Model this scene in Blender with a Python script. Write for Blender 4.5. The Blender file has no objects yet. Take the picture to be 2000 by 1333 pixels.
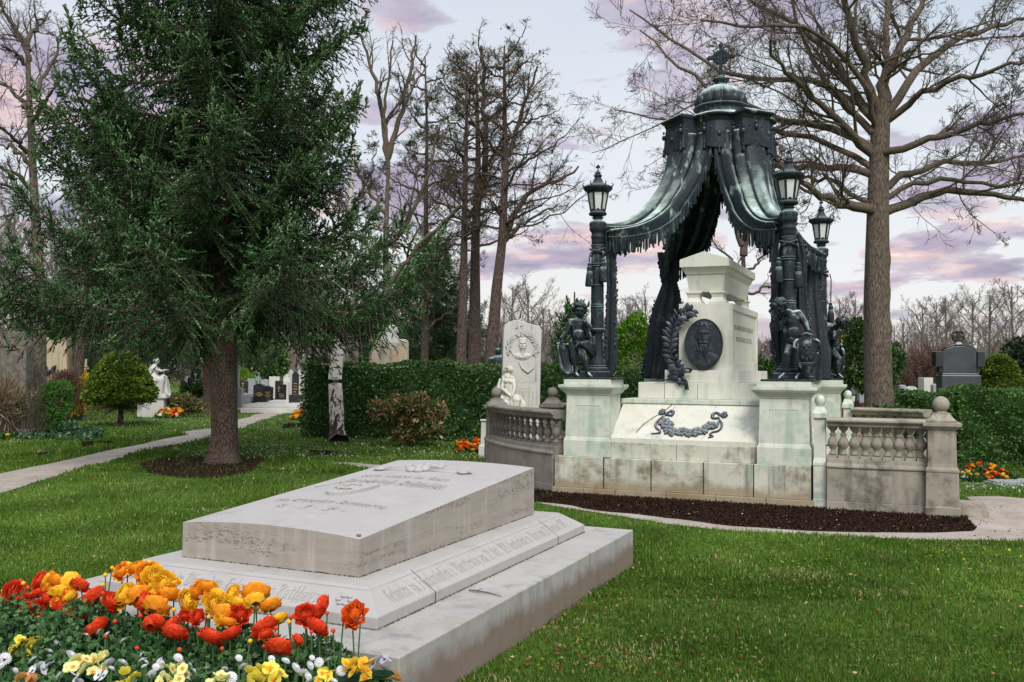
import bpy, math, random
import numpy as np
from mathutils import Vector, Matrix
from mathutils.geometry import tessellate_polygon
random.seed(7); RS = np.random.RandomState(11)
SC = bpy.context.scene; COL = SC.collection
R = math.radians
# ------------------------------------------------------------------ camera
FPX, PITCH, ROLL, EYE = 1780.0, 0.0332, 0.0084, 1.6
cam = bpy.data.cameras.new('camera'); camo = bpy.data.objects.new('camera', cam); COL.objects.link(camo)
cam.sensor_fit = 'HORIZONTAL'; cam.sensor_width = 36; cam.lens = FPX / 2000 * 36
cam.clip_start = .05; cam.clip_end = 2000
camo.matrix_world = Matrix.Translation((0, 0, EYE)) @ Matrix.Rotation(math.pi/2 + PITCH, 4, 'X') @ Matrix.Rotation(ROLL, 4, 'Z')
SC.camera = camo
# ------------------------------------------------------------------ sky, sun, exposure
W = bpy.data.worlds.new('World'); SC.world = W; W.use_nodes = True
nt = W.node_tree; nt.nodes.clear()
def wn(t, **k):
    n = nt.nodes.new(t)
    for a, b in k.items(): setattr(n, a, b)
    return n
wl = nt.links.new
SUN_EL, SUN_AZ = R(46), R(168)
sky = wn('ShaderNodeTexSky', sky_type='NISHITA', sun_disc=False, sun_elevation=SUN_EL, sun_rotation=SUN_AZ)
bg1 = wn('ShaderNodeBackground'); bg1.inputs['Strength'].default_value = .1; wl(sky.outputs[0], bg1.inputs[0])
tc = wn('ShaderNodeTexCoord'); sp = wn('ShaderNodeSeparateXYZ'); wl(tc.outputs['Generated'], sp.inputs[0])
def wm(op, a, b=None, c=None):
    n = wn('ShaderNodeMath', operation=op)
    for i, x in enumerate((a, b, c)):
        if x is None: continue
        if isinstance(x, (int, float)): n.inputs[i].default_value = x
        else: wl(x, n.inputs[i])
    return n.outputs[0]
def wramp(f, st, interp='EASE'):
    n = wn('ShaderNodeValToRGB'); n.color_ramp.interpolation = interp; e = n.color_ramp.elements
    for i, (p, c) in enumerate(st):
        x = e[i] if i < 2 else e.new(p)
        x.position = p; x.color = (*c, 1)
    wl(f, n.inputs[0]); return n
def wmix(f, a, b):
    n = wn('ShaderNodeMix', data_type='RGBA'); 
    if isinstance(f, (int, float)): n.inputs['Factor'].default_value = f
    else: wl(f, n.inputs['Factor'])
    for k, x in ((6, a), (7, b)):
        if isinstance(x, tuple): n.inputs[k].default_value = (*x, 1)
        else: wl(x, n.inputs[k])
    return n.outputs[2]
den = wm('ADD', wm('MAXIMUM', sp.outputs[2], 0.0), .16)
cx = wm('DIVIDE', sp.outputs[0], den); cy = wm('DIVIDE', sp.outputs[1], den)
cb = wn('ShaderNodeCombineXYZ'); wl(cx, cb.inputs[0]); wl(cy, cb.inputs[1]); wl(wm('MULTIPLY', sp.outputs[2], 3.0), cb.inputs[2])
def wnoise(scale, detail, rough, off=(0, 0, 0), dist=0):
    mp = wn('ShaderNodeMapping'); mp.inputs[1].default_value = off; wl(cb.outputs[0], mp.inputs[0])
    n = wn('ShaderNodeTexNoise'); n.inputs['Scale'].default_value = scale; n.inputs['Detail'].default_value = detail
    n.inputs['Roughness'].default_value = rough; n.inputs['Distortion'].default_value = dist
    wl(mp.outputs[0], n.inputs['Vector']); return n.outputs[0]
grad = wramp(sp.outputs[2], [(0, (.84, .79, .72)), (.1, (.83, .81, .80)), (.22, (.74, .79, .84)), (.42, (.50, .61, .74)), (1, (.55, .6, .68))])
c1 = wnoise(1.5, 8, .58, (11.0, 3.0, 1), .15)
cl_mask = wramp(c1, [(.50, (0, 0, 0)), (.54, (.7, .7, .7)), (.60, (1, 1, 1))])
c2 = wnoise(3.2, 6, .58, (7.1, 2.0, 1.0))
cl_col = wramp(c2, [(.36, (.30, .26, .38)), (.50, (.46, .35, .47)), (.60, (.78, .54, .54)), (.70, (.99, .86, .70))])
c3 = wnoise(.55, 4, .5, (1.0, 9.0, 3.0))
veil = wramp(c3, [(.35, (0, 0, 0)), (.65, (1, 1, 1))])
lowbias = wramp(sp.outputs[2], [(0, (.55, .55, .55)), (.12, (.95, .95, .95)), (.35, (.8, .8, .8)), (.7, (.35, .35, .35))])
base = wmix(wm('MULTIPLY', veil.outputs[0], .55), grad.outputs[0], (.86, .86, .88))
cc = wmix(wm('MULTIPLY', wm('MULTIPLY', cl_mask.outputs[0], lowbias.outputs[0]), 1.0), base, cl_col.outputs[0])
bg2 = wn('ShaderNodeBackground'); wl(cc, bg2.inputs[0])
zen = wn('ShaderNodeMapRange', interpolation_type='SMOOTHSTEP'); wl(sp.outputs[2], zen.inputs[0])   # an overcast sky grows brighter towards the zenith
for i_, x_ in ((1, .40), (2, .95), (3, .80), (4, 1.4)): zen.inputs[i_].default_value = x_
wl(zen.outputs[0], bg2.inputs['Strength'])
ms = wn('ShaderNodeMixShader'); ms.inputs[0].default_value = .88
wl(bg1.outputs[0], ms.inputs[1]); wl(bg2.outputs[0], ms.inputs[2])
wo = wn('ShaderNodeOutputWorld'); wl(ms.outputs[0], wo.inputs[0])
sl = bpy.data.lights.new('sun', 'SUN'); sl.energy = 2.3; sl.angle = R(26); sl.color = (1, .96, .9)
so = bpy.data.objects.new('sun', sl); COL.objects.link(so)
# sky sun_rotation is measured clockwise from +Y: the lamp shines from that same side
sd = Vector((math.sin(SUN_AZ)*math.cos(SUN_EL), math.cos(SUN_AZ)*math.cos(SUN_EL), math.sin(SUN_EL)))
so.rotation_euler = sd.to_track_quat('Z', 'Y').to_euler()
SC.view_settings.view_transform = 'Standard'; SC.view_settings.look = 'None'
SC.view_settings.exposure = 0.45; SC.view_settings.gamma = 1
SC.cycles.use_denoising = True
SC.cycles.max_bounces = 6; SC.cycles.diffuse_bounces = 3; SC.cycles.glossy_bounces = 2; SC.cycles.transparent_max_bounces = 8
# ------------------------------------------------------------------ measuring helpers
def ray(u, v):
    du, dv = u-1000, v-666.5
    c, s = math.cos(ROLL), math.sin(ROLL); x, y = du*c+dv*s, -du*s+dv*c
    X, Z = x/FPX, -y/FPX; cp, sn = math.cos(PITCH), math.sin(PITCH)
    return X, cp-Z*sn, sn+Z*cp
def atz(u, v, z=0.0):
    r = ray(u, v); t = (z-EYE)/r[2]; return Vector((r[0]*t, r[1]*t, z))
def aty(u, v, Y):
    r = ray(u, v); t = Y/r[1]; return Vector((r[0]*t, Y, EYE+r[2]*t))
# ------------------------------------------------------------------ mesh helpers
class MB:
    def __init__(s): s.V = []; s.F = []; s.n = 0
    def add(s, v, f):
        v = np.asarray(v, float).reshape(-1, 3); s.V.append(v)
        s.F += [[i+s.n for i in q] for q in f]; s.n += len(v); return s
    def box(s, x0, x1, y0, y1, z0, z1):
        return s.add([(x0,y0,z0),(x1,y0,z0),(x1,y1,z0),(x0,y1,z0),(x0,y0,z1),(x1,y0,z1),(x1,y1,z1),(x0,y1,z1)],
                     [(3,2,1,0),(4,5,6,7),(0,1,5,4),(1,2,6,5),(2,3,7,6),(3,0,4,7)])
    def frus(s, cx, cy, w0, d0, z0, w1, d1, z1):
        a, b, c, d = w0/2, d0/2, w1/2, d1/2
        return s.add([(cx-a,cy-b,z0),(cx+a,cy-b,z0),(cx+a,cy+b,z0),(cx-a,cy+b,z0),(cx-c,cy-d,z1),(cx+c,cy-d,z1),(cx+c,cy+d,z1),(cx-c,cy+d,z1)],
                     [(3,2,1,0),(4,5,6,7),(0,1,5,4),(1,2,6,5),(2,3,7,6),(3,0,4,7)])
    def stack(s, cx, cy, prof):          # square mouldings: prof = [(w, d, z), ...] as one closed skin
        v = []; f = []
        for w, d, z in prof: v += [(cx-w/2,cy-d/2,z),(cx+w/2,cy-d/2,z),(cx+w/2,cy+d/2,z),(cx-w/2,cy+d/2,z)]
        for i in range(len(prof)-1):
            for k in range(4): f.append((i*4+k, i*4+(k+1)%4, i*4+4+(k+1)%4, i*4+4+k))
        f.append((3,2,1,0)); m = (len(prof)-1)*4; f.append((m,m+1,m+2,m+3)); return s.add(v, f)
    def prism(s, poly, z0, z1):
        n = len(poly); v = [(x,y,z0) for x,y in poly]+[(x,y,z1) for x,y in poly]
        f = [tuple(range(n-1,-1,-1)), tuple(range(n, 2*n))]+[(i,(i+1)%n,n+(i+1)%n,n+i) for i in range(n)]
        return s.add(v, f)
    def extr(s, poly, axis_o, ax, ay, az, h0, h1):   # polygon in plane (ax, ay) extruded along az
        o, ax, ay, az = map(np.array, (axis_o, ax, ay, az)); n = len(poly)
        v = [o+ax*x+ay*y+az*h for h in (h0, h1) for x, y in poly]
        return s.add(v, [tuple(range(n-1,-1,-1)), tuple(range(n,2*n))]+[(i,(i+1)%n,n+(i+1)%n,n+i) for i in range(n)])
    def lathe(s, prof, n=24, c=(0,0,0), mod=None, cap=True):
        v = []; 
        for r, z in prof:
            for k in range(n):
                t = 2*math.pi*k/n; rr = r if mod is None else r*mod(t, z)
                v.append((c[0]+rr*math.cos(t), c[1]+rr*math.sin(t), c[2]+z))
        f = [(i*n+k, i*n+(k+1)%n, (i+1)*n+(k+1)%n, (i+1)*n+k) for i in range(len(prof)-1) for k in range(n)]
        if cap: f += [tuple(range(n-1,-1,-1)), tuple((len(prof)-1)*n+k for k in range(n))]
        return s.add(v, f)
    def tube(s, pts, rad, n=8, cap=True, prof=None, up=None):
        P = np.asarray(pts, float); m = len(P)
        rad = np.full(m, rad) if np.isscalar(rad) else np.asarray(rad, float)
        T = np.gradient(P, axis=0); T /= (np.linalg.norm(T, axis=1)[:, None]+1e-12)
        u = np.array([0, 0, 1.]) if up is None else np.array(up, float)
        if abs(T[0]@u) > .95*np.linalg.norm(u): u = np.array([1., .2, 0])
        a = np.cross(T[0], u); a /= np.linalg.norm(a); A = []; B = []
        for t in T:
            a = a-t*(a@t); a /= (np.linalg.norm(a)+1e-12); A.append(a); B.append(np.cross(t, a))
        A = np.array(A); B = np.array(B); th = np.arange(n)*2*math.pi/n
        c, q = np.cos(th), np.sin(th)
        rr = rad[:, None]*np.ones(n)[None] if prof is None else rad[:, None]*prof(np.arange(m)/(m-1), th)
        v = P[:, None]+A[:, None]*(rr*c)[..., None]+B[:, None]*(rr*q)[..., None]
        f = [(i*n+k, i*n+(k+1)%n, (i+1)*n+(k+1)%n, (i+1)*n+k) for i in range(m-1) for k in range(n)]
        if cap: f += [tuple(range(n-1,-1,-1)), tuple((m-1)*n+k for k in range(n))]
        return s.add(v.reshape(-1, 3), f)
    def ell(s, c, r, nu=14, nv=9, M=None):
        c = np.array(c, float); r = np.array([r]*3 if np.isscalar(r) else r, float)
        v = [(0,0,-1)]
        for i in range(1, nv):
            p = -math.pi/2+math.pi*i/nv
            v += [(math.cos(p)*math.cos(2*math.pi*k/nu), math.cos(p)*math.sin(2*math.pi*k/nu), math.sin(p)) for k in range(nu)]
        v.append((0,0,1)); v = np.array(v)*r
        if M is not None: v = v@np.array(M).T
        f = [(0, 1+(k+1)%nu, 1+k) for k in range(nu)]
        f += [(1+i*nu+k, 1+i*nu+(k+1)%nu, 1+(i+1)*nu+(k+1)%nu, 1+(i+1)*nu+k) for i in range(nv-2) for k in range(nu)]
        L = 1+(nv-2)*nu; f += [(L+k, L+(k+1)%nu, len(v)-1) for k in range(nu)]
        return s.add(v+c, f)
    def cap(s, p0, p1, r0, r1, n=12):
        p0, p1 = np.array(p0, float), np.array(p1, float); d = p1-p0; L = np.linalg.norm(d)+1e-9; t = d/L
        pts = []; rd = []
        for a in (85, 60, 35, 10): pts.append(p0-t*r0*math.sin(R(a))); rd.append(r0*math.cos(R(a)))
        for k in (.33, .66): pts.append(p0+d*k); rd.append(r0+(r1-r0)*k)
        for a in (10, 35, 60, 85): pts.append(p1+t*r1*math.sin(R(a))); rd.append(r1*math.cos(R(a)))
        return s.tube(pts, rd, n)
    def grid(s, P, closed=False):
        P = np.asarray(P); m, n = P.shape[:2]; kk = n if closed else n-1
        return s.add(P.reshape(-1, 3), [(i*n+k, i*n+(k+1)%n, (i+1)*n+(k+1)%n, (i+1)*n+k) for i in range(m-1) for k in range(kk)])
    def xf(s, fn):
        s.V = [fn(np.concatenate(s.V))] if s.V else []; return s
    def build(s, name, mat, parent=None, smooth=False, bevel=0, solid=0, label=None):
        return mesh_obj(name, np.concatenate(s.V), s.F, mat, parent, smooth, bevel, solid, label)
def mesh_obj(name, V, F, mat, parent=None, smooth=False, bevel=0, solid=0, label=None):
    me = bpy.data.meshes.new(name); me.from_pydata(V.tolist() if hasattr(V, 'tolist') else V, [], F); me.update()
    if smooth is True: me.polygons.foreach_set('use_smooth', [True]*len(me.polygons))
    me.materials.append(mat)
    o = bpy.data.objects.new(name, me); COL.objects.link(o)
    if parent: o.parent = parent
    if bevel:
        m = o.modifiers.new('bevel', 'BEVEL'); m.width = bevel; m.segments = 2; m.limit_method = 'ANGLE'; m.angle_limit = R(35)
    if solid:
        m = o.modifiers.new('solid', 'SOLIDIFY'); m.thickness = solid; m.offset = 0
    if label: o['label'] = label
    return o
def fast(name, V, tris=None, quads=None, mat=None, parent=None, attr=None, uv=None, smooth=False):
    """large leaf / blade / twig meshes straight from numpy; attr = one value per vertex named 'v'"""
    me = bpy.data.meshes.new(name); V = np.asarray(V, np.float32).reshape(-1, 3)
    t = np.zeros((0, 3), int) if tris is None else np.asarray(tris).reshape(-1, 3)
    q = np.zeros((0, 4), int) if quads is None else np.asarray(quads).reshape(-1, 4)
    me.vertices.add(len(V)); me.vertices.foreach_set('co', V.ravel())
    me.loops.add(t.size+q.size); me.loops.foreach_set('vertex_index', np.concatenate([t.ravel(), q.ravel()]).astype(np.int32))
    me.polygons.add(len(t)+len(q))
    me.polygons.foreach_set('loop_start', np.concatenate([np.arange(len(t))*3, t.size+np.arange(len(q))*4]).astype(np.int32))
    me.polygons.foreach_set('loop_total', np.concatenate([np.full(len(t), 3), np.full(len(q), 4)]).astype(np.int32))
    if smooth: me.polygons.foreach_set('use_smooth', np.ones(len(t)+len(q), bool))
    if attr is not None:
        a = me.attributes.new('v', 'FLOAT', 'POINT'); a.data.foreach_set('value', np.asarray(attr, np.float32))
    me.update(calc_edges=True); me.materials.append(mat)
    o = bpy.data.objects.new(name, me); COL.objects.link(o)
    if parent: o.parent = parent
    return o
def tag(o, label=None, cat=None, group=None, kind=None):
    if label: o['label'] = label
    if cat: o['category'] = cat
    if group: o['group'] = group
    if kind: o['kind'] = kind
    return o
def thing(name, label, cat, loc=(0, 0, 0), rotz=0, group=None):
    o = bpy.data.objects.new(name, None); COL.objects.link(o); o.empty_display_size = .2
    o.location = loc; o.rotation_euler = (0, 0, rotz); return tag(o, label, cat, group)
def dup(o, loc=None, rotz=None, scale=None, label=None, parent=None, group=None):
    c = o.copy(); COL.objects.link(c)
    if parent: c.parent = parent
    if loc is not None: c.location = loc
    if rotz is not None: c.rotation_euler = (0, 0, rotz)
    if scale is not None: c.scale = (scale,)*3 if np.isscalar(scale) else scale
    if label: c['label'] = label
    if group: c['group'] = group
    for ch in list(o.children): dup(ch, parent=c)
    return c
def bake(o, remesh=None, smooth=0, fac=.5, decimate=None):
    if remesh:
        m = o.modifiers.new('r', 'REMESH'); m.mode = 'VOXEL'; m.voxel_size = remesh; m.use_smooth_shade = True
    if smooth:
        m = o.modifiers.new('s', 'SMOOTH'); m.factor = fac; m.iterations = smooth
    if decimate:
        m = o.modifiers.new('d', 'DECIMATE'); m.ratio = decimate
    dg = bpy.context.evaluated_depsgraph_get(); me = bpy.data.meshes.new_from_object(o.evaluated_get(dg))
    me.name = o.name; o.modifiers.clear(); old = o.data; o.data = me; bpy.data.meshes.remove(old)
    me.polygons.foreach_set('use_smooth', [True]*len(me.polygons)); return o
def text_mb(s, size, depth, ax, ay, az, o, align='CENTER', bold=0.0, mb=None, fn=None, spacing=1.0):
    """raised lettering with the built-in font, laid in the plane (ax, ay) at o, standing out along az"""
    cu = bpy.data.curves.new('t', 'FONT'); cu.body = s; cu.size = size; cu.align_x = align; cu.offset = bold; cu.extrude = .5; cu.resolution_u = 3
    cu.space_character = spacing
    ob = bpy.data.objects.new('t', cu); COL.objects.link(ob)
    me = bpy.data.meshes.new_from_object(ob.evaluated_get(bpy.context.evaluated_depsgraph_get()))
    V = np.array([v.co[:] for v in me.vertices]).reshape(-1, 3); F = [list(p.vertices) for p in me.polygons]
    bpy.data.objects.remove(ob); bpy.data.curves.remove(cu); bpy.data.meshes.remove(me)
    o, ax, ay, az = (np.array(k, float) for k in (o, ax, ay, az))
    h = (V[:, 2]+.5)*depth
    P = o+V[:, :1]*ax+V[:, 1:2]*ay+h[:, None]*az
    if fn is not None: P = fn(P, h)
    mb = mb or MB(); mb.add(P, F); return mb
# ------------------------------------------------------------------ materials
class NT:
    def __init__(s, name):
        s.m = bpy.data.materials.new(name); s.m.use_nodes = True; s.t = s.m.node_tree; s.b = s.t.nodes['Principled BSDF']
        s.tc = s.t.nodes.new('ShaderNodeTexCoord')
    def n(s, t, **k):
        x = s.t.nodes.new(t)
        for a, b in k.items(): setattr(x, a, b)
        return x
    def l(s, a, b): s.t.links.new(a, b)
    def put(s, sock, x):
        if isinstance(x, (int, float)): sock.default_value = x
        elif isinstance(x, tuple): sock.default_value = (*x, 1) if len(x) == 3 and sock.type == 'RGBA' else x
        else: s.l(x, sock)
    def co(s, sc=(1, 1, 1), src='Object', off=(0, 0, 0)):
        m = s.n('ShaderNodeMapping'); m.inputs[3].default_value = sc; m.inputs[1].default_value = off
        s.l(s.tc.outputs[src], m.inputs[0]); return m.outputs[0]
    def noise(s, scale, detail=4, rough=.55, vec=None, dist=0):
        x = s.n('ShaderNodeTexNoise'); x.inputs['Scale'].default_value = scale; x.inputs['Detail'].default_value = detail
        x.inputs['Roughness'].default_value = rough; x.inputs['Distortion'].default_value = dist
        s.l(vec if vec is not None else s.tc.outputs['Object'], x.inputs['Vector']); return x.outputs[0]
    def vor(s, scale, vec=None, feature='F1', out=0):
        x = s.n('ShaderNodeTexVoronoi', feature=feature); x.inputs['Scale'].default_value = scale
        s.l(vec if vec is not None else s.tc.outputs['Object'], x.inputs['Vector']); return x.outputs[out]
    def ramp(s, f, st, interp='LINEAR'):
        x = s.n('ShaderNodeValToRGB'); x.color_ramp.interpolation = interp; e = x.color_ramp.elements
        for i, (p, c) in enumerate(st):
            y = e[i] if i < 2 else e.new(p); y.position = p; y.color = (*c, 1) if isinstance(c, tuple) else (c, c, c, 1)
        s.l(f, x.inputs[0]); return x.outputs[0]
    def mix(s, f, a, b, mode='MIX'):
        x = s.n('ShaderNodeMix', data_type='RGBA', blend_type=mode)
        s.put(x.inputs['Factor'], f); s.put(x.inputs[6], a); s.put(x.inputs[7], b); return x.outputs[2]
    def math(s, op, a, b=0.0):
        x = s.n('ShaderNodeMath', operation=op); s.put(x.inputs[0], a); s.put(x.inputs[1], b); return x.outputs[0]
    def bump(s, h, d=.01, st=.5, prev=None):
        x = s.n('ShaderNodeBump'); x.inputs['Strength'].default_value = st; x.inputs['Distance'].default_value = d
        s.l(h, x.inputs['Height'])
        if prev is not None: s.l(prev, x.inputs['Normal'])
        return x.outputs[0]
    def done(s, col=None, rough=.7, nrm=None, metal=0, spec=None, sub=None):
        if col is not None: s.put(s.b.inputs['Base Color'], col)
        s.put(s.b.inputs['Roughness'], rough); s.b.inputs['Metallic'].default_value = metal
        if spec is not None: s.b.inputs['Specular IOR Level'].default_value = spec
        if nrm is not None: s.l(nrm, s.b.inputs['Normal'])
        return s.m
def stone(name, a, b, stain=(.1, .09, .07), amt=.5, streak=None, samt=.5, lich=None, lamt=.4, scale=1.0, rough=.8, bd=.004, thr=.52, splash_shade=None):
    s = NT(name)
    c = s.mix(s.ramp(s.noise(1.6*scale, 6, .6), [(.3, 0.), (.7, 1.)]), a, b)
    c = s.mix(s.math('MULTIPLY', s.ramp(s.noise(34*scale, 3, .6), [(.35, 0.), (.75, 1.)]), .22), c, tuple(x*.72 for x in a))
    if streak:
        st = s.noise(1.0, 5, .6, s.co((9*scale, 9*scale, .9*scale)))
        pt = s.noise(1.3*scale, 3, .5, s.co(off=(4, 2, 7)))
        m = s.math('MULTIPLY', s.ramp(st, [(.48, 0.), (.66, 1.)]), s.ramp(pt, [(.42, 0.), (.62, 1.)]))
        c = s.mix(s.math('MULTIPLY', m, samt), c, streak)
    if lich:
        m = s.ramp(s.noise(3.3*scale, 7, .68, s.co(off=(9, 1, 3))), [(.50, 0.), (.64, 1.)])
        c = s.mix(s.math('MULTIPLY', m, lamt), c, lich)
    m = s.ramp(s.noise(2.3*scale, 9, .72, s.co(off=(2, 5, 1))), [(thr, 0.), (thr+.15, 1.)])
    c = s.mix(s.math('MULTIPLY', m, amt), c, stain)
    if splash_shade:       # soil splash at the foot of the stone, doubling as painted contact shade
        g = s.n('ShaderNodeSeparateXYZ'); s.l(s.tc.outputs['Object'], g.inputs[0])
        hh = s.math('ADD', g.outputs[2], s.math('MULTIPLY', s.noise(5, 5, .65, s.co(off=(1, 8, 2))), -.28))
        c = s.mix(s.math('MULTIPLY', s.ramp(hh, [(0, 1.), (.10, 0.)]), .75), c, splash_shade)
    n1 = s.bump(s.noise(60*scale, 5, .7), bd, .5)
    n1 = s.bump(s.noise(6*scale, 4, .6), bd*2.5, .35, n1)
    return s.done(c, rough, n1)
M = {}
M['ledger'] = stone('pale_limestone', (.355, .342, .335), (.405, .39, .38), (.21, .185, .15), .40, streak=(.30, .285, .27), samt=.4, scale=1.6, rough=.75, bd=.0015, thr=.56)
def _m():
    s = NT('layered_limestone')
    co = s.co((2, 2, 16)); v = s.noise(1.4, 6, .65, co, .6)
    c = s.mix(s.ramp(v, [(.3, 0.), (.7, 1.)]), (.275, .24, .20), (.345, .315, .275))
    c = s.mix(s.math('MULTIPLY', s.ramp(s.noise(1, 5, .6, s.co((14, 14, 1.2))), [(.5, 0.), (.7, 1.)]), .35), c, (.52, .5, .49))
    pits = s.ramp(s.noise(1, 5, .7, s.co((26, 26, 70))), [(.53, 0.), (.63, 1.)])
    band = s.ramp(s.noise(1, 3, .5, s.co((1.3, 1.3, 11), off=(0, 0, 2))), [(.50, 0.), (.62, 1.)])
    k = s.math('MULTIPLY', pits, band); c = s.mix(s.math('MULTIPLY', k, .5), c, (.13, .10, .07))
    n = s.bump(s.math('SUBTRACT', 1.0, k), .01, .7); n = s.bump(s.noise(50, 5, .7), .003, .5, n)
    return s.done(c, .85, n)
M['layered'] = _m()  # veined lid sides; their shade is also painted into this darker stone
M['base_stone'] = stone('grey_base_stone', (.40, .39, .375), (.33, .32, .305), (.16, .15, .14), .42, streak=(.17, .16, .15), samt=.65, lich=(.36, .35, .27), lamt=.35, scale=1.1, bd=.003, thr=.53, splash_shade=(.15, .10, .06))
M['marble'] = stone('greenish_marble', (.52, .54, .46), (.63, .64, .56), (.13, .15, .12), .5, streak=(.12, .25, .20), samt=.9, lich=(.30, .43, .33), lamt=.65, scale=1.0, rough=.6, bd=.002, thr=.55)
M['marble_low'] = stone('stained_marble', (.48, .49, .40), (.56, .55, .46), (.17, .125, .075), .85, streak=(.08, .09, .07), samt=.7, lich=(.33, .42, .31), lamt=.6, scale=1.2, rough=.65, bd=.003, thr=.49, splash_shade=(.24, .17, .09))
M['marble_clean'] = stone('ivory_marble', (.57, .57, .49), (.66, .655, .59), (.30, .31, .23), .42, streak=(.26, .33, .27), samt=.6, lich=(.50, .48, .36), lamt=.4, scale=1.0, rough=.5, bd=.0015, thr=.60)
M['sand'] = stone('weathered_sandstone', (.27, .245, .195), (.37, .34, .275), (.075, .066, .054), .85, streak=(.07, .063, .055), samt=.75, lich=(.20, .18, .14), lamt=.5, scale=1.3, rough=.9, bd=.005, thr=.5)
M['sand_dark'] = stone('blackened_sandstone', (.17, .152, .13), (.25, .228, .195), (.06, .053, .047), .6, streak=(.045, .04, .036), samt=.6, lich=(.3, .26, .19), lamt=.35, scale=1.5, rough=.9, bd=.005)
M['white_marble'] = stone('white_marble', (.50, .495, .47), (.58, .575, .55), (.30, .27, .22), .35, streak=(.26, .25, .22), samt=.7, scale=1.5, rough=.6, bd=.001, thr=.6)
def bronze(name, dark=(.020, .029, .034), pat=(.36, .50, .45), amt=.80):
    s = NT(name)
    g = s.n('ShaderNodeNewGeometry'); sp = s.n('ShaderNodeSeparateXYZ'); s.l(g.outputs['Normal'], sp.inputs[0])
    up = s.ramp(sp.outputs[2], [(.25, 0.), (.85, 1.)])       # rain reaches, and greens, the faces turned to the sky
    st = s.ramp(s.noise(1, 6, .62, s.co((13, 13, 2.2))), [(.40, 0.), (.64, 1.)])
    b = s.ramp(s.noise(5, 6, .6), [(.42, 0.), (.66, 1.)])
    f = s.math('MAXIMUM', s.math('MULTIPLY', up, s.ramp(b, [(0, .55), (1, 1.)])), s.math('MULTIPLY', s.math('MULTIPLY', st, b), .55))
    f = s.ramp(f, [(.16, 0.), (.72, 1.)])
    c = s.mix(s.math('MULTIPLY', f, amt), dark, pat)
    c = s.mix(s.math('MULTIPLY', s.ramp(s.noise(22, 4, .6), [(.5, 0.), (.7, 1.)]), .35), c, (.055, .075, .09))
    n = s.bump(s.noise(40, 5, .65), .003, .5)
    return s.done(c, s.ramp(f, [(0, .55), (1, .8)]), n, 0, .22)
M['bronze'] = bronze('patinated_bronze', (.016, .024, .029), (.36, .50, .46), .7)
M['bronze_fig'] = bronze('streaked_bronze', (.015, .022, .026), (.46, .60, .55), .85)
M['bronze_grey'] = bronze('grey_bronze', (.032, .038, .048), (.24, .27, .295), .85)
M['bronze_dk'] = bronze('dark_bronze', (.016, .021, .027), (.20, .26, .27), .5)
M['bronze_cloth'] = bronze('green_bronze_cloth', (.016, .024, .029), (.50, .64, .58), 1.0)
def leafmat(name, stops, rough=.6, trans=.25, scale=2.0, spec=.35):
    spec *= .3; rough = min(.9, rough+.15)
    s = NT(name); at = s.n('ShaderNodeAttribute', attribute_name='v')
    c = s.ramp(at.outputs['Fac'], stops)
    c = s.mix(s.ramp(s.noise(scale, 3, .5), [(.35, 0.), (.65, .5)]), c, s.mix(1.0, c, (.5, .52, .5), 'MULTIPLY'))
    s.put(s.b.inputs['Base Color'], c); s.put(s.b.inputs['Roughness'], rough); s.b.inputs['Specular IOR Level'].default_value = spec
    if trans:
        tr = s.n('ShaderNodeBsdfTranslucent'); s.l(c, tr.inputs[0]); mx = s.n('ShaderNodeMixShader'); mx.inputs[0].default_value = trans
        s.l(s.b.outputs[0], mx.inputs[1]); s.l(tr.outputs[0], mx.inputs[2]); s.l(mx.outputs[0], s.t.nodes['Material Output'].inputs[0])
    return s.m
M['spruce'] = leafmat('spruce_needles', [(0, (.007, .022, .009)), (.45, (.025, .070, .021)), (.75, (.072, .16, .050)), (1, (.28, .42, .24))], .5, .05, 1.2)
M['pine'] = leafmat('pine_needles', [(0, (.015, .03, .015)), (.7, (.028, .05, .024)), (1, (.05, .075, .035))], .6, .1)
M['hedge'] = leafmat('hedge_leaves', [(0, (.030, .078, .024)), (.55, (.08, .16, .048)), (.93, (.19, .30, .09)), (.97, (.22, .10, .03)), (1, (.2, .08, .03))], .45, .15, 1.5)
M['hedge_light'] = leafmat('light_hedge_leaves', [(0, (.05, .115, .03)), (.6, (.11, .22, .055)), (.95, (.21, .34, .09)), (1, (.3, .14, .04))], .45, .2, 1.5)
M['thuja'] = leafmat('thuja_leaves', [(0, (.04, .13, .012)), (.6, (.11, .28, .025)), (1, (.30, .45, .03))], .6, .25, 2)
M['cushion'] = leafmat('cypress_leaves', [(0, (.04, .085, .014)), (.55, (.12, .19, .025)), (.9, (.22, .30, .045)), (1, (.36, .28, .05))], .65, .2, 2.5)
M['brightgreen'] = leafmat('fresh_leaves', [(0, (.04, .13, .02)), (.6, (.09, .27, .04)), (1, (.2, .42, .08))], .6, .35, 3)
M['nandina'] = leafmat('red_green_leaves', [(0, (.035, .08, .02)), (.55, (.12, .21, .05)), (.70, (.28, .16, .06)), (.86, (.50, .22, .16)), (1, (.70, .55, .42))], .45, .25, 3)
M['holly'] = leafmat('glossy_leaves', [(0, (.02, .06, .018)), (.6, (.06, .14, .032)), (.93, (.16, .28, .07)), (1, (.4, .4, .2))], .3, .15, 2, .5)
M['yellow'] = leafmat('forsythia_blossom', [(0, (.55, .36, .01)), (1, (.85, .62, .02))], .6, .3, 4)
M['reddish'] = leafmat('reddish_twigs', [(0, (.10, .05, .045)), (1, (.26, .13, .11))], .8, 0, 2)
M['drygrass'] = leafmat('dry_reeds', [(0, (.20, .14, .09)), (1, (.42, .33, .22))], .8, .2, 2)
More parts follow.
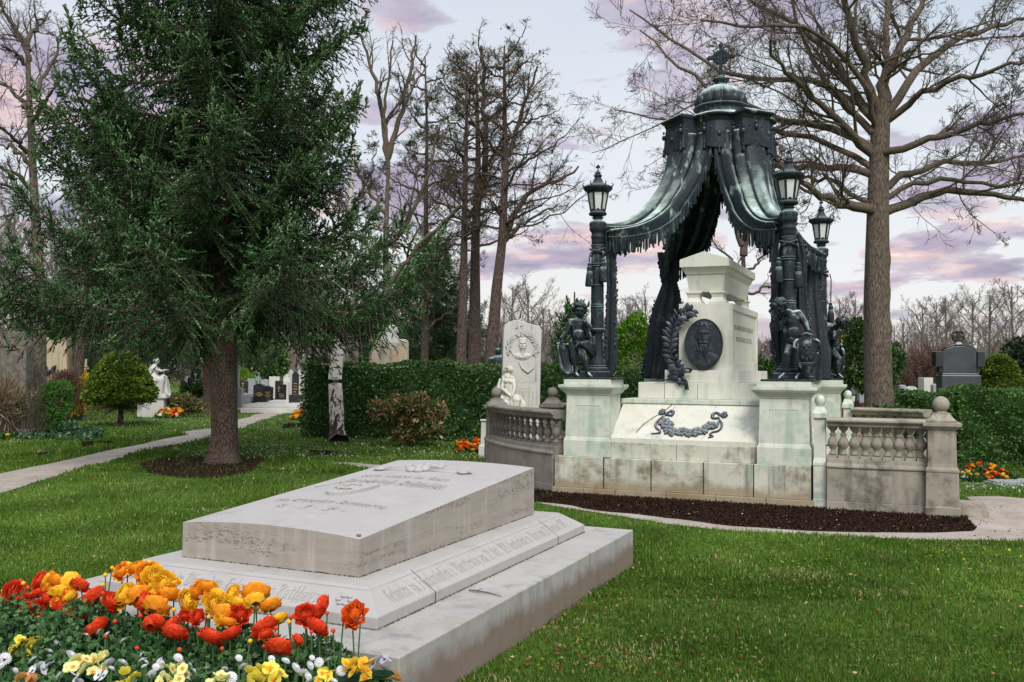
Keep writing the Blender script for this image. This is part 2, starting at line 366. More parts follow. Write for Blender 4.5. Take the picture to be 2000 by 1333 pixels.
M['farwood'] = leafmat('far_twigs', [(0, (.12, .10, .10)), (.6, (.19, .155, .15)), (1, (.26, .22, .20))], .9, 0, .3)
M['ivy'] = leafmat('ground_ivy', [(0, (.02, .06, .02)), (.7, (.05, .12, .05)), (1, (.25, .33, .24))], .5, .2, 3)
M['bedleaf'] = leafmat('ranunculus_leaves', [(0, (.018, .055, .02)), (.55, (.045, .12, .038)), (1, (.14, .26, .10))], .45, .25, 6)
M['grass'] = leafmat('grass_blades', [(0, (.050, .095, .012)), (.45, (.105, .205, .028)), (.8, (.20, .33, .055)), (.93, (.31, .37, .09)), (1, (.60, .50, .27))], .55, .3, .8)
M['litter'] = leafmat('fallen_leaves', [(0, (.10, .04, .015)), (.5, (.22, .09, .03)), (.8, (.32, .18, .08)), (1, (.50, .38, .22))], .8, .1, 5)
M['daisy'] = leafmat('tiny_white_flowers', [(0, (.10, .22, .08)), (.6, (.30, .42, .26)), (1, (.72, .75, .68))], .7, .2, 5)
M['celandine'] = leafmat('tiny_yellow_flowers', [(0, (.75, .6, .02)), (1, (.85, .75, .05))], .6, .2, 5)
def bark(name, a, b, cr, sc=1.0, depth=.03, vz=.16, lich=None):
    sc = sc*2.6; depth = depth*.5
    s = NT(name)
    co = s.co((sc, sc, sc*vz)); v = s.vor(16, co, 'DISTANCE_TO_EDGE'); w = s.noise(22, 5, .65, co, .8)
    c = s.mix(s.ramp(w, [(.3, 0.), (.7, 1.)]), a, b); k = s.ramp(v, [(0, 0.), (.16, 1.)])
    c = s.mix(k, cr, c)
    if lich: c = s.mix(s.math('MULTIPLY', s.ramp(s.noise(4, 4), [(.5, 0.), (.7, 1.)]), .5), c, lich)
    n = s.bump(s.math('ADD', k, s.math('MULTIPLY', w, .9)), depth, .8)
    return s.done(c, .92, n, spec=.2)
M['bark_spruce'] = bark('spruce_bark', (.13, .085, .065), (.21, .155, .125), (.05, .032, .025), .8, .03, .3, (.17, .145, .12))
M['bark_oak'] = bark('grey_furrowed_bark', (.15, .118, .09), (.25, .205, .165), (.055, .04, .03), 1.5, .03, .08)
M['bark_pine'] = bark('pine_bark', (.10, .07, .058), (.17, .125, .11), (.04, .028, .024), .6, .03, .2)
M['twig'] = bark('twig_bark', (.10, .078, .062), (.17, .135, .11), (.05, .038, .03), 2, .003, .3, (.10, .11, .05))
M['twig_far'] = bark('far_twig_bark', (.17, .14, .13), (.26, .22, .20), (.12, .10, .09), 2, .003, .3)
def _m():
    s = NT('birch_bark')
    w = s.noise(1, 5, .6, s.co((6, 6, 22)), .4)
    g = s.n('ShaderNodeSeparateXYZ'); s.l(s.tc.outputs['Object'], g.inputs[0])
    hz = s.ramp(s.math('MULTIPLY', g.outputs[2], .4), [(.0, .24), (.20, .10), (.55, .0)])    # rough dark bark near the root, in real birches
    big = s.noise(4.2, 5, .7, s.co((2.2, 2.2, .9)))
    k = s.math('MAXIMUM', s.ramp(w, [(.58, 0.), (.63, 1.)]), s.ramp(s.math('ADD', big, hz), [(.575, 0.), (.61, 1.)]))
    c = s.mix(k, s.mix(s.noise(5, 3), (.86, .82, .78), (.62, .57, .53)), (.055, .04, .032))
    return s.done(c, .8, s.bump(k, .01, .6))
M['birch'] = _m()
def _m():
    s = NT('lawn_ground')
    c = s.mix(s.ramp(s.noise(.9, 5, .6), [(.35, 0.), (.65, 1.)]), (.060, .105, .016), (.11, .175, .03))
    c = s.mix(s.math('MULTIPLY', s.ramp(s.noise(38, 4, .7), [(.4, 0.), (.65, 1.)]), .55), c, (.09, .17, .035))
    c = s.mix(s.math('MULTIPLY', s.ramp(s.noise(2.4, 4, .6, s.co(off=(5, 5, 0))), [(.60, 0.), (.72, 1.)]), .35), c, (.17, .15, .06))
    return s.done(c, .9, s.bump(s.noise(45, 4, .7), .03, .8), spec=.1)
M['lawn'] = _m()
def _m():
    s = NT('gravel')
    c = s.mix(s.ramp(s.noise(2.0, 5, .6), [(.35, 0.), (.65, 1.)]), (.36, .31, .27), (.47, .425, .38))
    c = s.mix(s.math('MULTIPLY', s.ramp(s.noise(75, 4, .75), [(.45, 0.), (.6, 1.)]), .5), c, (.17, .145, .125))
    c = s.mix(s.math('MULTIPLY', s.ramp(s.noise(1.7, 6, .7, s.co(off=(3, 3, 0))), [(.56, 0.), (.68, 1.)]), .45), c, (.20, .15, .11))
    return s.done(c, .95, s.bump(s.noise(85, 4, .7), .012, .7), spec=.15)
M['gravel'] = _m()
def _m():
    s = NT('mulch_soil')
    c = s.mix(s.ramp(s.noise(28, 6, .7), [(.35, 0.), (.65, 1.)]), (.020, .011, .008), (.075, .042, .028))
    return s.done(c, .95, s.bump(s.noise(30, 6, .75), .05, 1.0), spec=.1)
M['soil'] = _m()
M['clod'] = leafmat('soil_clods', [(0, (.012, .007, .005)), (.93, (.048, .027, .018)), (.985, (.09, .05, .03)), (1, (.35, .28, .2))], .95, 0, 5, .1)
def plain(name, c, rough=.5, metal=0, var=.25, sc=8.0, bd=.0, spec=None):
    s = NT(name)
    k = s.mix(s.ramp(s.noise(sc, 5, .6), [(.3, 0.), (.7, 1.)]), tuple(x*(1-var) for x in c), tuple(min(1, x*(1+var)) for x in c))
    return s.done(k, rough, s.bump(s.noise(sc*5, 4), bd, .5) if bd else None, metal, spec)
M['black_granite'] = plain('black_granite', (.025, .027, .032), .22, var=.4, sc=3)
M['dark_granite'] = plain('dark_granite', (.055, .06, .068), .35, var=.4, sc=2.5)
M['grey_granite'] = plain('grey_granite', (.28, .30, .32), .5, var=.15)
M['light_stone'] = stone('light_weathered_stone', (.50, .49, .46), (.60, .59, .56), (.25, .23, .2), .4, scale=1.5)
M['brown_granite'] = plain('brown_granite', (.11, .035, .025), .3, var=.5, sc=14)
M['old_granite'] = plain('rough_grey_granite', (.13, .115, .095), .85, var=.45, sc=10, bd=.01)
M['gold'] = plain('gold_letters', (.75, .5, .15), .35, .7, .1)
M['white_paint'] = plain('white_lettering', (.75, .75, .73), .6, 0, .05)
M['black_iron'] = plain('black_iron', (.02, .02, .022), .4, .4, .3)
M['frosted'] = plain('frosted_glass', (.62, .63, .63), .25, 0, .06, 3)
M['red_glass'] = plain('red_glass', (.35, .05, .03), .2, 0, .2, 3)
M['pinkroof'] = plain('pale_pink_tiles', (.62, .38, .32), .8)
M['green_stain'] = plain('joint_shadow_dirt', (.045, .05, .042), .9, 0, .4)
M['rust'] = plain('rusty_root', (.16, .085, .045), .9, 0, .4, 20)
M['stonechip'] = plain('pebble', (.16, .10, .08), .7)
# ================================================================== GROUND
def wob(pts, seg=.25, amp=.05, seed=0):
    """closed outline, cut fine and made a little uneven"""
    r = np.random.RandomState(seed); out = []
    n = len(pts)
    for i in range(n):
        a, b = np.array(pts[i][:2]), np.array(pts[(i+1) % n][:2]); L = np.linalg.norm(b-a); k = max(1, int(L/seg))
        for j in range(k): out.append(a+(b-a)*j/k)
    P = np.array(out); m = len(P); nz = r.randn(m, 2)
    for _ in range(2): nz = (nz+np.roll(nz, 1, 0)+np.roll(nz, -1, 0))/2.2
    return P+nz*amp
def sheet(name, poly, z, mat, **k):
    tri = tessellate_polygon([[Vector((x, y, 0)) for x, y in poly]])
    o = mesh_obj(name, np.array([(x, y, z) for x, y in poly]), [list(t) for t in tri], mat)
    me = o.data
    if me.polygons and me.polygons[0].normal.z < 0: me.flip_normals()
    return tag(o, kind='structure', **k)
o = MB().add([(-300, -300, 0), (300, -300, 0), (300, 300, 0), (-300, 300, 0)], [(0, 1, 2, 3)]).build('lawn', M['lawn']); tag(o, kind='structure')
P2 = lambda L: [atz(u, v)[:2] for u, v in L]
path_left = P2([(-160,1005),(0,960),(100,932),(200,906),(290,880),(360,866),(420,852),(470,836),(530,815),(590,801),(640,796),(620,789),(560,791),(480,794),(420,792),(415,796),(480,803),(505,808),(480,818),(440,829),(400,838),(345,845),(362,850),(330,858),(262,872),(200,884),(100,905),(0,926),(-160,965)])
path_hidden = P2([(650,905),(700,905),(800,912),(960,930),(1060,965),(1000,985),(860,930),(740,920),(690,912)])
path_right = P2([(1000,962),(1042,968),(1120,985),(1300,1012),(1600,1030),(1860,1025),(1895,1000),(1885,972),(1960,972),(2120,985),(2200,1080),(2000,1059),(1800,1056),(1600,1049),(1450,1040),(1300,1024),(1180,1006),(1060,984)])
mulch_bed = P2([(960,945),(1060,960),(1300,960),(1700,965),(1876,985),(1905,1000),(1925,1022),(1890,1038),(1820,1043),(1700,1043),(1560,1038),(1440,1030),(1300,1015),(1160,996),(1046,978)])
soil_tree = P2([(235,905),(300,897),(400,893),(480,893),(540,898),(520,910),(470,925),(400,938),(340,938),(270,925)])
soils = [P2([(595,884),(640,882),(668,886),(640,893),(600,890)]), P2([(150,866),(180,864),(185,870),(160,874)]), P2([(190,865),(222,865),(225,870),(200,871)]), P2([(80,888),(105,886),(108,892),(85,893)]), P2([(545,830),(590,828),(595,835),(555,837)])]
PL = [wob(path_left, .4, .07, 1), wob(path_hidden, .3, .05, 2), wob(path_right, .25, .05, 3)]
MU = wob(mulch_bed, .18, .08, 4); SO = [wob(soil_tree, .3, .16, 5)]+[wob(s, .3, .08, 6+i) for i, s in enumerate(soils)]
for i, p in enumerate(PL): sheet('path', p, .005+.001*i, M['gravel'])
sheet('mulch_ground', MU, .012, M['soil'])
for s in SO: sheet('bare_soil', s, .010, M['soil'])
cemetery_path = P2([(380,800),(640,806),(760,800),(700,782),(340,782)])
sheet('paving', wob(cemetery_path, 2, .1, 9), .009, M['gravel'])
def inside(P, poly):
    x, y = P[:, 0], P[:, 1]; r = np.zeros(len(P), bool); n = len(poly); j = n-1
    for i in range(n):
        xi, yi = poly[i]; xj, yj = poly[j]
        c = ((yi > y) != (yj > y)) & (x < (xj-xi)*(y-yi)/((yj-yi)+1e-12)+xi); r ^= c; j = i
    return r
# ================================================================== FOREGROUND TOMB
GC = np.array([-.8226, 5.0072]); GT = -.4179; GW, GL = 1.256, 2.482
gx = np.array([math.cos(GT), math.sin(GT)]); gy = np.array([-math.sin(GT), math.cos(GT)])
def gw(a, b): p = GC+gx*(a-GW)+gy*b; return Vector((p[0], p[1], 0))          # a from the left side, b from the foot end
MMg, MBg, MI = .315, .64, .155; ZB, Z1, Z2 = .3016, .363, .469
tomb = thing('tomb', 'long pale limestone ledger tomb on two stepped bases, beside the flower bed in the foreground', 'tomb', gw(0, 0), GT)
b = MB()
g = .004
def cutbox(b, x0, x1, y0, y1, z0, z1, ys=(), xs=()):
    Y = [y0, *ys, y1]; X = [x0, *xs, x1]
    for i in range(len(X)-1):
        for j in range(len(Y)-1):
            b.box(X[i]+(g if i else 0), X[i+1]-(g if i < len(X)-2 else 0), Y[j]+(g if j else 0), Y[j+1]-(g if j < len(Y)-2 else 0), z0, z1)
# base course: kerb blocks with real open joints
x0, x1, y0, y1 = -MBg, GW+MBg, -MBg, GL+.6
ys = (.36, 2.1)
cutbox(b, GW+.05, x1, y0, y1, -.15, ZB, ys=(.0, 2.38)); cutbox(b, x0, -.05, y0, y1, -.15, ZB, ys=(.5, 2.0))
b.box(-.05+g, GW+.05-g, y0, .2, -.15, ZB); b.box(-.05+g, GW+.05-g, .2+g, y1, -.15, ZB-.01)
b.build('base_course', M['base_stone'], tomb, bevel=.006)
def frame_block(b, xa, xb, ya, yb):
    pass
# middle block with a bevelled, lettered border
def ringv(m, z): return [(-m, -m, z), (GW+m, -m, z), (GW+m, GL+m, z), (-m, GL+m, z)]
MMb = MB()
v = ringv(MMg, ZB+.002)+ringv(MMg, Z1)+ringv(MI, Z2)
f = [(i+4*k, (i+1) % 4+4*k, (i+1) % 4+4*k+4, i+4*k+4) for k in range(2) for i in range(4)]+[(8, 9, 10, 11), (3, 2, 1, 0)]
MMb.add(v, f); plinth = MMb.build('plinth', M['ledger'], tomb, bevel=.005)
jb = MB()
for yy in (.29-.0, 2.2):   # dark open joints across the right-hand bevel
    sl_ = np.array([MMg-MI, 0, -(Z2-Z1)]); 
    jb.box(GW+MMg+.0005, GW+MMg+.002, yy-.004, yy+.004, ZB+.003, Z1)
    if 0: pass
    jb.add([(GW+MI-.0, yy-.003, Z2+.0012), (GW+MI, yy+.003, Z2+.0012), (GW+MMg, yy+.003, Z1+.0015), (GW+MMg, yy-.003, Z1+.0015)], [(0, 1, 2, 3)]); jb.build('joint', M['green_stain'], tomb); jb = MB()
# lid: cambered across its width and rising towards the head
def lidz(a, b_): return .676+.0640*b_+.030*(1-((a-GW/2)/(GW/2))**2)*(1-.25*b_/GL)
nx, ny = 24, 30
top = np.array([[(GW*i/nx, GL*j/ny, lidz(GW*i/nx, GL*j/ny)) for i in range(nx+1)] for j in range(ny+1)])
sb = MB(); sb.grid(top); sb.build('lid_top', M['ledger'], tomb, smooth=True)
s = MB()
rim = [top[0, i] for i in range(nx+1)]+[top[j, nx] for j in range(1, ny+1)]+[top[ny, i] for i in range(nx-1, -1, -1)]+[top[j, 0] for j in range(ny-1, 0, -1)]
rim = np.array(rim); n = len(rim); lo = rim.copy(); lo[:, 2] = Z2+.002
rr = np.random.RandomState(4)
chip = np.zeros(n); chip[2:nx-2] = np.clip(rr.randn(nx-4), 0, 2)*.004
lo[:, 2] += chip
s.add(np.concatenate([rim-[0, 0, .0005], lo]), [(n+i, n+(i+1) % n, (i+1) % n, i) for i in range(n)]); s.build('lid_side', M['layered'], tomb)
# moss line where the lid meets the plinth
mo = MB(); rr = np.random.RandomState(3)
for side in ('r', 'f', 'm', 'b'):
    for k in range(260):
        t = rr.rand()
        if side == 'r': p = (GW+.002, t*GL, Z2+.002)
        elif side == 'f': p = (t*GW, -.002, Z2+.002)
        elif side == 'm': p = (GW+MMg+.002, -MMg+t*(GL+2*MMg), ZB+.002)
        else: p = (-MMg+t*(GW+2*MMg), -MMg-.002, ZB+.002)
        if side in 'fb' and rr.rand() < .7: continue
        r_ = .0025+.004*rr.rand()**2; mo.ell(p, (r_*1.3, r_*1.3, r_), 5, 4)
mo.build('moss', plain('moss', (.06, .075, .015), .95), tomb)
# --- blackletter by broad nib
GL_ = {'i': '0,3.5 .6,4 .6,.6 1.2,0|.9,5.3 1.1,5.6', 'n': '0,3.5 .6,4 .6,0|.6,3.4 1.6,4 2.2,3.4 2.2,.6 2.8,0', 'm': '0,3.5 .6,4 .6,0|.6,3.4 1.5,4 2.1,3.4 2.1,0|2.1,3.4 3,4 3.6,3.4 3.6,.6 4.2,0',
 'u': '0,3.5 .6,4 .6,.6 1.2,0 2.2,.7|2.2,4 2.2,.6 2.8,0', 'r': '0,3.5 .6,4 .6,.5 1,0|.6,3.3 1.4,4 2,3.4', 'e': '1.9,3.3 1.2,4 .4,3.3 .4,.7 1.1,0 2,.6|.4,1.9 1.9,2.9 1.9,3.4', 'c': '1.9,3.4 1.2,4 .4,3.3 .4,.7 1.1,0 1.9,.6',
 'o': '1.2,4 .4,3.3 .4,.7 1.2,0 2.1,.7 2.1,3.3 1.2,4', 'a': '.5,3.4 1.2,4 2,3.4 2,.6 2.6,0|2,2.2 .9,2 .4,1.2 .8,0 2,.7', 'd': '.4,5.6 1.3,5.4 2.2,3.6 2.2,.7 1.2,0 .4,.7 .4,2.8 1.3,3.6 2.2,3', 't': '.7,5.2 .7,.6 1.4,0 1.9,.4|0,4 1.8,4',
 'h': '.9,6.2 .5,5.6 .5,0|.5,3.2 1.4,4 2.2,3.2 2.2,.4 1.5,-1', 'b': '.9,6.2 .5,5.6 .5,.6 1.2,0 2.2,.8 2.2,3.2 1.5,4 .5,3.1', 'l': '.9,6.2 .5,5.6 .5,.7 1.2,0', 'k': '.9,6.2 .5,5.6 .5,0|.5,2 2,3.6|.9,2.2 2.1,.2', 'f': '1.9,5.7 1.1,6 .6,5.3 .6,-.8|-.1,4 1.6,4',
 's': '2,3.4 1.2,4 .4,3.2 2,1.2 1.3,0 .3,.6', 'z': '.4,3.8 2,3.8 .5,1.8 1.9,1.2 1.6,-.4 .5,-.9', 'g': '2.1,3.3 1.3,4 .4,3.2 .4,1.2 1.2,.5 2.1,1.1|2.1,4 2.1,-.6 1.2,-1.4 .3,-.9', 'p': '0,3.6 .6,4 .6,-1.6|.6,.5 1.5,0 2.3,.8 2.3,3.2 1.5,4 .6,3.2', 'w': '0,3.6 .6,4 .6,.7 1.3,0 2.1,.7|2.1,4 2.1,.7 3,0 3.8,.8 3.8,3.2 3,4 2.2,3.2',
 'v': '0,3.6 .6,4 .6,.7 1.4,0 2.2,.8 2.2,3.2 1.5,4', 'ü': '0,3.5 .6,4 .6,.6 1.2,0 2.2,.7|2.2,4 2.2,.6 2.8,0|.6,5.2 .8,5.5|2,5.2 2.2,5.5', 'j': '.6,4 .6,-.8 0,-1.3', 'y': '0,3.6 .6,4 .6,.7 1.4,0 2.2,.8|2.2,4 2.2,-.8 1.2,-1.4',
 'H': '0,5.6 1,6.2 1.6,5.4 1.2,3 1.4,.6 .4,0|1.3,3.4 2.6,4 3.4,3 3.2,.2 2.2,-1', 'F': '0,.4 1,0 1.6,1 1.4,5.2|.2,5.4 1.4,6 3.2,5.6|.6,3 2.6,3.3', 'S': '3,5.4 1.8,6.2 .6,5 2.8,2.4 2.6,.7 1.3,0 .2,.8|1.7,5.8 1.7,.4', 'G': '3,5.4 1.8,6.2 .5,4.8 .5,1.2 1.8,0 3,.8 3,3 2,3.2|1.6,5.6 1.6,1', 'W': '0,5 .8,6 1,1 2,0 2.6,1|2.4,5.8 2.6,1 3.6,0 4.6,1.4 4.4,4.6 3.6,6',
 'D': '0,5.4 1.2,6 3,5.2 3.4,2.6 2.4,.4 .6,0 1.2,1|1.3,5.8 1.3,.4', 'E': '3,5.4 1.8,6.2 .5,4.8 .5,1.2 1.8,0 3,.8|.6,3 2.6,3.4|1.6,5.7 1.6,1', 'R': '0,5.2 1,6 1,0|1,5.4 2.2,6.2 3.2,5 2.4,3.4 1.1,3.2|2.1,3.3 3,.6 3.8,0', 'J': '0,5.4 1.4,6 2.6,5.8|2,5.8 2,.6 1,-.6 0,0', 'O': '1.8,6.2 .5,4.8 .5,1.2 1.8,0 3.2,1.2 3.2,4.8 1.8,6.2|1.6,5.6 1.6,.7', 'I': '0,5.4 1,6 2,5.6|1,6 1.2,.6 0,0 2,.1', 'P': '0,5.2 1,6 1,0|1,5.4 2.4,6.2 3.4,5 2.6,3.2 1.1,3|0,0 2,0',
 '1': '.2,4.6 1,5.6 1,0', '2': '.3,4.6 1.2,5.6 2.1,4.6 .3,.2 2.2,.2', '3': '.3,5 1.2,5.6 2,4.6 1,3 2.2,1.4 1.2,0 .2,.7', '5': '2,5.6 .6,5.6 .5,3.2 1.6,3.4 2.1,1.6 1.2,0 .2,.6', '8': '1.2,5.6 .4,4.4 2,1.4 1.2,0 .3,1.2 2,4.4 1.2,5.6', '9': '2,4.6 1.2,5.6 .4,4.2 1,2.8 2,3.6 2,1.6 1,0', '.': '.2,.2 .5,.5', '·': '.1,1.6 .9,2.4', ':': '.2,.3 .5,.6|.2,2.8 .5,3.1', '-': '.2,2 1.4,2.3', ' ': ''}
def glyphs(s, h, nib=.34, sl=(.72, .70)):
    """blackletter line: list of convex nib polygons; h = x-height in metres; returns polygons and the line's length"""
    out = []; x = 0; k = h/4
    nb = np.array(sl)*nib
    for ch in s:
        d = GL_.get(ch, ''); w = 0
        for st in d.split('|'):
            if not st.strip(): continue
            P = np.array([[float(q) for q in p.split(',')] for p in st.split()]); w = max(w, P[:, 0].max())
            for a, b in zip(P[:-1], P[1:]):
                if abs(np.cross(b-a, nb)) < .02*np.linalg.norm(b-a): pp = np.array([a-nb, a+nb*[1, -.2], b+nb, b-nb*[1, -.2]])
                else: pp = np.array([a-nb, a+nb, b+nb, b-nb])
                if np.cross(pp[1]-pp[0], pp[2]-pp[1]) < 0: pp = pp[::-1]
                out.append((pp+[x, 0])*k)
        x += (w if d else 1.2)+.9
    return out, x*k
def letter_strip(mb, s, h, length, place, depth=.004, nib=.34):
    """fit the line to a length and set each stroke through place(x, y, height)"""
    G, L = glyphs(s, h, nib); sx = length/L
    for pp in G:
        lo = [place(x*sx, y, -.001) for x, y in pp]; hi = [place(x*sx, y, depth) for x, y in pp]
        n = len(pp); mb.add(lo+hi, [tuple(range(n, 2*n))]+[(i, (i+1) % n, n+(i+1) % n, n+i) for i in range(n)])
tx = MB()
lt = lambda x_, y_: (lambda X, Y, h_: (x_+X, y_+Y, lidz(x_+X, y_+Y)+h_))
letter_strip(tx, 'Hier ruhet in Gott', .062, .75, lt(.20, 1.60), 0.009)
letter_strip(tx, 'Friedrich Schmidt.', .105, .86, lt(.20, 1.33), 0.01)
letter_strip(tx, 'ein deutscher Steinmetz.', .055, .86, lt(.165, .64), 0.009)
letter_strip(tx, 'R · I · P ·', .062, .54, lt(.31, .44), 0.009)
tx.build('lettering', M['ledger'], tomb)
sw = MB(); sw.tube([(x, y, lidz(x, y)+.004) for x, y in ((.22, 1.40), (.17, 1.33), (.12, 1.25), (.10, 1.18), (.13, 1.17))], [.006, .009, .012, .008, .003], 6)
sw.build('flourish', M['ledger'], tomb)
# shield
sh = MB(); pts = []
for t in np.linspace(0, 1, 9): pts.append((.30+.30*t, 1.25-.012*math.sin(math.pi*t)))
for t in np.linspace(0, 1, 12)[1:]: a = t*math.pi; pts.append((.45+.15*math.cos(a)*(1 if t < .98 else 1), 1.22-.34*math.sin(a)**.9 if t < 1 else 1.24))
pts = [(x+.0, y) for x, y in pts]
n = len(pts); base_ = [(x, y, lidz(x, y)-.001) for x, y in pts]; up_ = [(x, y, lidz(x, y)+.024) for x, y in pts]
cx_, cy_ = .45, 1.1
sh.add(base_+up_+[(cx_, cy_, lidz(cx_, cy_)+.034)], [((i+1) % n, i, n+i, n+(i+1) % n) for i in range(n)]+[((i+1) % n+n, n+i, 2*n) for i in range(n)])
shield = sh.build('shield', M['ledger'], tomb, bevel=.003)
mk = MB()
for (xa, ya, xb, yb) in ((.45, 1.2, .45, .95), (.38, 1.12, .53, 1.12), (.40, 1.00, .50, .97), (.50, .97, .53, 1.0)):
    mk.tube([(xa, ya, lidz(xa, ya)+.034), ((xa+xb)/2, (ya+yb)/2, lidz((xa+xb)/2, (ya+yb)/2)+.038), (xb, yb, lidz(xb, yb)+.034)], .010, 6)
mk.build('mason_mark', M['ledger'], shield)
# scroll bar with rosette and curled ends
sc_ = MB()
def lp(x, y, h): return (x, y, lidz(x, y)+h)
for xa, xb in ((.19, .40), (.60, .86)):
    v = [lp(xa, 1.93, 0), lp(xb, 1.93, 0), lp(xb, 1.99, 0), lp(xa, 1.99, 0), lp(xa, 1.93, .022), lp(xb, 1.93, .022), lp(xb, 1.99, .018), lp(xa, 1.99, .018)]
    sc_.add(v, [(4, 5, 6, 7), (0, 1, 5, 4), (1, 2, 6, 5), (2, 3, 7, 6), (3, 0, 4, 7)])
for k in range(6):
    a = k*math.pi/3; sc_.ell(lp(.50+.062*math.cos(a), 1.96+.062*math.sin(a), .010), (.042, .042, .022), 10, 6)
sc_.ell(lp(.50, 1.96, .02), (.03, .03, .02), 10, 6)
for c0, ph in ((.90, 0), (.175, math.pi)):
    P = []
    for t in np.linspace(0, 1, 22):
        a = ph+t*4*math.pi; r_ = .055*(1-t*.8); P.append(lp(c0+r_*math.cos(a), 1.95+r_*math.sin(a), .014))
    sc_.tube(P, [.012*(1-.4*t) for t in np.linspace(0, 1, 22)], 6)
for k, (x, y, r_) in enumerate([(.40, 2.12, .05), (.47, 2.17, .045), (.54, 2.14, .05), (.61, 2.10, .04), (.35, 2.06, .035), (.58, 2.19, .035), (.50, 2.07, .05)]):
    sc_.ell(lp(x, y, .006), (r_, r_*.7, .022), 10, 6)
sc_.build('carved_scroll', M['ledger'], tomb, smooth=True)
# lettering of the bevel, sunk border lines and rosette
sl_len = math.hypot(MMg-MI, Z2-Z1); un = np.array([(MMg-MI), 0, (Z2-Z1)])/sl_len     # up the slope: towards the lid
def front_pl(x0_):
    def f(x, y, h):
        t = y+.045; q = -MMg+t*un[0]; z = Z1+t*un[2]
        return (x0_+x, q-h*un[2], z+h*un[0])
    return f
def right_pl(y0_):
    def f(x, y, h):
        t = y+.045; q = GW+MMg-t*un[0]; z = Z1+t*un[2]
        return (q+h*un[2], y0_+x, z+h*un[0])
    return f
bt = MB()
letter_strip(bt, 'Die Gemeinde Wien dem Erbauer des Rathhauses', .062, 1.36, front_pl(-.13), .004)
letter_strip(bt, 'Geboren zu Frickenhofen i: Württembg am 22. Oct. 1825 Gestorben in Wien am 23. Januar 1891', .062, 2.62, right_pl(-.10), .004)
for k in range(6):
    a = k*math.pi/3; p = front_pl(1.33)(.036*math.cos(a), .052-.045+.045+.028*math.sin(a)-.01, .001); bt.ell(p, (.021, .016, .010), 8, 5)
bt.build('border_lettering', M['ledger'], tomb)
bl = MB()
def line(pl, xa, xb, y):
    bl.add([pl(xa, y-.0025, .001), pl(xb, y-.0025, .001), pl(xb, y+.0025, .001), pl(xa, y+.0025, .001)], [(0, 1, 2, 3)])
line(front_pl(0), -.17, GW+.17, .122); line(right_pl(0), -.17, GL+.17, .122)
bl.build('border_line', plain('line_shadow', (.30, .28, .26), .9), tomb)
pb = MB(); p = (GW-.035, .045); pb.ell((p[0], p[1], lidz(*p)+.006), (.016, .012, .008), 9, 6)
tag(pb.build('pebble', M['stonechip']), 'small brown pebble on the near corner of the pale tomb lid', 'pebble')
bpy.data.objects['pebble'].location = gw(0, 0); bpy.data.objects['pebble'].rotation_euler = (0, 0, GT)
tw = MB(); tw.tube([(GW+.36, .62, ZB+.006), (GW+.42, .60, ZB+.012), (GW+.50, .60, ZB+.008), (GW+.60, .56, ZB+.007)], [.003, .004, .0035, .002], 6)
tw.tube([(GW+.42, .60, ZB+.012), (GW+.44, .64, ZB+.02)], .0022, 5)
o = tw.build('twig', M['twig']); o.location = gw(0, 0); o.rotation_euler = (0, 0, GT); tag(o, 'thin dry twig lying on the grey base ledge of the pale tomb', 'twig')
# ================================================================== MONUMENT: stone
CM = np.array([3.6019, 10.9151]); TH = -.3705
ex = np.array([math.cos(TH), math.sin(TH)]); ey = np.array([-math.sin(TH), math.cos(TH)])
def MF(X, b=0, z=0):
    p = CM+ex*(X-1.56+.06*b)+ey*b; return Vector((p[0], p[1], z))
def shear(P): P = P.copy(); P[:, 0] += .06*P[:, 1]; return P
mon = thing('tomb_monument', 'tall greenish marble tomb monument with stepped base, four pedestals and a central block', 'monument', MF(0), TH)
b = MB(); xs = [-1.71, -1.28, -.86, -.2, .42, 1.02, 1.58]
for i in range(6): b.box(xs[i]+.003, xs[i+1]-.003, -.03 if i not in (2, 3) else -.02, .6, -.1, .087)
b.box(-1.69, 1.56, .605, 4.4, -.1, .087)
b.xf(shear).build('footing', M['marble_low'], mon, bevel=.006)
b = MB()
b.box(-1.685, -1.03, 0, .69, .0873, .492); b.box(.875, 1.535, 0, .69, .0873, .492)
xs = [-1.024, -.40, .26, .869]
for i in range(3): b.box(xs[i]+.003, xs[i+1]-.003, .022, .5, .0873, .488)
b.box(-1.66, 1.52, .7, 4.3, .0873, .47)
b.xf(shear).build('base_course', M['marble_low'], mon, bevel=.008)
b = MB()
for xa, xb in ((-1.0, -.10), (-.094, .89)): b.box(xa, xb, .085, .8, .4885, .688)
b.box(-1.0, .86, .8, 4.2, .472, 1.17)
b.xf(shear).build('upper_course', M['marble_low'], mon, bevel=.006)
# inclined concave panel
b = MB(); pr = [(.10, .6885), (.10, .748), (.145, .752)]
for t in np.linspace(0, 1, 9)[1:]: pr.append((.145+.555*t**1.0, .752+.428*(t**1.12)))
pr += [(.9, 1.18), (.9, .6885)]
b.extr([(y, z) for y, z in pr], (0, 0, 0), (0, 1, 0), (0, 0, 1), (1, 0, 0), -.98, .90)
b.xf(shear).build('inclined_panel', M['marble_clean'], mon, bevel=.003)
b = MB(); b.box(-1.0, .88, .675, 4.0, 1.1815, 1.243); b.xf(shear).build('ledge', M['marble'], mon, bevel=.006)
b = MB()
for xa, xb in ((-.84, -.48), (-.474, -.03), (-.024, .9)): b.box(xa, xb, .93, 3.5, 1.2435, 1.465)
b.xf(shear).build('lower_step', M['marble_clean'], mon, bevel=.006)
b = MB(); b.box(-.49, .50, 1.0, 3.4, 1.4655, 1.637); b.xf(shear).build('upper_step', M['marble_clean'], mon, bevel=.006)
b = MB(); b.box(-.33, .372, 1.13, 3.16, 1.6375, 2.553)
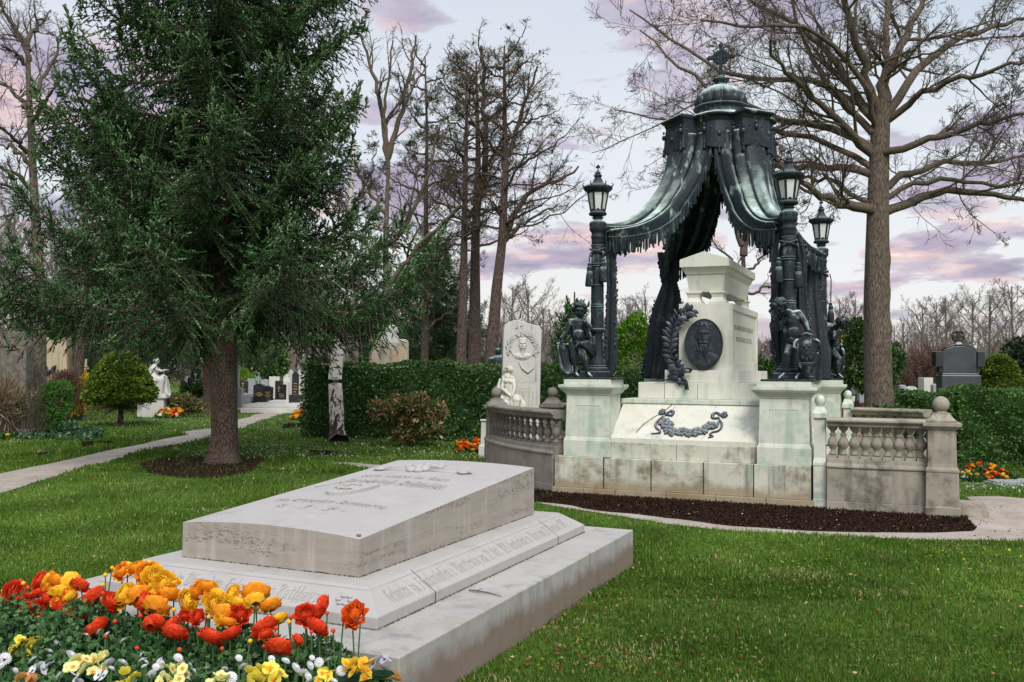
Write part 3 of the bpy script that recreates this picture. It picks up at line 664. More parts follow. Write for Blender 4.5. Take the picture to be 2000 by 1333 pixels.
# raised frame round the sunk panel of the right flank
for q in ((1.13, 3.16, 2.46, 2.553), (1.13, 3.16, 1.6375, 1.75), (1.13, 1.22, 1.75, 2.46), (3.05, 3.16, 1.75, 2.46)):
    b.box(.372, .396, q[0]+.001, q[1]-.001, q[2]+.001, q[3]-.001)
b.xf(shear).build('central_block', M['marble_clean'], mon, bevel=.005)
tb = MB()
for i, (s, z, sz) in enumerate((('DIE GRÖSSE SEINER VATERSTADT', 2.205, .098), ('WAR SEIN STOLZ UND ZIEL', 2.045, .098))):
    text_mb(s, sz, .004, (0, 1, 0), (0, 0, 1), (1, 0, 0), (.373, 2.12, z), mb=tb, bold=.001)
tb.xf(shear).build('lettering', plain('worn_letters', (.33, .33, .27), .8), mon)
# sarcophagus rests on the block
sar = thing('sarcophagus', 'ivory marble sarcophagus with gabled lid and short feet on top of the central block', 'sarcophagus', MF(0.02, 0, 0), TH)
b = MB()
for fx in (-.165, .165):
    for fy in (1.28, 2.98):
        b = MB(); b.stack(fx+.02*0, fy, [(.23, .26, 2.554), (.23, .26, 2.58), (.19, .22, 2.60), (.155, .18, 2.64), (.17, .20, 2.685), (.21, .23, 2.70), (.21, .23, 2.722)]); b.xf(shear).build('foot', M['marble_clean'], sar, bevel=.004)
b = MB(); cy = 2.13; DL = 2.0
b.stack(0, cy, [(.46, DL-.22, 2.7225), (.53, DL-.12, 2.965), (.53, DL-.12, 2.968)])
b.stack(0, cy, [(.55, DL-.09, 2.9685), (.56, DL-.08, 2.985), (.58, DL-.06, 3.00), (.60, DL-.02, 3.035), (.645, DL+.02, 3.055), (.645, DL+.02, 3.058)])
b.xf(shear).build('chest', M['marble_clean'], sar, bevel=.003)
b = MB(); a0 = .335; y0_, y1_ = cy-DL/2-.03, cy+DL/2+.03
b.extr([(-a0, 3.0585), (a0, 3.0585), (a0, 3.165), (0, 3.272), (-a0, 3.165)], (0, 0, 0), (1, 0, 0), (0, 0, 1), (0, 1, 0), y0_, y1_)
b.xf(shear).build('lid', M['marble_clean'], sar, bevel=.004)
def pedestal(par, X, b_):
    m = MB()
    m.stack(0, 0, [(.635, .66, .493), (.635, .66, .70), (.61, .635, .735), (.598, .62, .748), (.598, .62, .755), (.575, .595, 1.28), (.575, .595, 1.30)])
    m.stack(0, 0, [(.60, .62, 1.3005), (.60, .62, 1.315), (.64, .66, 1.33), (.68, .70, 1.36), (.72, .74, 1.37), (.76, .78, 1.40), (.76, .78, 1.432)])
    m.stack(0, 0, [(.64, .66, 1.4325), (.64, .66, 1.502)])
    for s_ in (-1,):      # thin raised panel frame
        yf = -.302
        for q in ((-.17, .17, 1.16, 1.168), (-.17, .17, .86, .868), (-.17, -.162, .868, 1.16), (.162, .17, .868, 1.16)): m.box(q[0], q[1], yf-.004, yf+.02, q[2], q[3])
    o = m.build('pedestal', M['marble'], par, bevel=.004); o.location = (X+.06*b_, b_, 0); return o
for X, b_ in ((-1.27, .34), (1.205, .34), (-1.25, 4.0), (1.25, 4.0)): pedestal(mon, X, b_)
b = MB()
for q in ((-1.03, -1.022, .0135, .03, .1, .49), (-.405, -.395, .018, .03, .1, .48), (.255, .265, .018, .03, .1, .48), (.869, .875, .0135, .03, .1, .49)): b = MB(); b.box(*q); b.build('joint', M['green_stain'], mon)
def panel_pt(s, t, h=0):       # on the inclined panel: s = X, t = 0..1 up the slope
    y = .145+.555*t; z = .752+.428*t**1.12
    return np.array([s+.06*y, y-h*.61, z+h*.79])
# a fine root that has crept along a crack of the panel
b = MB(); P = [panel_pt(-.30, 1, .002), panel_pt(-.38, .80, .004), panel_pt(-.50, .62, .004), panel_pt(-.60, .42, .004), panel_pt(-.655, .22, .003), panel_pt(-.66, .16, .003)]
b.tube(P, [.007, .006, .0055, .0055, .006, .004], 6); o = b.build('root', M['rust']); o.location = MF(0); o.rotation_euler = (0, 0, TH)
tag(o, 'thin rusty brown root creeping along a crack of the inclined marble panel', 'root')
b = MB()
for (s0, t0, s1, t1) in ((-.27, 1, -.275, .86), (-.33, .20, -.38, .02), (.27, 1, .27, .9), (.25, .30, .2, .02)): b.tube([panel_pt(s0, t0, .001), panel_pt((s0+s1)/2+.005, (t0+t1)/2, .001), panel_pt(s1, t1, .001)], .0025, 4); b.build('crack', M['green_stain'], mon); b = MB()
# ------------------------------------------------------------------ balustrades
def bez(P, n):
    t = np.linspace(0, 1, n)[:, None]; P = np.array(P, float)
    return (1-t)**2*P[0]+2*t*(1-t)*P[1]+t*t*P[2]
def sweep(mb, path, prof):
    """closed profile (offset, z) carried along a plan path"""
    P = np.asarray(path); T = np.gradient(P, axis=0); T /= np.linalg.norm(T, axis=1)[:, None]; N = np.stack([-T[:, 1], T[:, 0]], 1)
    k = len(prof); v = [(p[0]+n_[0]*o_, p[1]+n_[1]*o_, z) for p, n_ in zip(P, N) for o_, z in prof]; m = len(P)
    f = [(i*k+j, (i+1)*k+j, (i+1)*k+(j+1) % k, i*k+(j+1) % k) for i in range(m-1) for j in range(k)]+[tuple(range(k)), tuple((m-1)*k+j for j in reversed(range(k)))]
    return mb.add(v, f)
BP = [(.052, 0), (.052, .03), (.040, .036), (.045, .05), (.034, .062), (.024, .085), (.026, .10), (.044, .125), (.058, .15), (.062, .175), (.058, .20), (.046, .225), (.034, .245), (.026, .262), (.040, .27), (.040, .28), (.024, .29), (.022, .305), (.034, .325), (.048, .335), (.05, .366)]
def bmesh_bal():
    m = MB(); m.box(-.055, .055, -.055, .055, 0, .033); m.lathe([(r_, z+.0005) for r_, z in BP[2:-1]], 18); m.box(-.05, .05, -.05, .05, .338, .366); return m
bal_proto = {}
def balustrade(name, label, path, nb, mat, m2):
    t = thing(name, label, 'balustrade', MF(0), TH)
    P = np.array(path); P = P+np.stack([.06*P[:, 1], 0*P[:, 1]], 1)
    m = MB(); sweep(m, P, [(-.15, -.1), (-.15, .11), (.15, .11), (.15, -.1)]); sweep(m, P, [(-.135, .1105), (-.135, .50), (.135, .50), (.135, .1105)]); 
    sweep(m, P, [(-.15, .5005), (-.15, .525), (-.12, .55), (-.115, .605), (.115, .605), (.12, .55), (.15, .525), (.15, .5005)])
    m.build('dwarf_wall', mat, t, bevel=.006)
    m = MB(); sweep(m, P, [(-.10, .972), (-.12, .99), (-.12, 1.02), (-.15, 1.03), (-.165, 1.045), (-.165, 1.065), (-.14, 1.082), (.14, 1.082), (.165, 1.065), (.165, 1.045), (.15, 1.03), (.12, 1.02), (.12, .99), (.10, .972)])
    m.build('handrail', m2, t, bevel=.003)
    d = np.concatenate([[0], np.cumsum(np.linalg.norm(np.diff(P, axis=0), axis=1))])
    first = None
    for k in range(nb):
        s = d[-1]*(k+.5)/nb; x, y = np.interp(s, d, P[:, 0]), np.interp(s, d, P[:, 1])
        if first is None:
            if mat.name in bal_proto: first = bpy.data.objects.new('baluster', bal_proto[mat.name]); COL.objects.link(first); first.parent = t
            else: first = bmesh_bal().build('baluster', mat, t, bevel=0); bal_proto[mat.name] = first.data; first.data.polygons.foreach_set('use_smooth', [len(p.vertices) == 4 and abs(p.normal.z) < .999 and p.area < .0006 for p in first.data.polygons])
            o = first
        else: o = first.copy(); COL.objects.link(o)
        i = np.searchsorted(d, s); tg = P[min(i, len(P)-1)]-P[max(i-1, 0)]
        o.location = (x, y, .6055); o.rotation_euler = (0, 0, math.atan2(tg[1], tg[0]))
    return t
def pier(X, b_, label, mat, rot=0, ball=.092, w=.30):
    p = thing('pier', label, 'pier', MF(X, b_), TH+rot)
    m = MB(); k = w/.30
    m.stack(0, 0, [(.36*k, .36*k, -.1), (.36*k, .36*k, .11), (.345*k, .345*k, .115), (.335*k, .335*k, .50), (.35*k, .35*k, .505), (.35*k, .35*k, .53), (.31*k, .31*k, .56), (.30*k, .30*k, .60), (.29*k, .29*k, .97), (.30*k, .30*k, .985)])
    m.build('shaft', mat, p, bevel=.006)
    m = MB(); m.stack(0, 0, [(.33*k, .33*k, .9855), (.34*k, .34*k, 1.0), (.40*k, .40*k, 1.02), (.40*k, .40*k, 1.06)]); m.stack(0, 0, [(.31*k, .31*k, 1.0605), (.31*k, .31*k, 1.085), (.27*k, .27*k, 1.10), (.21*k, .21*k, 1.13), (.19*k, .19*k, 1.15), (.19*k, .19*k, 1.165)]); m.build('cap', mat, p, bevel=.004)
    m = MB(); m.lathe([(.07, 1.1655), (.07, 1.175), (.05, 1.185)], 16); m.ell((0, 0, 1.185+ball*.86), ball, 24, 14); m.build('ball', mat, p, smooth=True)
    return p
balustrade('balustrade', 'weathered stone balustrade running right from the right front pedestal to the ball-topped pier', bez([(1.72, .06), (2.4, .03), (2.80, .10)], 12), 9, M['sand'], M['sand'])
balustrade('balustrade', 'curved blackened stone balustrade left of the monument, ending in a dark pier by the flowers', bez([(-1.66, .14), (-2.6, .74), (-3.32, 1.72)], 20), 12, M['sand_dark'], M['sand_dark'])
balustrade('balustrade', 'rear stone balustrade seen behind the right front one, running from the back pedestal', bez([(1.75, 3.75), (2.3, 3.6), (2.8, 3.35)], 8), 7, M['sand'], M['sand'])
balustrade('balustrade', 'rear stone balustrade behind the curved left one, reaching back to the monument', bez([(-1.7, 3.9), (-2.3, 3.6), (-2.8, 2.75)], 8), 7, M['sand_dark'], M['sand_dark'])
pier(2.95, .04, 'pale stained pier topped by a ball, right end of the front balustrade', M['sand'])
pier(-3.42, 1.92, 'dark pier topped by a ball, left end of the curved balustrade', M['sand_dark'], .5, .086)
pier(-2.80, 2.72, 'dark pier topped by a ball, just right of the portrait headstone', M['sand_dark'], .2, .086)
def post(X, b_, label):
    p = thing('newel_post', label, 'post', MF(X, b_), TH)
    m = MB(); m.stack(0, 0, [(.15, .26, -.1), (.15, .26, .11), (.145, .25, .112), (.145, .25, .50), (.155, .26, .51), (.155, .26, .54), (.13, .22, .60), (.13, .22, 1.06), (.17, .27, 1.075), (.17, .27, 1.13), (.14, .2, 1.16), (.11, .14, 1.20), (.11, .14, 1.215)])
    m.build('shaft', M['marble'], p, bevel=.005)
    m = MB(); m.ell((0, 0, 1.275), (.062, .062, .072), 18, 12); m.build('ball', M['marble'], p, smooth=True); return p
post(1.63, .13, 'small marble newel post with a ball against the right side of the right front pedestal')
post(1.66, 3.8, 'small marble newel post with a ball beside the rear right pedestal')
kb = MB(); kb.frus(0, 0, .34, .5, -.05, .28, .44, .14); o = kb.build('kerb_stone', M['sand'], None, bevel=.01); o.location = MF(3.26, .22); o.rotation_euler = (0, 0, TH)
tag(o, 'low sloping kerb stone on the gravel beside the right hand pier', 'kerb stone')
# ================================================================== BRONZE COLUMNS AND LANTERNS
CO = {}
def column(nm, X, b_, label, rope=True, tas=((-.075, -.12, 2.86), (.10, -.07, 2.92)), cart=False):
    c = thing('bronze_column', label, 'column', MF(X, b_), TH, 'bronze lantern columns of the canopy'); CO[nm] = c
    m = MB(); m.box(-.31, .31, -.32, .32, 1.5025, 1.528); m.stack(0, 0, [(.36, .36, 1.5285), (.36, .36, 1.60), (.33, .33, 1.612)])
    m.lathe([(.155, 1.6125), (.16, 1.63), (.15, 1.655), (.125, 1.665), (.13, 1.68), (.118, 1.695)], 28); m.build('base', M['bronze_dk'], c, bevel=.003)
    m = MB(); fl = lambda t, z: 1-.07*abs(math.sin(9*t))*(1 if 1.72 < z < 2.08 else 0)
    m.lathe([(.115, 1.6955), (.108, 1.72), (.092, 1.79), (.082, 1.88), (.075, 1.98), (.072, 2.08), (.078, 2.10), (.076, 2.12), (.10, 2.135), (.105, 2.16), (.10, 2.18), (.088, 2.185)], 54, mod=fl)
    rel = lambda t, z: 1+.018*math.sin(5*t+z*9)*math.sin(z*31+2*t)*(1 if 2.2 < z < 3.25 else 0)
    pr = [(.088, 2.186)]+[(.088-.006*k/40, 2.19+k*.0275) for k in range(41)]
    m.lathe(pr, 40, mod=rel)
    for z in (2.47, 2.50, 2.76, 3.02, 3.05, 3.30): m.lathe([(.088, z-.008), (.094, z-.004), (.094, z+.004), (.088, z+.008)], 28)
    m.lathe([(.082, 3.291), (.080, 3.36), (.086, 3.40), (.092, 3.41), (.092, 3.425), (.082, 3.435), (.085, 3.48), (.105, 3.50), (.112, 3.53), (.108, 3.56), (.115, 3.575), (.112, 3.61), (.09, 3.63), (.06, 3.645), (.06, 3.66)], 28)
    m.build('shaft', M['bronze'], c, smooth=True)
    # lantern
    m = MB(); m.lathe([(.055, 3.6605), (.085, 3.675), (.06, 3.69), (.075, 3.70), (.118, 3.715), (.122, 3.735), (.112, 3.75), (.10, 3.76)], 24)
    n = 6; rb, rt, zb, zt = .092, .138, 3.7605, 4.03
    P = lambda k, r_, z: np.array([r_*math.cos(2*math.pi*k/n+.3), r_*math.sin(2*math.pi*k/n+.3), z])
    for k in range(n):
        m.tube([P(k, rb, zb), P(k, rt, zt)], .013, 6)
        m.tube([P(k, rb, zb+.008), P(k+1, rb, zb+.008)], .012, 5); m.tube([P(k, rt, zt-.008), P(k+1, rt, zt-.008)], .014, 5)
        a, q = P(k, rb, zb+.02), P(k+1, rb, zb+.02); m.ell((a+q)/2, (.022, .022, .02), 8, 5)
    m.lathe([(.15, 4.0305), (.17, 4.045), (.185, 4.065), (.192, 4.085), (.18, 4.10), (.15, 4.115), (.13, 4.12), (.09, 4.135), (.068, 4.17), (.052, 4.205), (.04, 4.23), (.055, 4.24), (.052, 4.26), (.028, 4.275), (.042, 4.285), (.03, 4.30), (.014, 4.31), (.014, 4.33)], 36, mod=lambda t, z: 1+.045*abs(math.cos(3*(t-.3)))*(1 if 4.04 < z < 4.11 else 0))
    for k in range(n):
        a = 2*math.pi*k/n+.3; d = np.array([math.cos(a), math.sin(a), 0]); o_ = d*.175+np.array([0, 0, 4.105]); pts = []
        for t in np.linspace(0, 1, 12):
            w_ = t*3.4; pts.append(o_+d*(.030*math.sin(w_)*(1-.4*t)+.012*t)+np.array([0, 0, .030*(1-math.cos(w_))*(1-.35*t)]))
        m.tube(pts, np.linspace(.011, .004, 12), 6); m.ell(o_+d*-.01-np.array([0, 0, .02]), .02, 8, 5)
    for dx, dz, r_ in ((0, .036, .013), (-.02, .052, .014), (.02, .052, .014), (0, .052, .012), (0, .074, .014), (-.012, .066, .01), (.012, .066, .01)): m.ell((dx, 0, 4.325+dz-.01), (r_, .008, r_), 8, 5)
    lan = m.build('lantern', M['bronze_dk'], c, smooth=False, bevel=0)
    lan.data.polygons.foreach_set('use_smooth', [p.area < .0009 for p in lan.data.polygons])
    for k in range(n):
        m = MB(); q = [P(k+.13, rb*.965, zb+.018), P(k+.87, rb*.965, zb+.018), P(k+.87, rt*.965, zt-.014), P(k+.13, rt*.965, zt-.014)]
        q = [p_*np.array([.96, .96, 1]) for p_ in q]; m.add(q, [(0, 1, 2, 3)]); m.build('pane', M['frosted'], lan, solid=.003)
    # rope bound round the shaft, with hanging tassels
    if rope:
        m = MB(); P_ = []
        for t in np.linspace(0, 1, 60): a = t*4*math.pi; P_.append((.103*math.cos(a), .103*math.sin(a), 3.20+.06*math.sin(a*.5+.6)+.03*t))
        m.tube(P_, .013, 7); m.build('rope', M['bronze_dk'], c, smooth=True)
        for tx_, ty_, tz_ in tas:
            m = MB(); m.tube([(tx_*.9, ty_*.9, 3.22), (tx_*1.05, ty_*1.05, 3.12), (tx_, ty_, tz_+.18)], .009, 6)
            m.lathe([(.012, .20), (.024, .195), (.03, .175), (.02, .155), (.034, .145), (.04, .125), (.034, .108), (.04, .098), (.034, .088)][::-1], 16, c=(tx_, ty_, tz_))
            m.lathe([(.045, -.12), (.052, -.10), (.046, 0), (.034, .087)], 32, c=(tx_, ty_, tz_), mod=lambda t, z: 1+.14*math.sin(11*t)+.04*math.sin(5*t+z*30))
            m.build('tassel', M['bronze'], c, smooth=True)
column('FL', -1.23, .34, 'left front bronze lantern column, behind the curly cherub leaning on its shield')
column('FR', 1.24, .34, 'right front bronze lantern column, tallest in the photo, above the bent cherub', tas=((-.11, -.10, 2.84), (.12, -.03, 2.78)))
column('BR', 1.25, 4.0, 'right rear bronze column, rightmost and smaller, with its lantern beside the bare tree trunk', tas=((.14, .05, 2.55),))
column('BL', -1.22, 4.0, 'left rear bronze column mostly hidden behind the hanging curtain, only part of its lantern showing', tas=((-.1, .1, 2.7),))
# ================================================================== CANOPY
can = thing('bronze_canopy', 'green bronze tent canopy with ribbed dome, cross and draped cloth slung between four lantern columns', 'canopy', MF(.03, 2.16), TH)
def outline():
    out = []; s2 = math.sqrt(.5)
    for k in range(4):
        a = -math.pi/4+k*math.pi/2; c = np.array([math.cos(a), math.sin(a)]); p = np.array([-math.sin(a), math.cos(a)])
        out += [c*.60-p*.235, c*.815-p*.235, c*.815+p*.235, c*.60+p*.235]
        A = c*.60+p*.235; a2 = a+math.pi/2; c2 = np.array([math.cos(a2), math.sin(a2)]); p2 = np.array([-math.sin(a2), math.cos(a2)]); B = c2*.60-p2*.235
        md = (c+c2)/np.linalg.norm(c+c2)
        for t in np.linspace(0, 1, 10)[1:-1]: out.append(A+(B-A)*t+md*.13*math.sin(math.pi*t))
    return np.array(out)
OUT = outline(); s_ = np.concatenate([[0], np.cumsum(np.linalg.norm(np.roll(OUT, -1, 0)-OUT, axis=1))]); TOT = s_[-1]
def oat(s): s = s % TOT; return np.array([np.interp(s, s_, np.append(OUT[:, 0], OUT[0, 0])), np.interp(s, s_, np.append(OUT[:, 1], OUT[0, 1]))])
def ring(d, z, pts=OUT):
    r_ = np.linalg.norm(pts, axis=1)[:, None]; q = pts*(1+d/r_); return np.concatenate([q, np.full((len(q), 1), z)], 1)
m = MB(); m.grid([ring(-.02, 5.17), ring(.0, 5.18), ring(.012, 5.20), ring(.02, 5.225), ring(.055, 5.24), ring(.075, 5.255), ring(.078, 5.275), ring(.06, 5.292), ring(.0, 5.297), ring(-.10, 5.305)], closed=True)
n = len(OUT); circ = OUT/np.linalg.norm(OUT, axis=1)[:, None]
rows = []
for t in np.linspace(0, 1, 8): w_ = t**.8; rows.append(np.concatenate([ring(-.10, 0)[:, :2]*(1-w_)+circ*.37*w_, np.full((n, 1), 5.305+.115*t**1.8)], 1))
m.grid(rows, closed=True)
m.build('cornice', M['bronze_cloth'], can)
m = MB(); m.lathe([(.37, 5.42), (.355, 5.47), (.36, 5.50), (.395, 5.51), (.405, 5.525), (.395, 5.54), (.375, 5.545)], 48, cap=False, mod=lambda t, z: 1+(.02*math.sin(16*t) if z < 5.49 else 0)); m.build('drum', M['bronze'], can)
dp = [(.365, 5.545), (.385, 5.575), (.39, 5.61), (.38, 5.66), (.352, 5.72), (.30, 5.775), (.235, 5.82), (.16, 5.855), (.08, 5.88)]
m = MB(); m.lathe(dp, 144, cap=False, mod=lambda t, z: 1-.20*(1-abs(math.sin(7*t))**.5)*(1-abs(z-5.66)/.42)); m.build('dome', M['bronze_cloth'], can, smooth=True)
m = MB(); m.lathe([(.10, 5.87), (.085, 5.90), (.075, 5.92), (.12, 5.945), (.125, 5.965), (.10, 5.98), (.04, 5.99), (.055, 6.005), (.03, 6.02), (.02, 6.03)], 24, mod=lambda t, z: 1+(.06*math.sin(10*t) if 5.94 < z < 5.975 else 0))
m.build('finial', M['bronze'], can, smooth=True)
m = MB(); m.box(-.024, .024, -.02, .02, 6.03, 6.47); m.box(-.16, .16, -.019, .019, 6.28, 6.33)
for x, z, dx, dz in ((-.175, 6.305, .03, .04), (.175, 6.305, .03, .04), (0, 6.485, .04, .035)):
    m.ell((x, 0, z), (dx, .022, dz), 10, 6); m.ell((x*1.14, 0, z+(.025 if x == 0 else 0)), (.018, .018, .02), 8, 5)
for sx in (-1, 1):
    for sz in (-1, 1):
        for k in range(3): m.ell((sx*(.045+.022*k), 0, 6.305+sz*(.085-.018*k)), (.024, .017, .026), 8, 5)
        m.ell((sx*.05, 0, 6.305+sz*.05), (.03, .014, .03), 8, 5)
m.build('cross', M['bronze_dk'], can, bevel=.002)
# scalloped valance
ns = 14; per = TOT/ns; rows = 360; v0 = []; v1 = []; v2 = []
m = MB()
for i in range(rows):
    s = TOT*i/rows; q = oat(s); r_ = np.linalg.norm(q); f = (s/per) % 1
    drop = 5.0-.155-(.075 if True else 0)*(abs(math.sin(math.pi*f))**.55)
    bulge = .012+.012*math.sin(math.pi*f)
    v0.append([*q*(1-.01/r_), 5.185]); v1.append([*q*(1+bulge/r_), 5.02]); v2.append([*q*(1+(bulge+.012)/r_), drop+.01]); 
m.grid([v0, v1, v2, [[*(np.array(p[:2])*.985), p[2]-.004] for p in v2]], closed=True); 
m.build('valance', M['bronze_dk'], can, solid=.008)
m = MB()
for k in range(ns):
    for ff, r1 in ((.5, .03), (.25, .012), (.75, .012)):
        q = oat((k+ff)*per); rn = np.linalg.norm(q); m.ell((*q*(1+.022/rn), 4.97 if ff == .5 else 5.07), (r1, r1, r1*1.3), 9, 6)
    q = oat(k*per); rn = np.linalg.norm(q)
    for z, r1 in ((5.12, .016), (5.05, .028), (5.05, .016)): m.ell((*q*(1+.03/rn), z), (r1, r1, r1*1.4), 10, 6)
m.build('relief_ornament', M['bronze'], can, smooth=True)
for k in range(ns):
    for ff, z in ((0, 4.845), (.5, 4.765)):
        q = oat((k+ff)*per); rn = np.linalg.norm(q); m = MB(); c = (*(q*(1+.025/rn)), z)
        m.lathe([(.024, -.075), (.027, -.06), (.018, -.015), (.011, -.005), (.021, .012), (.017, .028), (.006, .036), (.005, .06)], 12, c=c, mod=lambda t, z: 1+.1*math.sin(6*t)); m.build('tassel', M['bronze_dk'], can, smooth=True)
# four draped cloths
def fold(u):
    a = abs(u)
    g_ = lambda c, w: math.exp(-((a-c)/w)**2)
    return .030*g_(0, .16)-.06*g_(.29, .05)+.055*g_(.46, .085)-.05*g_(.60, .04)+.065*g_(.76, .085)-.035*g_(.93, .04)+.015*g_(1.0, .04)
NU, NTT = 110, 40
colp = {(-1, -1): (-1.26, -1.82), (1, -1): (1.21, -1.82), (1, 1): (1.22, 1.84), (-1, 1): (-1.25, 1.84)}
names = {}
def swag(sx, sy):
    a = math.atan2(sy, sx); kk = {(1, -1): 0, (1, 1): 1, (-1, 1): 2, (-1, -1): 3}[(sx, sy)]
    sc0 = TOT/4*kk+s_[1]+.235        # arclength of this corner's middle
    cp = np.array(colp[(sx, sy)]); cp = cp+np.array([.06*cp[1], 0])
    ln = np.linalg.norm(cp); cd = cp/ln; cpn = np.array([-cd[1], cd[0]]); att = cp-cd*.10
    G_ = np.zeros((NTT+1, NU+1, 3))
    for j in range(NU+1):
        u = -1+2*j/NU; q = oat(sc0+u*TOT/8*.992); q = q*(1-.035/np.linalg.norm(q))
        B = att+cpn*u*.12
        zt, zb = 5.02, 3.575-.17*abs(u)**1.3
        for i in range(NTT+1):
            t = i/NTT
            th_ = t*math.pi/2; w_ = (1-math.cos(th_))**.94; h_ = math.sin(th_)**(1.12)
            p = q+(B-q)*w_; z = zt+(zb-zt)*h_
            z -= .10*abs(u)*math.sin(math.pi*t)**2*(.6 if t < .5 else 1)
            G_[i, j] = (p[0], p[1], z)
    # normals and folds
    du = np.gradient(G_, axis=1); dt = np.gradient(G_, axis=0); N = np.cross(du, dt); N /= np.linalg.norm(N, axis=2)[..., None]+1e-9
    ctr = np.array([0, 0, 3.2]); sg = np.sign(((G_-ctr)*N).sum(2)).mean(); N *= np.sign(sg)
    f = np.array([fold(-1+2*j/NU) for j in range(NU+1)])[None]*(.35+.9*np.sin(np.linspace(.1, 1, NTT+1)*math.pi*.75))[:, None]
    wv = .006*np.sin(np.linspace(0, 9, NTT+1))[:, None]*np.cos(np.linspace(0, 30, NU+1))[None]
    f2 = f*1.35+wv
    G_ += N*f2[..., None]
    return G_
FR_ = MB()
for sx, sy in ((-1, -1), (1, -1), (1, 1), (-1, 1)):
    G_ = swag(sx, sy); m = MB(); m.grid(G_); o = m.build('draped_cloth', M['bronze_cloth'], can, smooth=True, solid=.022)
    # buttons along the embroidered band and fringe along both hems
    bt_ = MB()
    for j in (int(NU*.355), int(NU*.645)):
        for i in range(6, NTT-4, 4): bt_.ell(G_[i, j]+[0, 0, .01], .017, 8, 6)
    bt_.build('button', M['bronze_dk'], o, smooth=True)
    rr = np.random.RandomState(int(sx+3*sy+9)); fr = MB()
    for j, sgn in ((0, 1), (NU, -1)):
        E_ = G_[:, j]; d = np.concatenate([[0], np.cumsum(np.linalg.norm(np.diff(E_, axis=0), axis=1))]); L = d[-1]; s = .25
        for k in range(2):
            pass
        while s < L:
            p = np.array([np.interp(s, d, E_[:, i]) for i in range(3)]); slope = s/L
            ln_ = (.10+.10*min(1, slope*1.3))*(.8+.4*rr.rand()); jx, jy = rr.randn(2)*.012
            fr.tube([p+[0, 0, .012], p+[jx*.5, jy*.5, -ln_*.45], p+[jx, jy, -ln_]], [.013, .011, .013], 5); 
            if rr.rand() < .5: fr.ell(p+[jx, jy, -ln_-.01], (.012, .012, .016), 6, 4)
            s += .021+.008*rr.rand()
        fr.tube(E_+[0, 0, -.002], .014, 6)
    fr.build('fringe', M['bronze'], o)
# dark ceiling cloth inside the cap
m = MB(); m.lathe([(.66, 5.16), (.5, 5.26), (.3, 5.36), (.02, 5.40)], 32, cap=False); m.build('lining', M['bronze_dk'], can, solid=.01)
# ------------------------------------------------------------------ hanging curtains
def curtain(label, pts, rx, ry=None, k=7, amp=.28, seed=0, seg=60):
    """gathered cloth as a folded tube following pts = [(X, b, z)]"""
    rr = np.random.RandomState(seed); P = np.array(pts, float); d = np.linspace(0, 1, len(P)); t = np.linspace(0, 1, seg)
    from_ = np.stack([np.interp(t, d, P[:, i]) for i in range(3)], 1)
    for _ in range(5): from_[1:-1] = (from_[:-2]+from_[1:-1]*2+from_[2:])/4
    rxx = np.interp(t, np.linspace(0, 1, len(rx)), rx); ryy = rxx*.6 if ry is None else np.interp(t, np.linspace(0, 1, len(ry)), ry)
    th_ = np.linspace(0, 2*math.pi, 73)[:-1]; ph = rr.rand(4)*6
    V = []
    for i in range(seg):
        a = amp*(.5+.5*rxx[i]/max(rxx)); f = 1+a*np.sin(k*th_+ph[0]+1.6*math.sin(t[i]*2.2+ph[1]))+.4*a*np.sin((k*2+1)*th_+ph[2]+t[i]*5)
        V.append(np.stack([from_[i, 0]+.06*from_[i, 1]+rxx[i]*f*np.cos(th_), from_[i, 1]+ryy[i]*f*np.sin(th_), np.full(72, from_[i, 2])+.02*np.sin(3*th_+t[i]*9)], 1))
    root = thing('bronze_curtain', label, 'curtain', MF(0), TH, 'bronze curtains hanging from the canopy corners')
    m = MB(); m.grid(V, closed=True); m.build('cloth', M['bronze_dk'], root, smooth=True)
    fr = MB(); V = np.array(V)
    for jj, sd in ((int(36), 1), (2, 3)):
        for i in range(4, seg-1):
            p = V[i, (jj+i//9) % 72]; rr2 = rr.randn(3)*.008
            for q in range(3): fr.ell(p+[rr.randn()*.014, rr.randn()*.014, -.03*q/3+rr.randn()*.01], (.013, .013, .024), 6, 4)
    fr.build('fringe', M['bronze'], root, smooth=True)
    return root
curtain('slim dark bronze curtain hanging down the right side of the left front lantern column', [(-1.12, .42, 3.50), (-1.08, .44, 3.2), (-1.07, .44, 2.6), (-1.07, .42, 2.1), (-1.06, .42, 1.8), (-1.10, .42, 1.535)], [.05, .06, .055, .06, .065, .075, .085, .05], k=5, seed=1)
curtain('broad dark bronze curtain hanging behind the laurel branch left of the central marble block', [(-1.13, 3.72, 3.62), (-1.16, 3.78, 3.2), (-1.16, 3.8, 2.95), (-1.2, 3.75, 2.6), (-1.23, 3.7, 2.1), (-1.28, 3.7, 1.51)], [.20, .15, .115, .17, .22, .25, .27, .27], k=8, seed=2, amp=.2)
curtain('narrow dark bronze curtain gathered down the left side of the right front lantern column', [(1.12, .44, 3.50), (1.07, .45, 3.2), (1.08, .42, 2.6), (1.09, .42, 2.2), (1.10, .42, 1.9), (1.12, .42, 1.535)], [.05, .06, .055, .06, .06, .05, .04], k=5, seed=3)
curtain('dark bronze curtain falling close behind the right front lantern column, beside its long tassel', [(1.30, .55, 3.35), (1.36, .56, 3.1), (1.36, .54, 2.6), (1.38, .52, 2.2), (1.40, .5, 1.9), (1.40, .46, 1.535)], [.05, .07, .065, .07, .075, .08, .08], k=5, seed=4)
curtain('wide dark bronze curtain with deep folds hanging below the right rear lantern', [(1.13, 3.82, 3.5), (1.10, 3.82, 3.2), (1.10, 3.82, 2.8), (1.14, 3.78, 2.3), (1.18, 3.74, 1.9), (1.15, 3.7, 1.51)], [.10, .12, .13, .16, .19, .21, .22], k=7, seed=5, amp=.2)
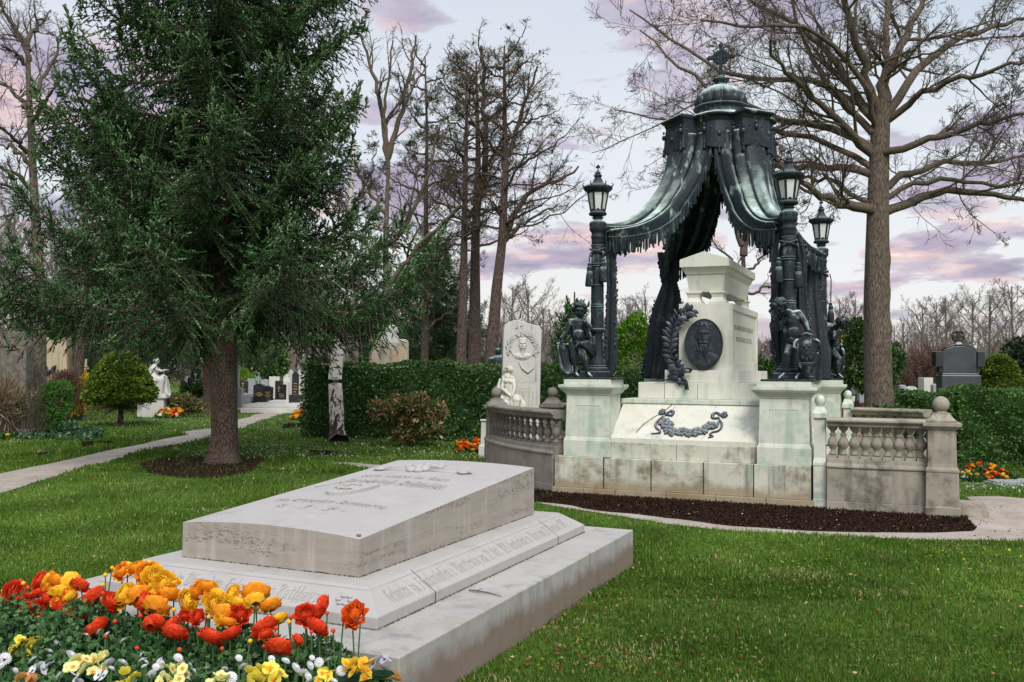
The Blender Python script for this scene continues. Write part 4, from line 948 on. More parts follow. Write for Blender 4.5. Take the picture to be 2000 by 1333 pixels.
# ================================================================== FIGURES
def rot3(rx=0, ry=0, rz=0): return np.array(Matrix.Rotation(rz, 3, 'Z')@Matrix.Rotation(ry, 3, 'Y')@Matrix.Rotation(rx, 3, 'X'))
def head(m, c, s, Rm):
    """s = head half height; Rm turns the face (which looks along -y)"""
    c = np.array(c, float); q = lambda x, y, z: c+Rm@(np.array([x, y, z])*s)
    e = lambda p, r_, R2=None: m.ell(q(*p), np.array(r_)*s, 12, 8, M=Rm if R2 is None else Rm@R2)
    e((0, .08, .18), (.80, .92, .80)); e((0, -.12, -.30), (.58, .66, .62)); e((0, -.42, -.72), (.24, .22, .22))
    e((0, -.74, .26), (.52, .16, .16)); e((0, -.86, -.06), (.10, .16, .26)); e((0, -.95, -.20), (.14, .13, .10))
    for x in (-1, 1):
        e((x*.28, -.70, .06), (.15, .10, .10)); e((x*.36, -.52, -.28), (.26, .26, .26)); e((x*.80, .08, -.02), (.09, .17, .22)); e((x*.30, -.76, .22), (.20, .09, .06))
    e((0, -.78, -.44), (.22, .10, .06)); e((0, -.74, -.53), (.18, .10, .06))
def hand(m, w, d, nrm, s, curl=.6, side=1):
    """five-fingered hand: w wrist, d pointing direction, nrm palm normal, s palm length"""
    w = np.array(w, float); d = np.array(d, float); d /= np.linalg.norm(d); nrm = np.array(nrm, float); nrm -= d*(nrm@d); nrm /= np.linalg.norm(nrm); a = np.cross(d, nrm)*side
    B = np.stack([a, nrm, d], 1); m.ell(w+d*s*.5, (s*.42, s*.2, s*.55), 10, 7, M=B)
    for k, L in enumerate((.78, .92, .86, .66)):
        b_ = w+d*s*.92+a*s*(.30-.2*k); p = b_; ang = 0
        for j in range(3):
            ang += curl*(.5 if j == 0 else .75); q = p+(d*math.cos(ang)+nrm*math.sin(ang))*s*L*(.42-.07*j); m.cap(p, q, s*.105*(1-.1*j), s*.095*(1-.1*j), 8); p = q
    t0 = w+d*s*.25+a*s*.30; t1 = t0+(a*.6+d*.6+nrm*.4)*s*.42; t2 = t1+(d*.8+nrm*.5)*s*.32; m.cap(t0, t1, s*.15, s*.12, 8); m.cap(t1, t2, s*.12, s*.09, 8)
def foot(m, ank, toe, s):
    ank, toe = np.array(ank, float), np.array(toe, float); d = toe-ank; d[2] = 0; L = np.linalg.norm(d); d /= L; a = np.array([-d[1], d[0], 0]); zf = toe[2]
    m.cap(ank, (*(ank-d*L*.15)[:2], zf+s*.02), s*.42, s*.42, 10); m.cap((*(ank-d*L*.15)[:2], zf+s*.02), (*(toe-d*L*.28)[:2], zf), s*.42, s*.36, 10); m.cap(ank-[0, 0, s*.2], (*(toe-d*L*.3)[:2], zf+s*.05), s*.4, s*.3, 10)
    for k in range(5): b_ = toe-d*L*.32+a*s*(.32-.16*k); b_[2] = zf-s*.08; m.cap(b_, b_+d*L*(.36-.045*k), s*.13, s*.11-.003*k, 8)
def curls(m, c, s, Rm, n, seed, back=False):
    rr = np.random.RandomState(seed); c = np.array(c, float)
    for k in range(n):
        v = rr.randn(3); v /= np.linalg.norm(v)
        if v[1] < -.35 and v[2] < .45: continue
        if v[2] < -.55: continue
        p = c+Rm@(np.array([.82, .95, .86])*v*s*1.02+np.array([0, .08, .16])*s); m.ell(p, s*np.array([.22, .22, .17])*(.8+.5*rr.rand()), 8, 6, M=rot3(*rr.rand(3)*3))
cx = lambda x, y, z=None: (x, y, z)
# -- left cherub
def Pl(cx_, cy_, y=0): return np.array([(cx_-537)*.00101, y, 1.531+(1180-cy_)*.00101])
def cherub_left():
    r = thing('cherub_statue', 'green bronze curly cherub standing on the left front pedestal, holding an upright shield', 'statue', MF(-1.27, .34), TH)
    m = MB(); Rh = rot3(.25, .12, .35)
    head(m, Pl(392, 300, -.20), .098, Rh); m.cap(Pl(388, 395, -.16), Pl(372, 440, -.14), .042, .055)
    for a, b_, r0, r1 in ((Pl(290, 450, -.14), Pl(445, 455, -.14), .048, .048), (Pl(365, 470, -.15), Pl(372, 590, -.16), .088, .085), (Pl(372, 590, -.16), Pl(368, 690, -.15), .088, .092)): m.cap(a, b_, r0, r1, 14)
    m.ell(Pl(375, 625, -.205), (.085, .065, .085)); m.ell(Pl(330, 500, -.20), (.045, .035, .035)); m.ell(Pl(415, 500, -.20), (.045, .035, .035))
    m.ell(Pl(300, 730, -.10), (.075, .08, .08)); m.ell(Pl(395, 735, -.10), (.075, .08, .08))
    # limbs
    m.cap(Pl(262, 450, -.14), Pl(205, 590, -.17), .047, .037); m.cap(Pl(205, 590, -.17), Pl(152, 672, -.22), .039, .026); hand(m, Pl(152, 676, -.22), (-.15, -.1, -1), (0, 1, 0), .055, .9)
    m.cap(Pl(470, 455, -.15), Pl(538, 545, -.20), .046, .038); m.cap(Pl(538, 545, -.20), Pl(487, 462, -.26), .038, .026); hand(m, Pl(487, 462, -.26), (-.3, .1, 1), (0, 1, .2), .052, .8, -1)
    m.cap(Pl(297, 740, -.14), Pl(300, 915, -.17), .073, .050); m.cap(Pl(300, 915, -.17), Pl(322, 1020, -.15), .052, .044); m.cap(Pl(322, 1020, -.15), Pl(330, 1110, -.15), .044, .027); foot(m, Pl(330, 1120, -.15), Pl(388, 1163, -.24), .062)
    m.cap(Pl(400, 750, -.14), Pl(440, 905, -.21), .073, .050); m.cap(Pl(440, 905, -.21), Pl(475, 1000, -.19), .052, .043); m.cap(Pl(475, 1000, -.19), Pl(505, 1100, -.19), .043, .027); foot(m, Pl(508, 1115, -.19), Pl(575, 1163, -.27), .062)
    bake(m.build('body', M['bronze_fig'], r), .0065, 3)
    m = MB(); curls(m, Pl(392, 300, -.20), .100, Rh, 120, 3); bake(m.build('hair', M['bronze_dk'], r), .007, 1)
    # cloth round the hips
    m = MB()
    for k in range(9):
        t = k/8; m.tube([Pl(345+25*t, 790-60*t, -.24+.02*t), Pl(420+20*t, 735+20*t, -.26), Pl(500+5*t, 720+90*t, -.20), Pl(560-20*t, 770+110*t, -.12)], [.012, .02, .024, .018], 8)
    for k in range(8): a = Pl(470+14*k, 640+10*(k % 3), -.10); m.tube([a, a+[.01, -.03, -.10], a+[-.01+.006*k, -.02, -.21-.02*(k % 3)]], [.022, .028, .010], 8)
    m.tube([Pl(440, 440, -.24), Pl(480, 560, -.2), Pl(500, 660, -.14)], [.015, .03, .03], 8)
    bake(m.build('drapery', M['bronze_dk'], r), .008, 3)
    # shield: long hollow cartouche seen almost edge-on
    G_ = []
    for t in np.linspace(0, 1, 22):
        w_ = .115*math.sin(math.pi*(.08+.84*t))**.7*(1-.55*t**3); c_ = Pl(178+90*t, 735+400*t, -.23-.02*t); row = []
        for u in np.linspace(-1, 1, 13): row.append(c_+np.array([-.05*(1-u*u)-.01+.05*u, w_*u, .012*math.cos(u*3)]))
        G_.append(row)
    m = MB(); m.grid(G_); m.tube([g[0] for g in G_], .013, 7); m.tube([g[-1] for g in G_], .013, 7)
    m.tube([Pl(120, 745, -.30), Pl(100, 765, -.27), Pl(115, 790, -.25)], .012, 6); m.ell(Pl(250, 1150, -.25), (.03, .03, .03))
    m.build('shield', M['bronze_fig'], r, smooth=True, solid=.012)
    m = MB()
    for k in range(26): a = k*.7; m.ell(Pl(375+28*math.cos(a)*(k % 3+1)*.6, 1060+55*math.sin(a), -.09), (.028, .02, .012), 8, 5, M=rot3(a, a*2, a))
    m.tube([Pl(330+90*math.sin(t), 1050-55*math.cos(t), -.08) for t in np.linspace(0, 5.6, 16)], .013, 6); m.build('wreath', M['bronze_dk'], r)
    return r
cherub_left()
def Pr(cx_, cy_, y=0): return np.array([(cx_-300)*.001, y, 1.531+(1165-cy_)*.001])
def cherub_right(label, X, b_, rz):
    r = thing('cherub_statue', label, 'statue', MF(X, b_), TH+rz)
    m = MB(); Rh = rot3(.62, .0, -.28)
    head(m, Pr(225, 290, -.28), .100, Rh); m.cap(Pr(265, 335, -.22), Pr(320, 360, -.16), .050, .058)
    for a, q, r0, r1 in ((Pr(330, 385, -.17), Pr(420, 360, -.13), .052, .052), (Pr(365, 425, -.15), Pr(390, 550, -.14), .082, .082), (Pr(390, 550, -.14), Pr(400, 670, -.12), .084, .088)): m.cap(a, q, r0, r1, 14)
    m.ell(Pr(385, 600, -.195), (.078, .055, .085)); m.ell(Pr(340, 450, -.20), (.042, .032, .032)); m.ell(Pr(410, 430, -.18), (.042, .032, .032)); m.ell(Pr(440, 690, -.09), (.07, .075, .075)); m.ell(Pr(365, 690, -.09), (.07, .075, .075))
    m.cap(Pr(318, 390, -.17), Pr(205, 545, -.16), .044, .036); m.cap(Pr(205, 545, -.16), Pr(185, 415, -.24), .038, .027); hand(m, Pr(185, 412, -.24), (.15, 0, 1), (.6, .6, 0), .052, .6)
    m.cap(Pr(438, 358, -.13), Pr(515, 475, -.16), .048, .040); m.cap(Pr(515, 475, -.16), Pr(556, 580, -.24), .041, .028); hand(m, Pr(556, 582, -.24), (.15, -.3, -1), (-.1, 1, -.3), .058, .8, -1)
    m.cap(Pr(362, 705, -.13), Pr(312, 865, -.24), .070, .048); m.cap(Pr(312, 865, -.24), Pr(302, 960, -.23), .050, .043); m.cap(Pr(302, 960, -.23), Pr(292, 1070, -.22), .043, .028); foot(m, Pr(290, 1080, -.22), Pr(200, 1150, -.29), .062)
    m.cap(Pr(440, 710, -.12), Pr(470, 880, -.18), .070, .048); m.cap(Pr(470, 880, -.18), Pr(455, 1070, -.15), .048, .028); foot(m, Pr(452, 1085, -.15), Pr(395, 1150, -.25), .062)
    bake(m.build('body', M['bronze_fig'], r), .0065, 3)
    m = MB(); curls(m, Pr(225, 290, -.28), .102, Rh, 130, 5); bake(m.build('hair', M['bronze_dk'], r), .007, 1)
    m = MB()
    for k in range(7): t = k/6; m.tube([Pr(305+10*t, 690+40*t, -.20), Pr(350+10*t, 665+40*t, -.24), Pr(430, 690+50*t, -.20), Pr(480-10*t, 730+60*t, -.10)], [.014, .02, .02, .014], 7)
    for k in range(7): a = Pr(250+12*k, 520+14*(k % 3), -.12); m.tube([a, a+[.015, -.03, -.06], a+[.03, -.02, -.14-.015*(k % 3)]], [.018, .024, .010], 7)
    for k in range(4): m.lathe([(.034, -.012), (.038, 0), (.034, .012)], 12, c=Pr(291, 1060-22*k, -.222))
    bake(m.build('drapery', M['bronze_dk'], r), .008, 3)
    m = MB(); c_ = Pr(542, 840, -.30); pts = []
    G_ = []
    for t in np.linspace(0, 1, 12):
        row = []
        for a in np.linspace(0, 2*math.pi, 41)[:-1]:
            rx, rz_ = .118*t, .205*t; x = rx*math.cos(a)*(1-.12*math.sin(a)); z = rz_*math.sin(a); y = -.055*math.cos(min(1, t)*math.pi/2)**1.0-.006+.0*t
            if t > .6 and t < .85: y += .012
            row.append(c_+np.array([x, y, z]))
        G_.append(row)
    m.grid(G_, closed=True); m.tube([g for g in G_[-1]]+[G_[-1][0]], .013, 7)
    m.tube(G_[7]+[G_[7][0]], .006, 6)
    m.lathe([(.035, -.31), (.045, -.29), (.05, -.25), (.075, -.17), (.10, -.12)], 14, c=c_+np.array([0, .025, 0]))
    for sx in (-1, 1): m.tube([c_+np.array([sx*.10, -.01, .15]), c_+np.array([sx*.14, -.02, .12]), c_+np.array([sx*.15, -.02, .07]), c_+np.array([sx*.125, -.02, .05])], [.018, .016, .014, .008], 7)
    m.tube([c_+np.array([-.08, 0, .19]), c_+np.array([0, -.01, .225]), c_+np.array([.08, 0, .19])], .016, 7)
    sh_ = m.build('shield', M['bronze_fig'], r, smooth=True, solid=.010)
    m = MB()     # relief on the boss
    for x, z, rx, rz_ in ((0, .03, .03, .04), (0, -.02, .045, .035), (-.03, .07, .02, .02), (.03, .07, .02, .02), (-.045, -.07, .02, .03), (.045, -.07, .02, .03), (0, -.09, .02, .03)): m.ell(c_+np.array([x, -.052, z]), (rx, .016, rz_), 10, 6)
    m.build('emblem', M['bronze_dk'], sh_, smooth=True)
    return r
cherub_right('green bronze cherub on the right front pedestal, head bowed, hand on oval shield', 1.23, .34, 0)
cherub_right('green bronze cherub on the rear right pedestal, half hidden by the curtain', 1.28, 4.0, R(100))
# ================================================================== PORTRAIT RELIEFS
def bust(x, y, beard=1.0, turn=.0):
    """height of a head-and-shoulders relief, x -1..1, y -1..1 (up)"""
    g_ = lambda a, b_, sa, sb, h: h*np.exp(-(((x-a)/sa)**2+((y-b_)/sb)**2))
    e_ = lambda a, b_, sa, sb, h: h*np.sqrt(np.clip(1-((x-a)/sa)**2-((y-b_)/sb)**2, 0, None))
    z = e_(.02, .24, .27, .42, 1.0)*.9
    z = np.maximum(z, e_(.02, .02, .22, .34, .9))
    z = np.maximum(z, e_(.0, -.75, .80, .42, .55)*(y > -1.4)); z = np.maximum(z, e_(.02, -.28, .17, .30, .6))
    z = z+g_(.0, .33, .20, .05, .20)+g_(.0, .18, .05, .14, .42)+g_(.0, .08, .07, .045, .25)
    for s in (-1, 1):
        z = z-g_(s*.12, .25, .06, .04, .30)+g_(s*.12, .25, .035, .022, .14)+g_(s*.14, .09, .07, .07, .15)+g_(s*.10, -.02, .10, .035, .22*(1+beard*.4))+g_(s*.28, .2, .035, .08, .3)
    z = z-g_(0, -.075, .08, .018, .15)
    z = z+g_(0, .62, .24, .12, .28)*(1+.35*np.sin(x*40+y*9))+g_(-.2, .52, .1, .16, .2)*(1+.4*np.sin(y*46))+g_(.22, .52, .1, .16, .2)*(1+.4*np.sin(y*46))
    if beard: 
        for s in (-1, 1): z = z+g_(s*.14, -.28, .14, .20, .62*beard)*(1+.14*np.sin(x*60+y*20))
        z = z-g_(0, -.38, .03, .12, .35*beard)
    z = z+(.10*np.sin(9*x+5*y)+.07*np.sin(-11*x+7*y))*(y < -.48)*np.clip(z, 0, 1)
    for s in (-1, 1): z = z+np.exp(-((x*s-.05-(-(y+.42))*.55)/.05)**2)*(y < -.42)*(y > -.85)*.16
    return z
md = thing('portrait_medallion', 'dark bronze oval medallion of a long-bearded man, leaning on the marble block', 'medallion', MF(.03, 1.05), TH)
m = MB(); rows = []; A_, B_ = .26, .352
for t in np.linspace(0, 1, 70):
    row = []
    for a in np.linspace(0, 2*math.pi, 121)[:-1]:
        x, z = t*math.cos(a), t*math.sin(a); X_ = x*A_/B_/.82; zz = bust(np.array(X_*.80), np.array(z*.86-.06), 1.15)*.042*float(np.clip((1-t)*9, 0, 1))
        row.append((x*A_, -.02-zz-(.012 if .955 < t < .995 else 0)+(t-.5)**2*.0, z*B_))
    rows.append(row)
rows.append([(p[0], .012, p[2]) for p in rows[-1]]); m.grid(rows, closed=True)
tlt = np.array(Matrix.Rotation(R(-7), 3, 'X'))
m.xf(lambda P: P@tlt.T+[0, 0, 1.99]).build('relief_disc', M['bronze_dk'], md, smooth=True)
def leaf(m, p, d, up, L, w, th=.003, bend=.15):
    p, d, up = (np.array(k, float) for k in (p, d, up)); d /= np.linalg.norm(d); up = up-d*(up@d); up /= np.linalg.norm(up)+1e-9; a = np.cross(d, up); rows = []
    for t in np.linspace(0, 1, 8):
        ww = w*math.sin(math.pi*min(1, t*.94+.03))**.8; c_ = p+d*L*t+up*bend*L*math.sin(t*math.pi)*.8
        rows.append([c_-a*ww+up*ww*.35, c_+up*th, c_+a*ww+up*ww*.35])
    m.grid(rows)
lb = thing('laurel_branch', 'bronze laurel branch with ribbon standing against the left side of the bearded portrait medallion', 'laurel branch', MF(-.28, 1.0), TH)
path = np.array([(-.02, -.01, 1.48), (-.06, -.03, 1.70), (-.13, -.02, 1.9), (-.14, -.01, 2.08), (-.10, 0, 2.24), (-.02, 0, 2.36), (.08, .02, 2.42), (.16, .03, 2.46)])
m = MB(); m.tube(path, [.016, .014, .012, .011, .010, .009, .007, .004], 7); m.build('stem', M['bronze_dk'], lb, smooth=True)
m = MB(); rr = np.random.RandomState(8)
for k in range(38):
    t = k/37; i = t*6.99; i0 = int(i); p = path[i0]+(path[min(7, i0+1)]-path[i0])*(i-i0); dd = path[min(7, i0+1)]-path[i0]; dd = dd/np.linalg.norm(dd)
    sd = (-1) ** k; pr_ = np.cross(dd, (0, 1, 0)); d = dd*.7+pr_*sd*(.9+.2*rr.rand())+np.array([0, -.35+.5*rr.rand(), 0])
    leaf(m, p, d, (rr.randn()*.3, -1, rr.randn()*.3), (.125 if t < .9 else .09)*(.8+.4*rr.rand()), .030*(.8+.4*rr.rand()))
for k in range(18): a = rr.rand()*6.3; leaf(m, path[0]+[0, -.03, .05+.1*rr.rand()], (math.cos(a), -.3, math.sin(a)*.6), (0, -1, .2), .15, .038)
m.build('leaves', M['bronze_grey'], lb, smooth=True, solid=.004)
m = MB()
for (pp, w_) in (([(0, -.04, 1.62), (-.06, -.08, 1.56), (-.14, -.10, 1.50), (-.22, -.10, 1.485), (-.30, -.09, 1.475)], .03), ([(0, -.05, 1.60), (.06, -.10, 1.52), (.10, -.115, 1.485), (.11, -.125, 1.44), (.12, -.13, 1.36)], .03), ([(0, -.05, 1.62), (.09, -.09, 1.66), (.17, -.08, 1.65), (.14, -.08, 1.60), (.02, -.06, 1.60)], .025)):
    P_ = np.array(pp); t_ = np.linspace(0, 1, 16); Q = np.stack([np.interp(t_, np.linspace(0, 1, len(P_)), P_[:, i]) for i in range(3)], 1)
    m.grid([[q+[-w_*.9, 0, .0], q+[0, -.012*math.sin(k*1.3), w_*.5], q+[w_*.9, .0, 0]] for k, q in enumerate(Q)])
for k in range(26): m.ell((rr.randn()*.05-.02, -.06+rr.randn()*.02, 1.60+rr.randn()*.05), (.03, .02, .022), 8, 5, M=rot3(*rr.rand(3)*3))
m.build('ribbon', M['bronze_dk'], lb, smooth=True, solid=.006)
# ------------------------------------------------------------------ garland on the inclined panel
gar = thing('garland', 'dark bronze flower garland with two bows fixed on the inclined marble panel', 'garland', MF(0), TH)
def gp(x, y, h=0): s_1 = (x-1000)/11.11*.00655+.005; t_1 = 1.0-(y-110)/11.11/70.5; return panel_pt(s_1, t_1, h)
un = np.array([0, -.61, .79]); us = np.array([1., 0, 0]); ut = np.cross(un, us); ut /= np.linalg.norm(ut)
BM = np.stack([us, ut, un], 1)
m = MB()
def lob(x, y, r, h=.014, k=1.0, rot=0): m.ell(gp(x, y, .004), (r, r*k, h), 12, 6, M=BM@rot3(0, 0, rot))
for cx_, cy_ in ((300, 300), (1685, 330)):
    lob(cx_, cy_, .048, .024); 
    for k in range(7): a = k*.9; p = gp(cx_+52*math.cos(a), cy_+52*math.sin(a), .018); m.ell(p, (.017, .011, .012), 8, 5, M=BM@rot3(0, 0, -a))
    p = gp(cx_, cy_, .026); m.ell(p, (.013, .013, .014), 8, 5, M=BM)
def strand(P_, w, seed=0):
    Q = [gp(x, y, .006+.008*((i+seed) % 2)) for i, (x, y) in enumerate(P_)]; Q = np.array(Q); t = np.linspace(0, 1, 40); d = np.linspace(0, 1, len(Q)); C = np.stack([np.interp(t, d, Q[:, i]) for i in range(3)], 1)
    for _ in range(3): C[1:-1] = (C[:-2]+2*C[1:-1]+C[2:])/4
    T = np.gradient(C, axis=0); T /= np.linalg.norm(T, axis=1)[:, None]; A = np.cross(T, un)
    w_ = w*np.sin(math.pi*np.clip(t*.9+.08, 0, 1))**.4
    m.grid(np.stack([C-A*w_[:, None], C-A*w_[:, None]*.35+un*.014, C+A*w_[:, None]*.35+un*.010, C+A*w_[:, None]], 1))
strand([(360, 380), (260, 480), (235, 580), (300, 660), (390, 700), (400, 760), (320, 770), (225, 790)], .016); strand([(380, 350), (420, 320), (500, 250), (560, 290), (540, 370), (440, 350), (390, 370)], .022)
strand([(1590, 400), (1680, 500), (1690, 600), (1640, 680), (1510, 700), (1490, 770), (1580, 800), (1470, 840)], .016); strand([(1600, 350), (1560, 300), (1480, 270), (1430, 330), (1450, 400), (1560, 400), (1590, 380)], .022)
strand([(370, 400), (370, 560), (420, 600)], .022); strand([(1600, 440), (1580, 580), (1480, 640)], .022)
sw_ = [(470, 560), (560, 650), (700, 740), (880, 780), (1060, 760), (1240, 720), (1400, 630), (1500, 560)]
strand(sw_, .016)
rr = np.random.RandomState(5)
def lf(x, y, a, L, w): 
    p = gp(x, y, .012); d = us*math.cos(a)+ut*math.sin(a); leaf(m, p, d, un, L, w, .004, .12)
for (x, y) in ((430, 520), (600, 700), (1200, 700), (1450, 560), (520, 600), (1350, 650), (700, 740), (1090, 740)):
    for k in range(7): lf(x+rr.randn()*12, y+rr.randn()*10, k*.9+rr.rand()*.5, .080+.02*rr.rand(), .026)
for k in range(9): a = k*.7; lf(880+10*math.cos(a), 720-10*math.sin(a), a, .085, .024)
lob(880, 715, .03, .03)
for k in range(8): a = k*.785; m.ell(gp(880+26*math.cos(a), 715-26*math.sin(a), .03), (.008, .008, .008), 6, 4)
for x, y in ((465, 650), (680, 770), (1110, 790), (1400, 690)): lob(x, y, .018, .018)
m.build('bronze_foliage', M['bronze_grey'], gar, smooth=True, solid=.003)
# ================================================================== VEGETATION TOOLS
def nrm(a): return a/(np.linalg.norm(a, axis=-1, keepdims=True)+1e-9)
def tubes(P, rad, n):
    """batch of tubes: P (N, K, 3), rad (N, K) -> verts, quads"""
    N, K = P.shape[:2]; T = nrm(np.gradient(P, axis=1))
    ref = np.where(np.abs(T[:, :1, 2:3]) > .8, np.array([1., .3, 0]), np.array([0, 0, 1.])); ref = np.broadcast_to(ref, T.shape)
    A = nrm(np.cross(T, ref)); B = np.cross(T, A); th = np.arange(n)*2*math.pi/n
    V = P[:, :, None]+rad[:, :, None, None]*(A[:, :, None]*np.cos(th)[:, None]+B[:, :, None]*np.sin(th)[:, None])
    i = np.arange(N*K*n).reshape(N, K, n); a = i[:, :-1]; b = i[:, 1:]
    q = np.stack([a, np.roll(a, -1, 2), np.roll(b, -1, 2), b], -1).reshape(-1, 4)
    return V.reshape(-1, 3), q
class Wood:
    def __init__(s): s.V = []; s.Q = []; s.n = 0
    def add(s, P, rad, n):
        v, q = tubes(np.asarray(P, float), np.asarray(rad, float), n); s.V.append(v); s.Q.append(q+s.n); s.n += len(v)
    def build(s, name, mat, parent, smooth=True): return fast(name, np.concatenate(s.V), quads=np.concatenate(s.Q), mat=mat, parent=parent, smooth=smooth)
def walk(rs, P0, D0, L, K, wig, up):
    N = len(P0); P = np.zeros((N, K, 3)); P[:, 0] = P0; D = nrm(D0); st = (L/(K-1))[:, None]
    for k in range(1, K):
        D = nrm(D+rs.randn(N, 3)*wig+np.array([0, 0, 1.])*up); P[:, k] = P[:, k-1]+D*st
    return P
def spawn(rs, P, rad, L, nc, t0, ang, lr, rr_, K, wig, up, flat=0.0, lmin=.06, keep=1.0):
    """children along a batch of branches"""
    N, KK = P.shape[:2]; idx = np.repeat(np.arange(N), nc)
    if keep < 1: idx = idx[rs.rand(len(idx)) < keep]
    t = t0+(1-t0)*rs.rand(len(idx)); f = t*(KK-1); i0 = np.minimum(f.astype(int), KK-2); w = (f-i0)[:, None]
    p = P[idx, i0]*(1-w)+P[idx, i0+1]*w; T = nrm(P[idx, i0+1]-P[idx, i0]); r = rad[idx, i0]*(1-w[:, 0])+rad[idx, i0+1]*w[:, 0]
    q = nrm(np.cross(T, rs.randn(len(idx), 3))); q[:, 2] *= (1-flat); q = nrm(q); a = np.radians(ang[0]+(ang[1]-ang[0])*rs.rand(len(idx)))[:, None]
    D = T*np.cos(a)+q*np.sin(a); Lc = np.maximum(lmin, L[idx]*(lr*(1-.55*t)*(.6+.7*rs.rand(len(idx))))); rc = np.minimum(r*.8, rr_*r*(.7+.5*rs.rand(len(idx))))
    P2_ = walk(rs, p, D, Lc, K, wig, up); taper = np.linspace(1, .35, K)[None]
    return P2_, rc[:, None]*taper, Lc
def resample(pts, K):
    P = np.array(pts, float); d = np.concatenate([[0], np.cumsum(np.linalg.norm(np.diff(P, axis=0), axis=1))]); t = np.linspace(0, d[-1], K)
    Q = np.stack([np.interp(t, d, P[:, i]) for i in range(3)], 1)
    for _ in range(2): Q[1:-1] = (Q[:-2]+2*Q[1:-1]+Q[2:])/4
    return Q
def leaves(rs, C, D, size, wid, droop=0, jit=.5):
    """pointed leaves: two triangles folded along the midrib. C centres, D directions"""
    N = len(C); D = nrm(D+rs.randn(N, 3)*jit); A = nrm(np.cross(D, rs.randn(N, 3))); B = np.cross(D, A)
    s = (size*(.6+.8*rs.rand(N)))[:, None]; w = s*wid
    v = np.stack([C, C+D*s*.5+A*w+B*w*.35, C+D*s, C+D*s*.5-A*w+B*w*.35], 1)
    return v.reshape(-1, 3), np.arange(4*N).reshape(-1, 4)
def needles(rs, P, D, L, w, nn, nl, nwid, out=.85, fwd=.75):
    """bottle-brush twigs: nn needles round each axis"""
    N = len(P); D = nrm(D); A = nrm(np.cross(D, np.array([.3, .2, 1.]))); B = np.cross(D, A)
    t = (np.arange(nn)+.5)/nn; V = []
    ph = rs.rand(N, 1)*6.28+np.arange(nn)[None]*2.4
    c = (P[:, None]+D[:, None]*(L[:, None]*t[None])[..., None])
    R_ = A[:, None]*np.cos(ph)[..., None]+B[:, None]*np.sin(ph)[..., None]
    ln = (nl*(1.05-.5*t))[None, :, None]*(w[:, None, None])
    tip = c+R_*ln*out+D[:, None]*ln*fwd; sd = np.cross(R_, D[:, None])*nwid
    V = np.stack([c-sd, c+sd, tip], 2).reshape(-1, 3); return V, np.arange(len(V)).reshape(-1, 3)
# ------------------------------------------------------------------ bare trees
def bare_tree(name, label, base, trunk, limbs, r0, seed, mats=('bark_oak', 'twig'), levels=None, cat='tree', group=None, knots=(), top=.3):
    """trunk and limbs in metres relative to base; limbs = [(pts, radius at start, radius at end)]"""
    rs = np.random.RandomState(seed); t = thing(name, label, cat, base, 0, group)
    T = resample(trunk, 64); zz = T[:, 2]-T[0, 2]; rad = np.interp(zz, [0, .12, .4, max(zz)], [r0*1.45, r0*1.15, r0, r0*top])
    w = Wood(); th = np.linspace(0, 6.283, 25)[:-1]
    v, q = tubes(T[None], rad[None], 24); v = v.reshape(64, 24, 3); c = T[:, None]
    lump = 1+.035*np.sin(3*th+1)[None]+.03*np.sin(5*th[None]+T[:, 2:3]*1.3)+.05*np.exp(-T[:, 2:3]*3)*np.sin(6*th)[None]
    for (kz, ka, kh) in knots: lump = lump+kh*np.exp(-((T[:, 2:3]-kz)/.16)**2-((np.angle(np.exp(1j*(th[None]-ka))))/.5)**2)
    v = c+(v-c)*lump[..., None]; w.V.append(v.reshape(-1, 3)); w.Q.append(q); w.n = 64*24
    w.build('trunk', M[mats[0]], t)
    w = Wood(); LP = np.array([resample(l[0], 14) for l in limbs]); LR = np.array([np.linspace(l[1], l[2], 14) for l in limbs])
    LP[:, 1:-1] += rs.randn(*LP[:, 1:-1].shape)*.035
    w.add(LP, LR, 10); LL = np.linalg.norm(np.diff(LP, axis=1), axis=2).sum(1)
    w.build('limbs', M[mats[0] if r0 > .2 else mats[1]], t)
    w = Wood(); P, Rd, L = LP, LR, LL
    for lv in levels or [(9, .15, (30, 65), .42, .55, 9, .16, .03, 6), (6, .15, (30, 65), .5, .55, 7, .18, .04, 4), (5, .15, (30, 60), .55, .6, 5, .2, .05, 3), (3, .2, (30, 60), .6, .65, 4, .2, .05, 3)]:
        P, Rd, L = spawn(rs, P, Rd, L, lv[0], lv[1], lv[2], lv[3], lv[4], lv[5], lv[6], lv[7]); Rd = np.maximum(Rd, .004); w.add(P, Rd, lv[8])
    w.build('crown', M[mats[1]], t); return t, P
def px(L, Y, base):
    """picture track -> metres from the tree's base, with a depth for every point"""
    out = []
    for k, e in enumerate(L):
        y = Y if len(e) == 2 else Y+e[2]; out.append(tuple(aty(e[0], e[1], y)-Vector(base)))
    return out
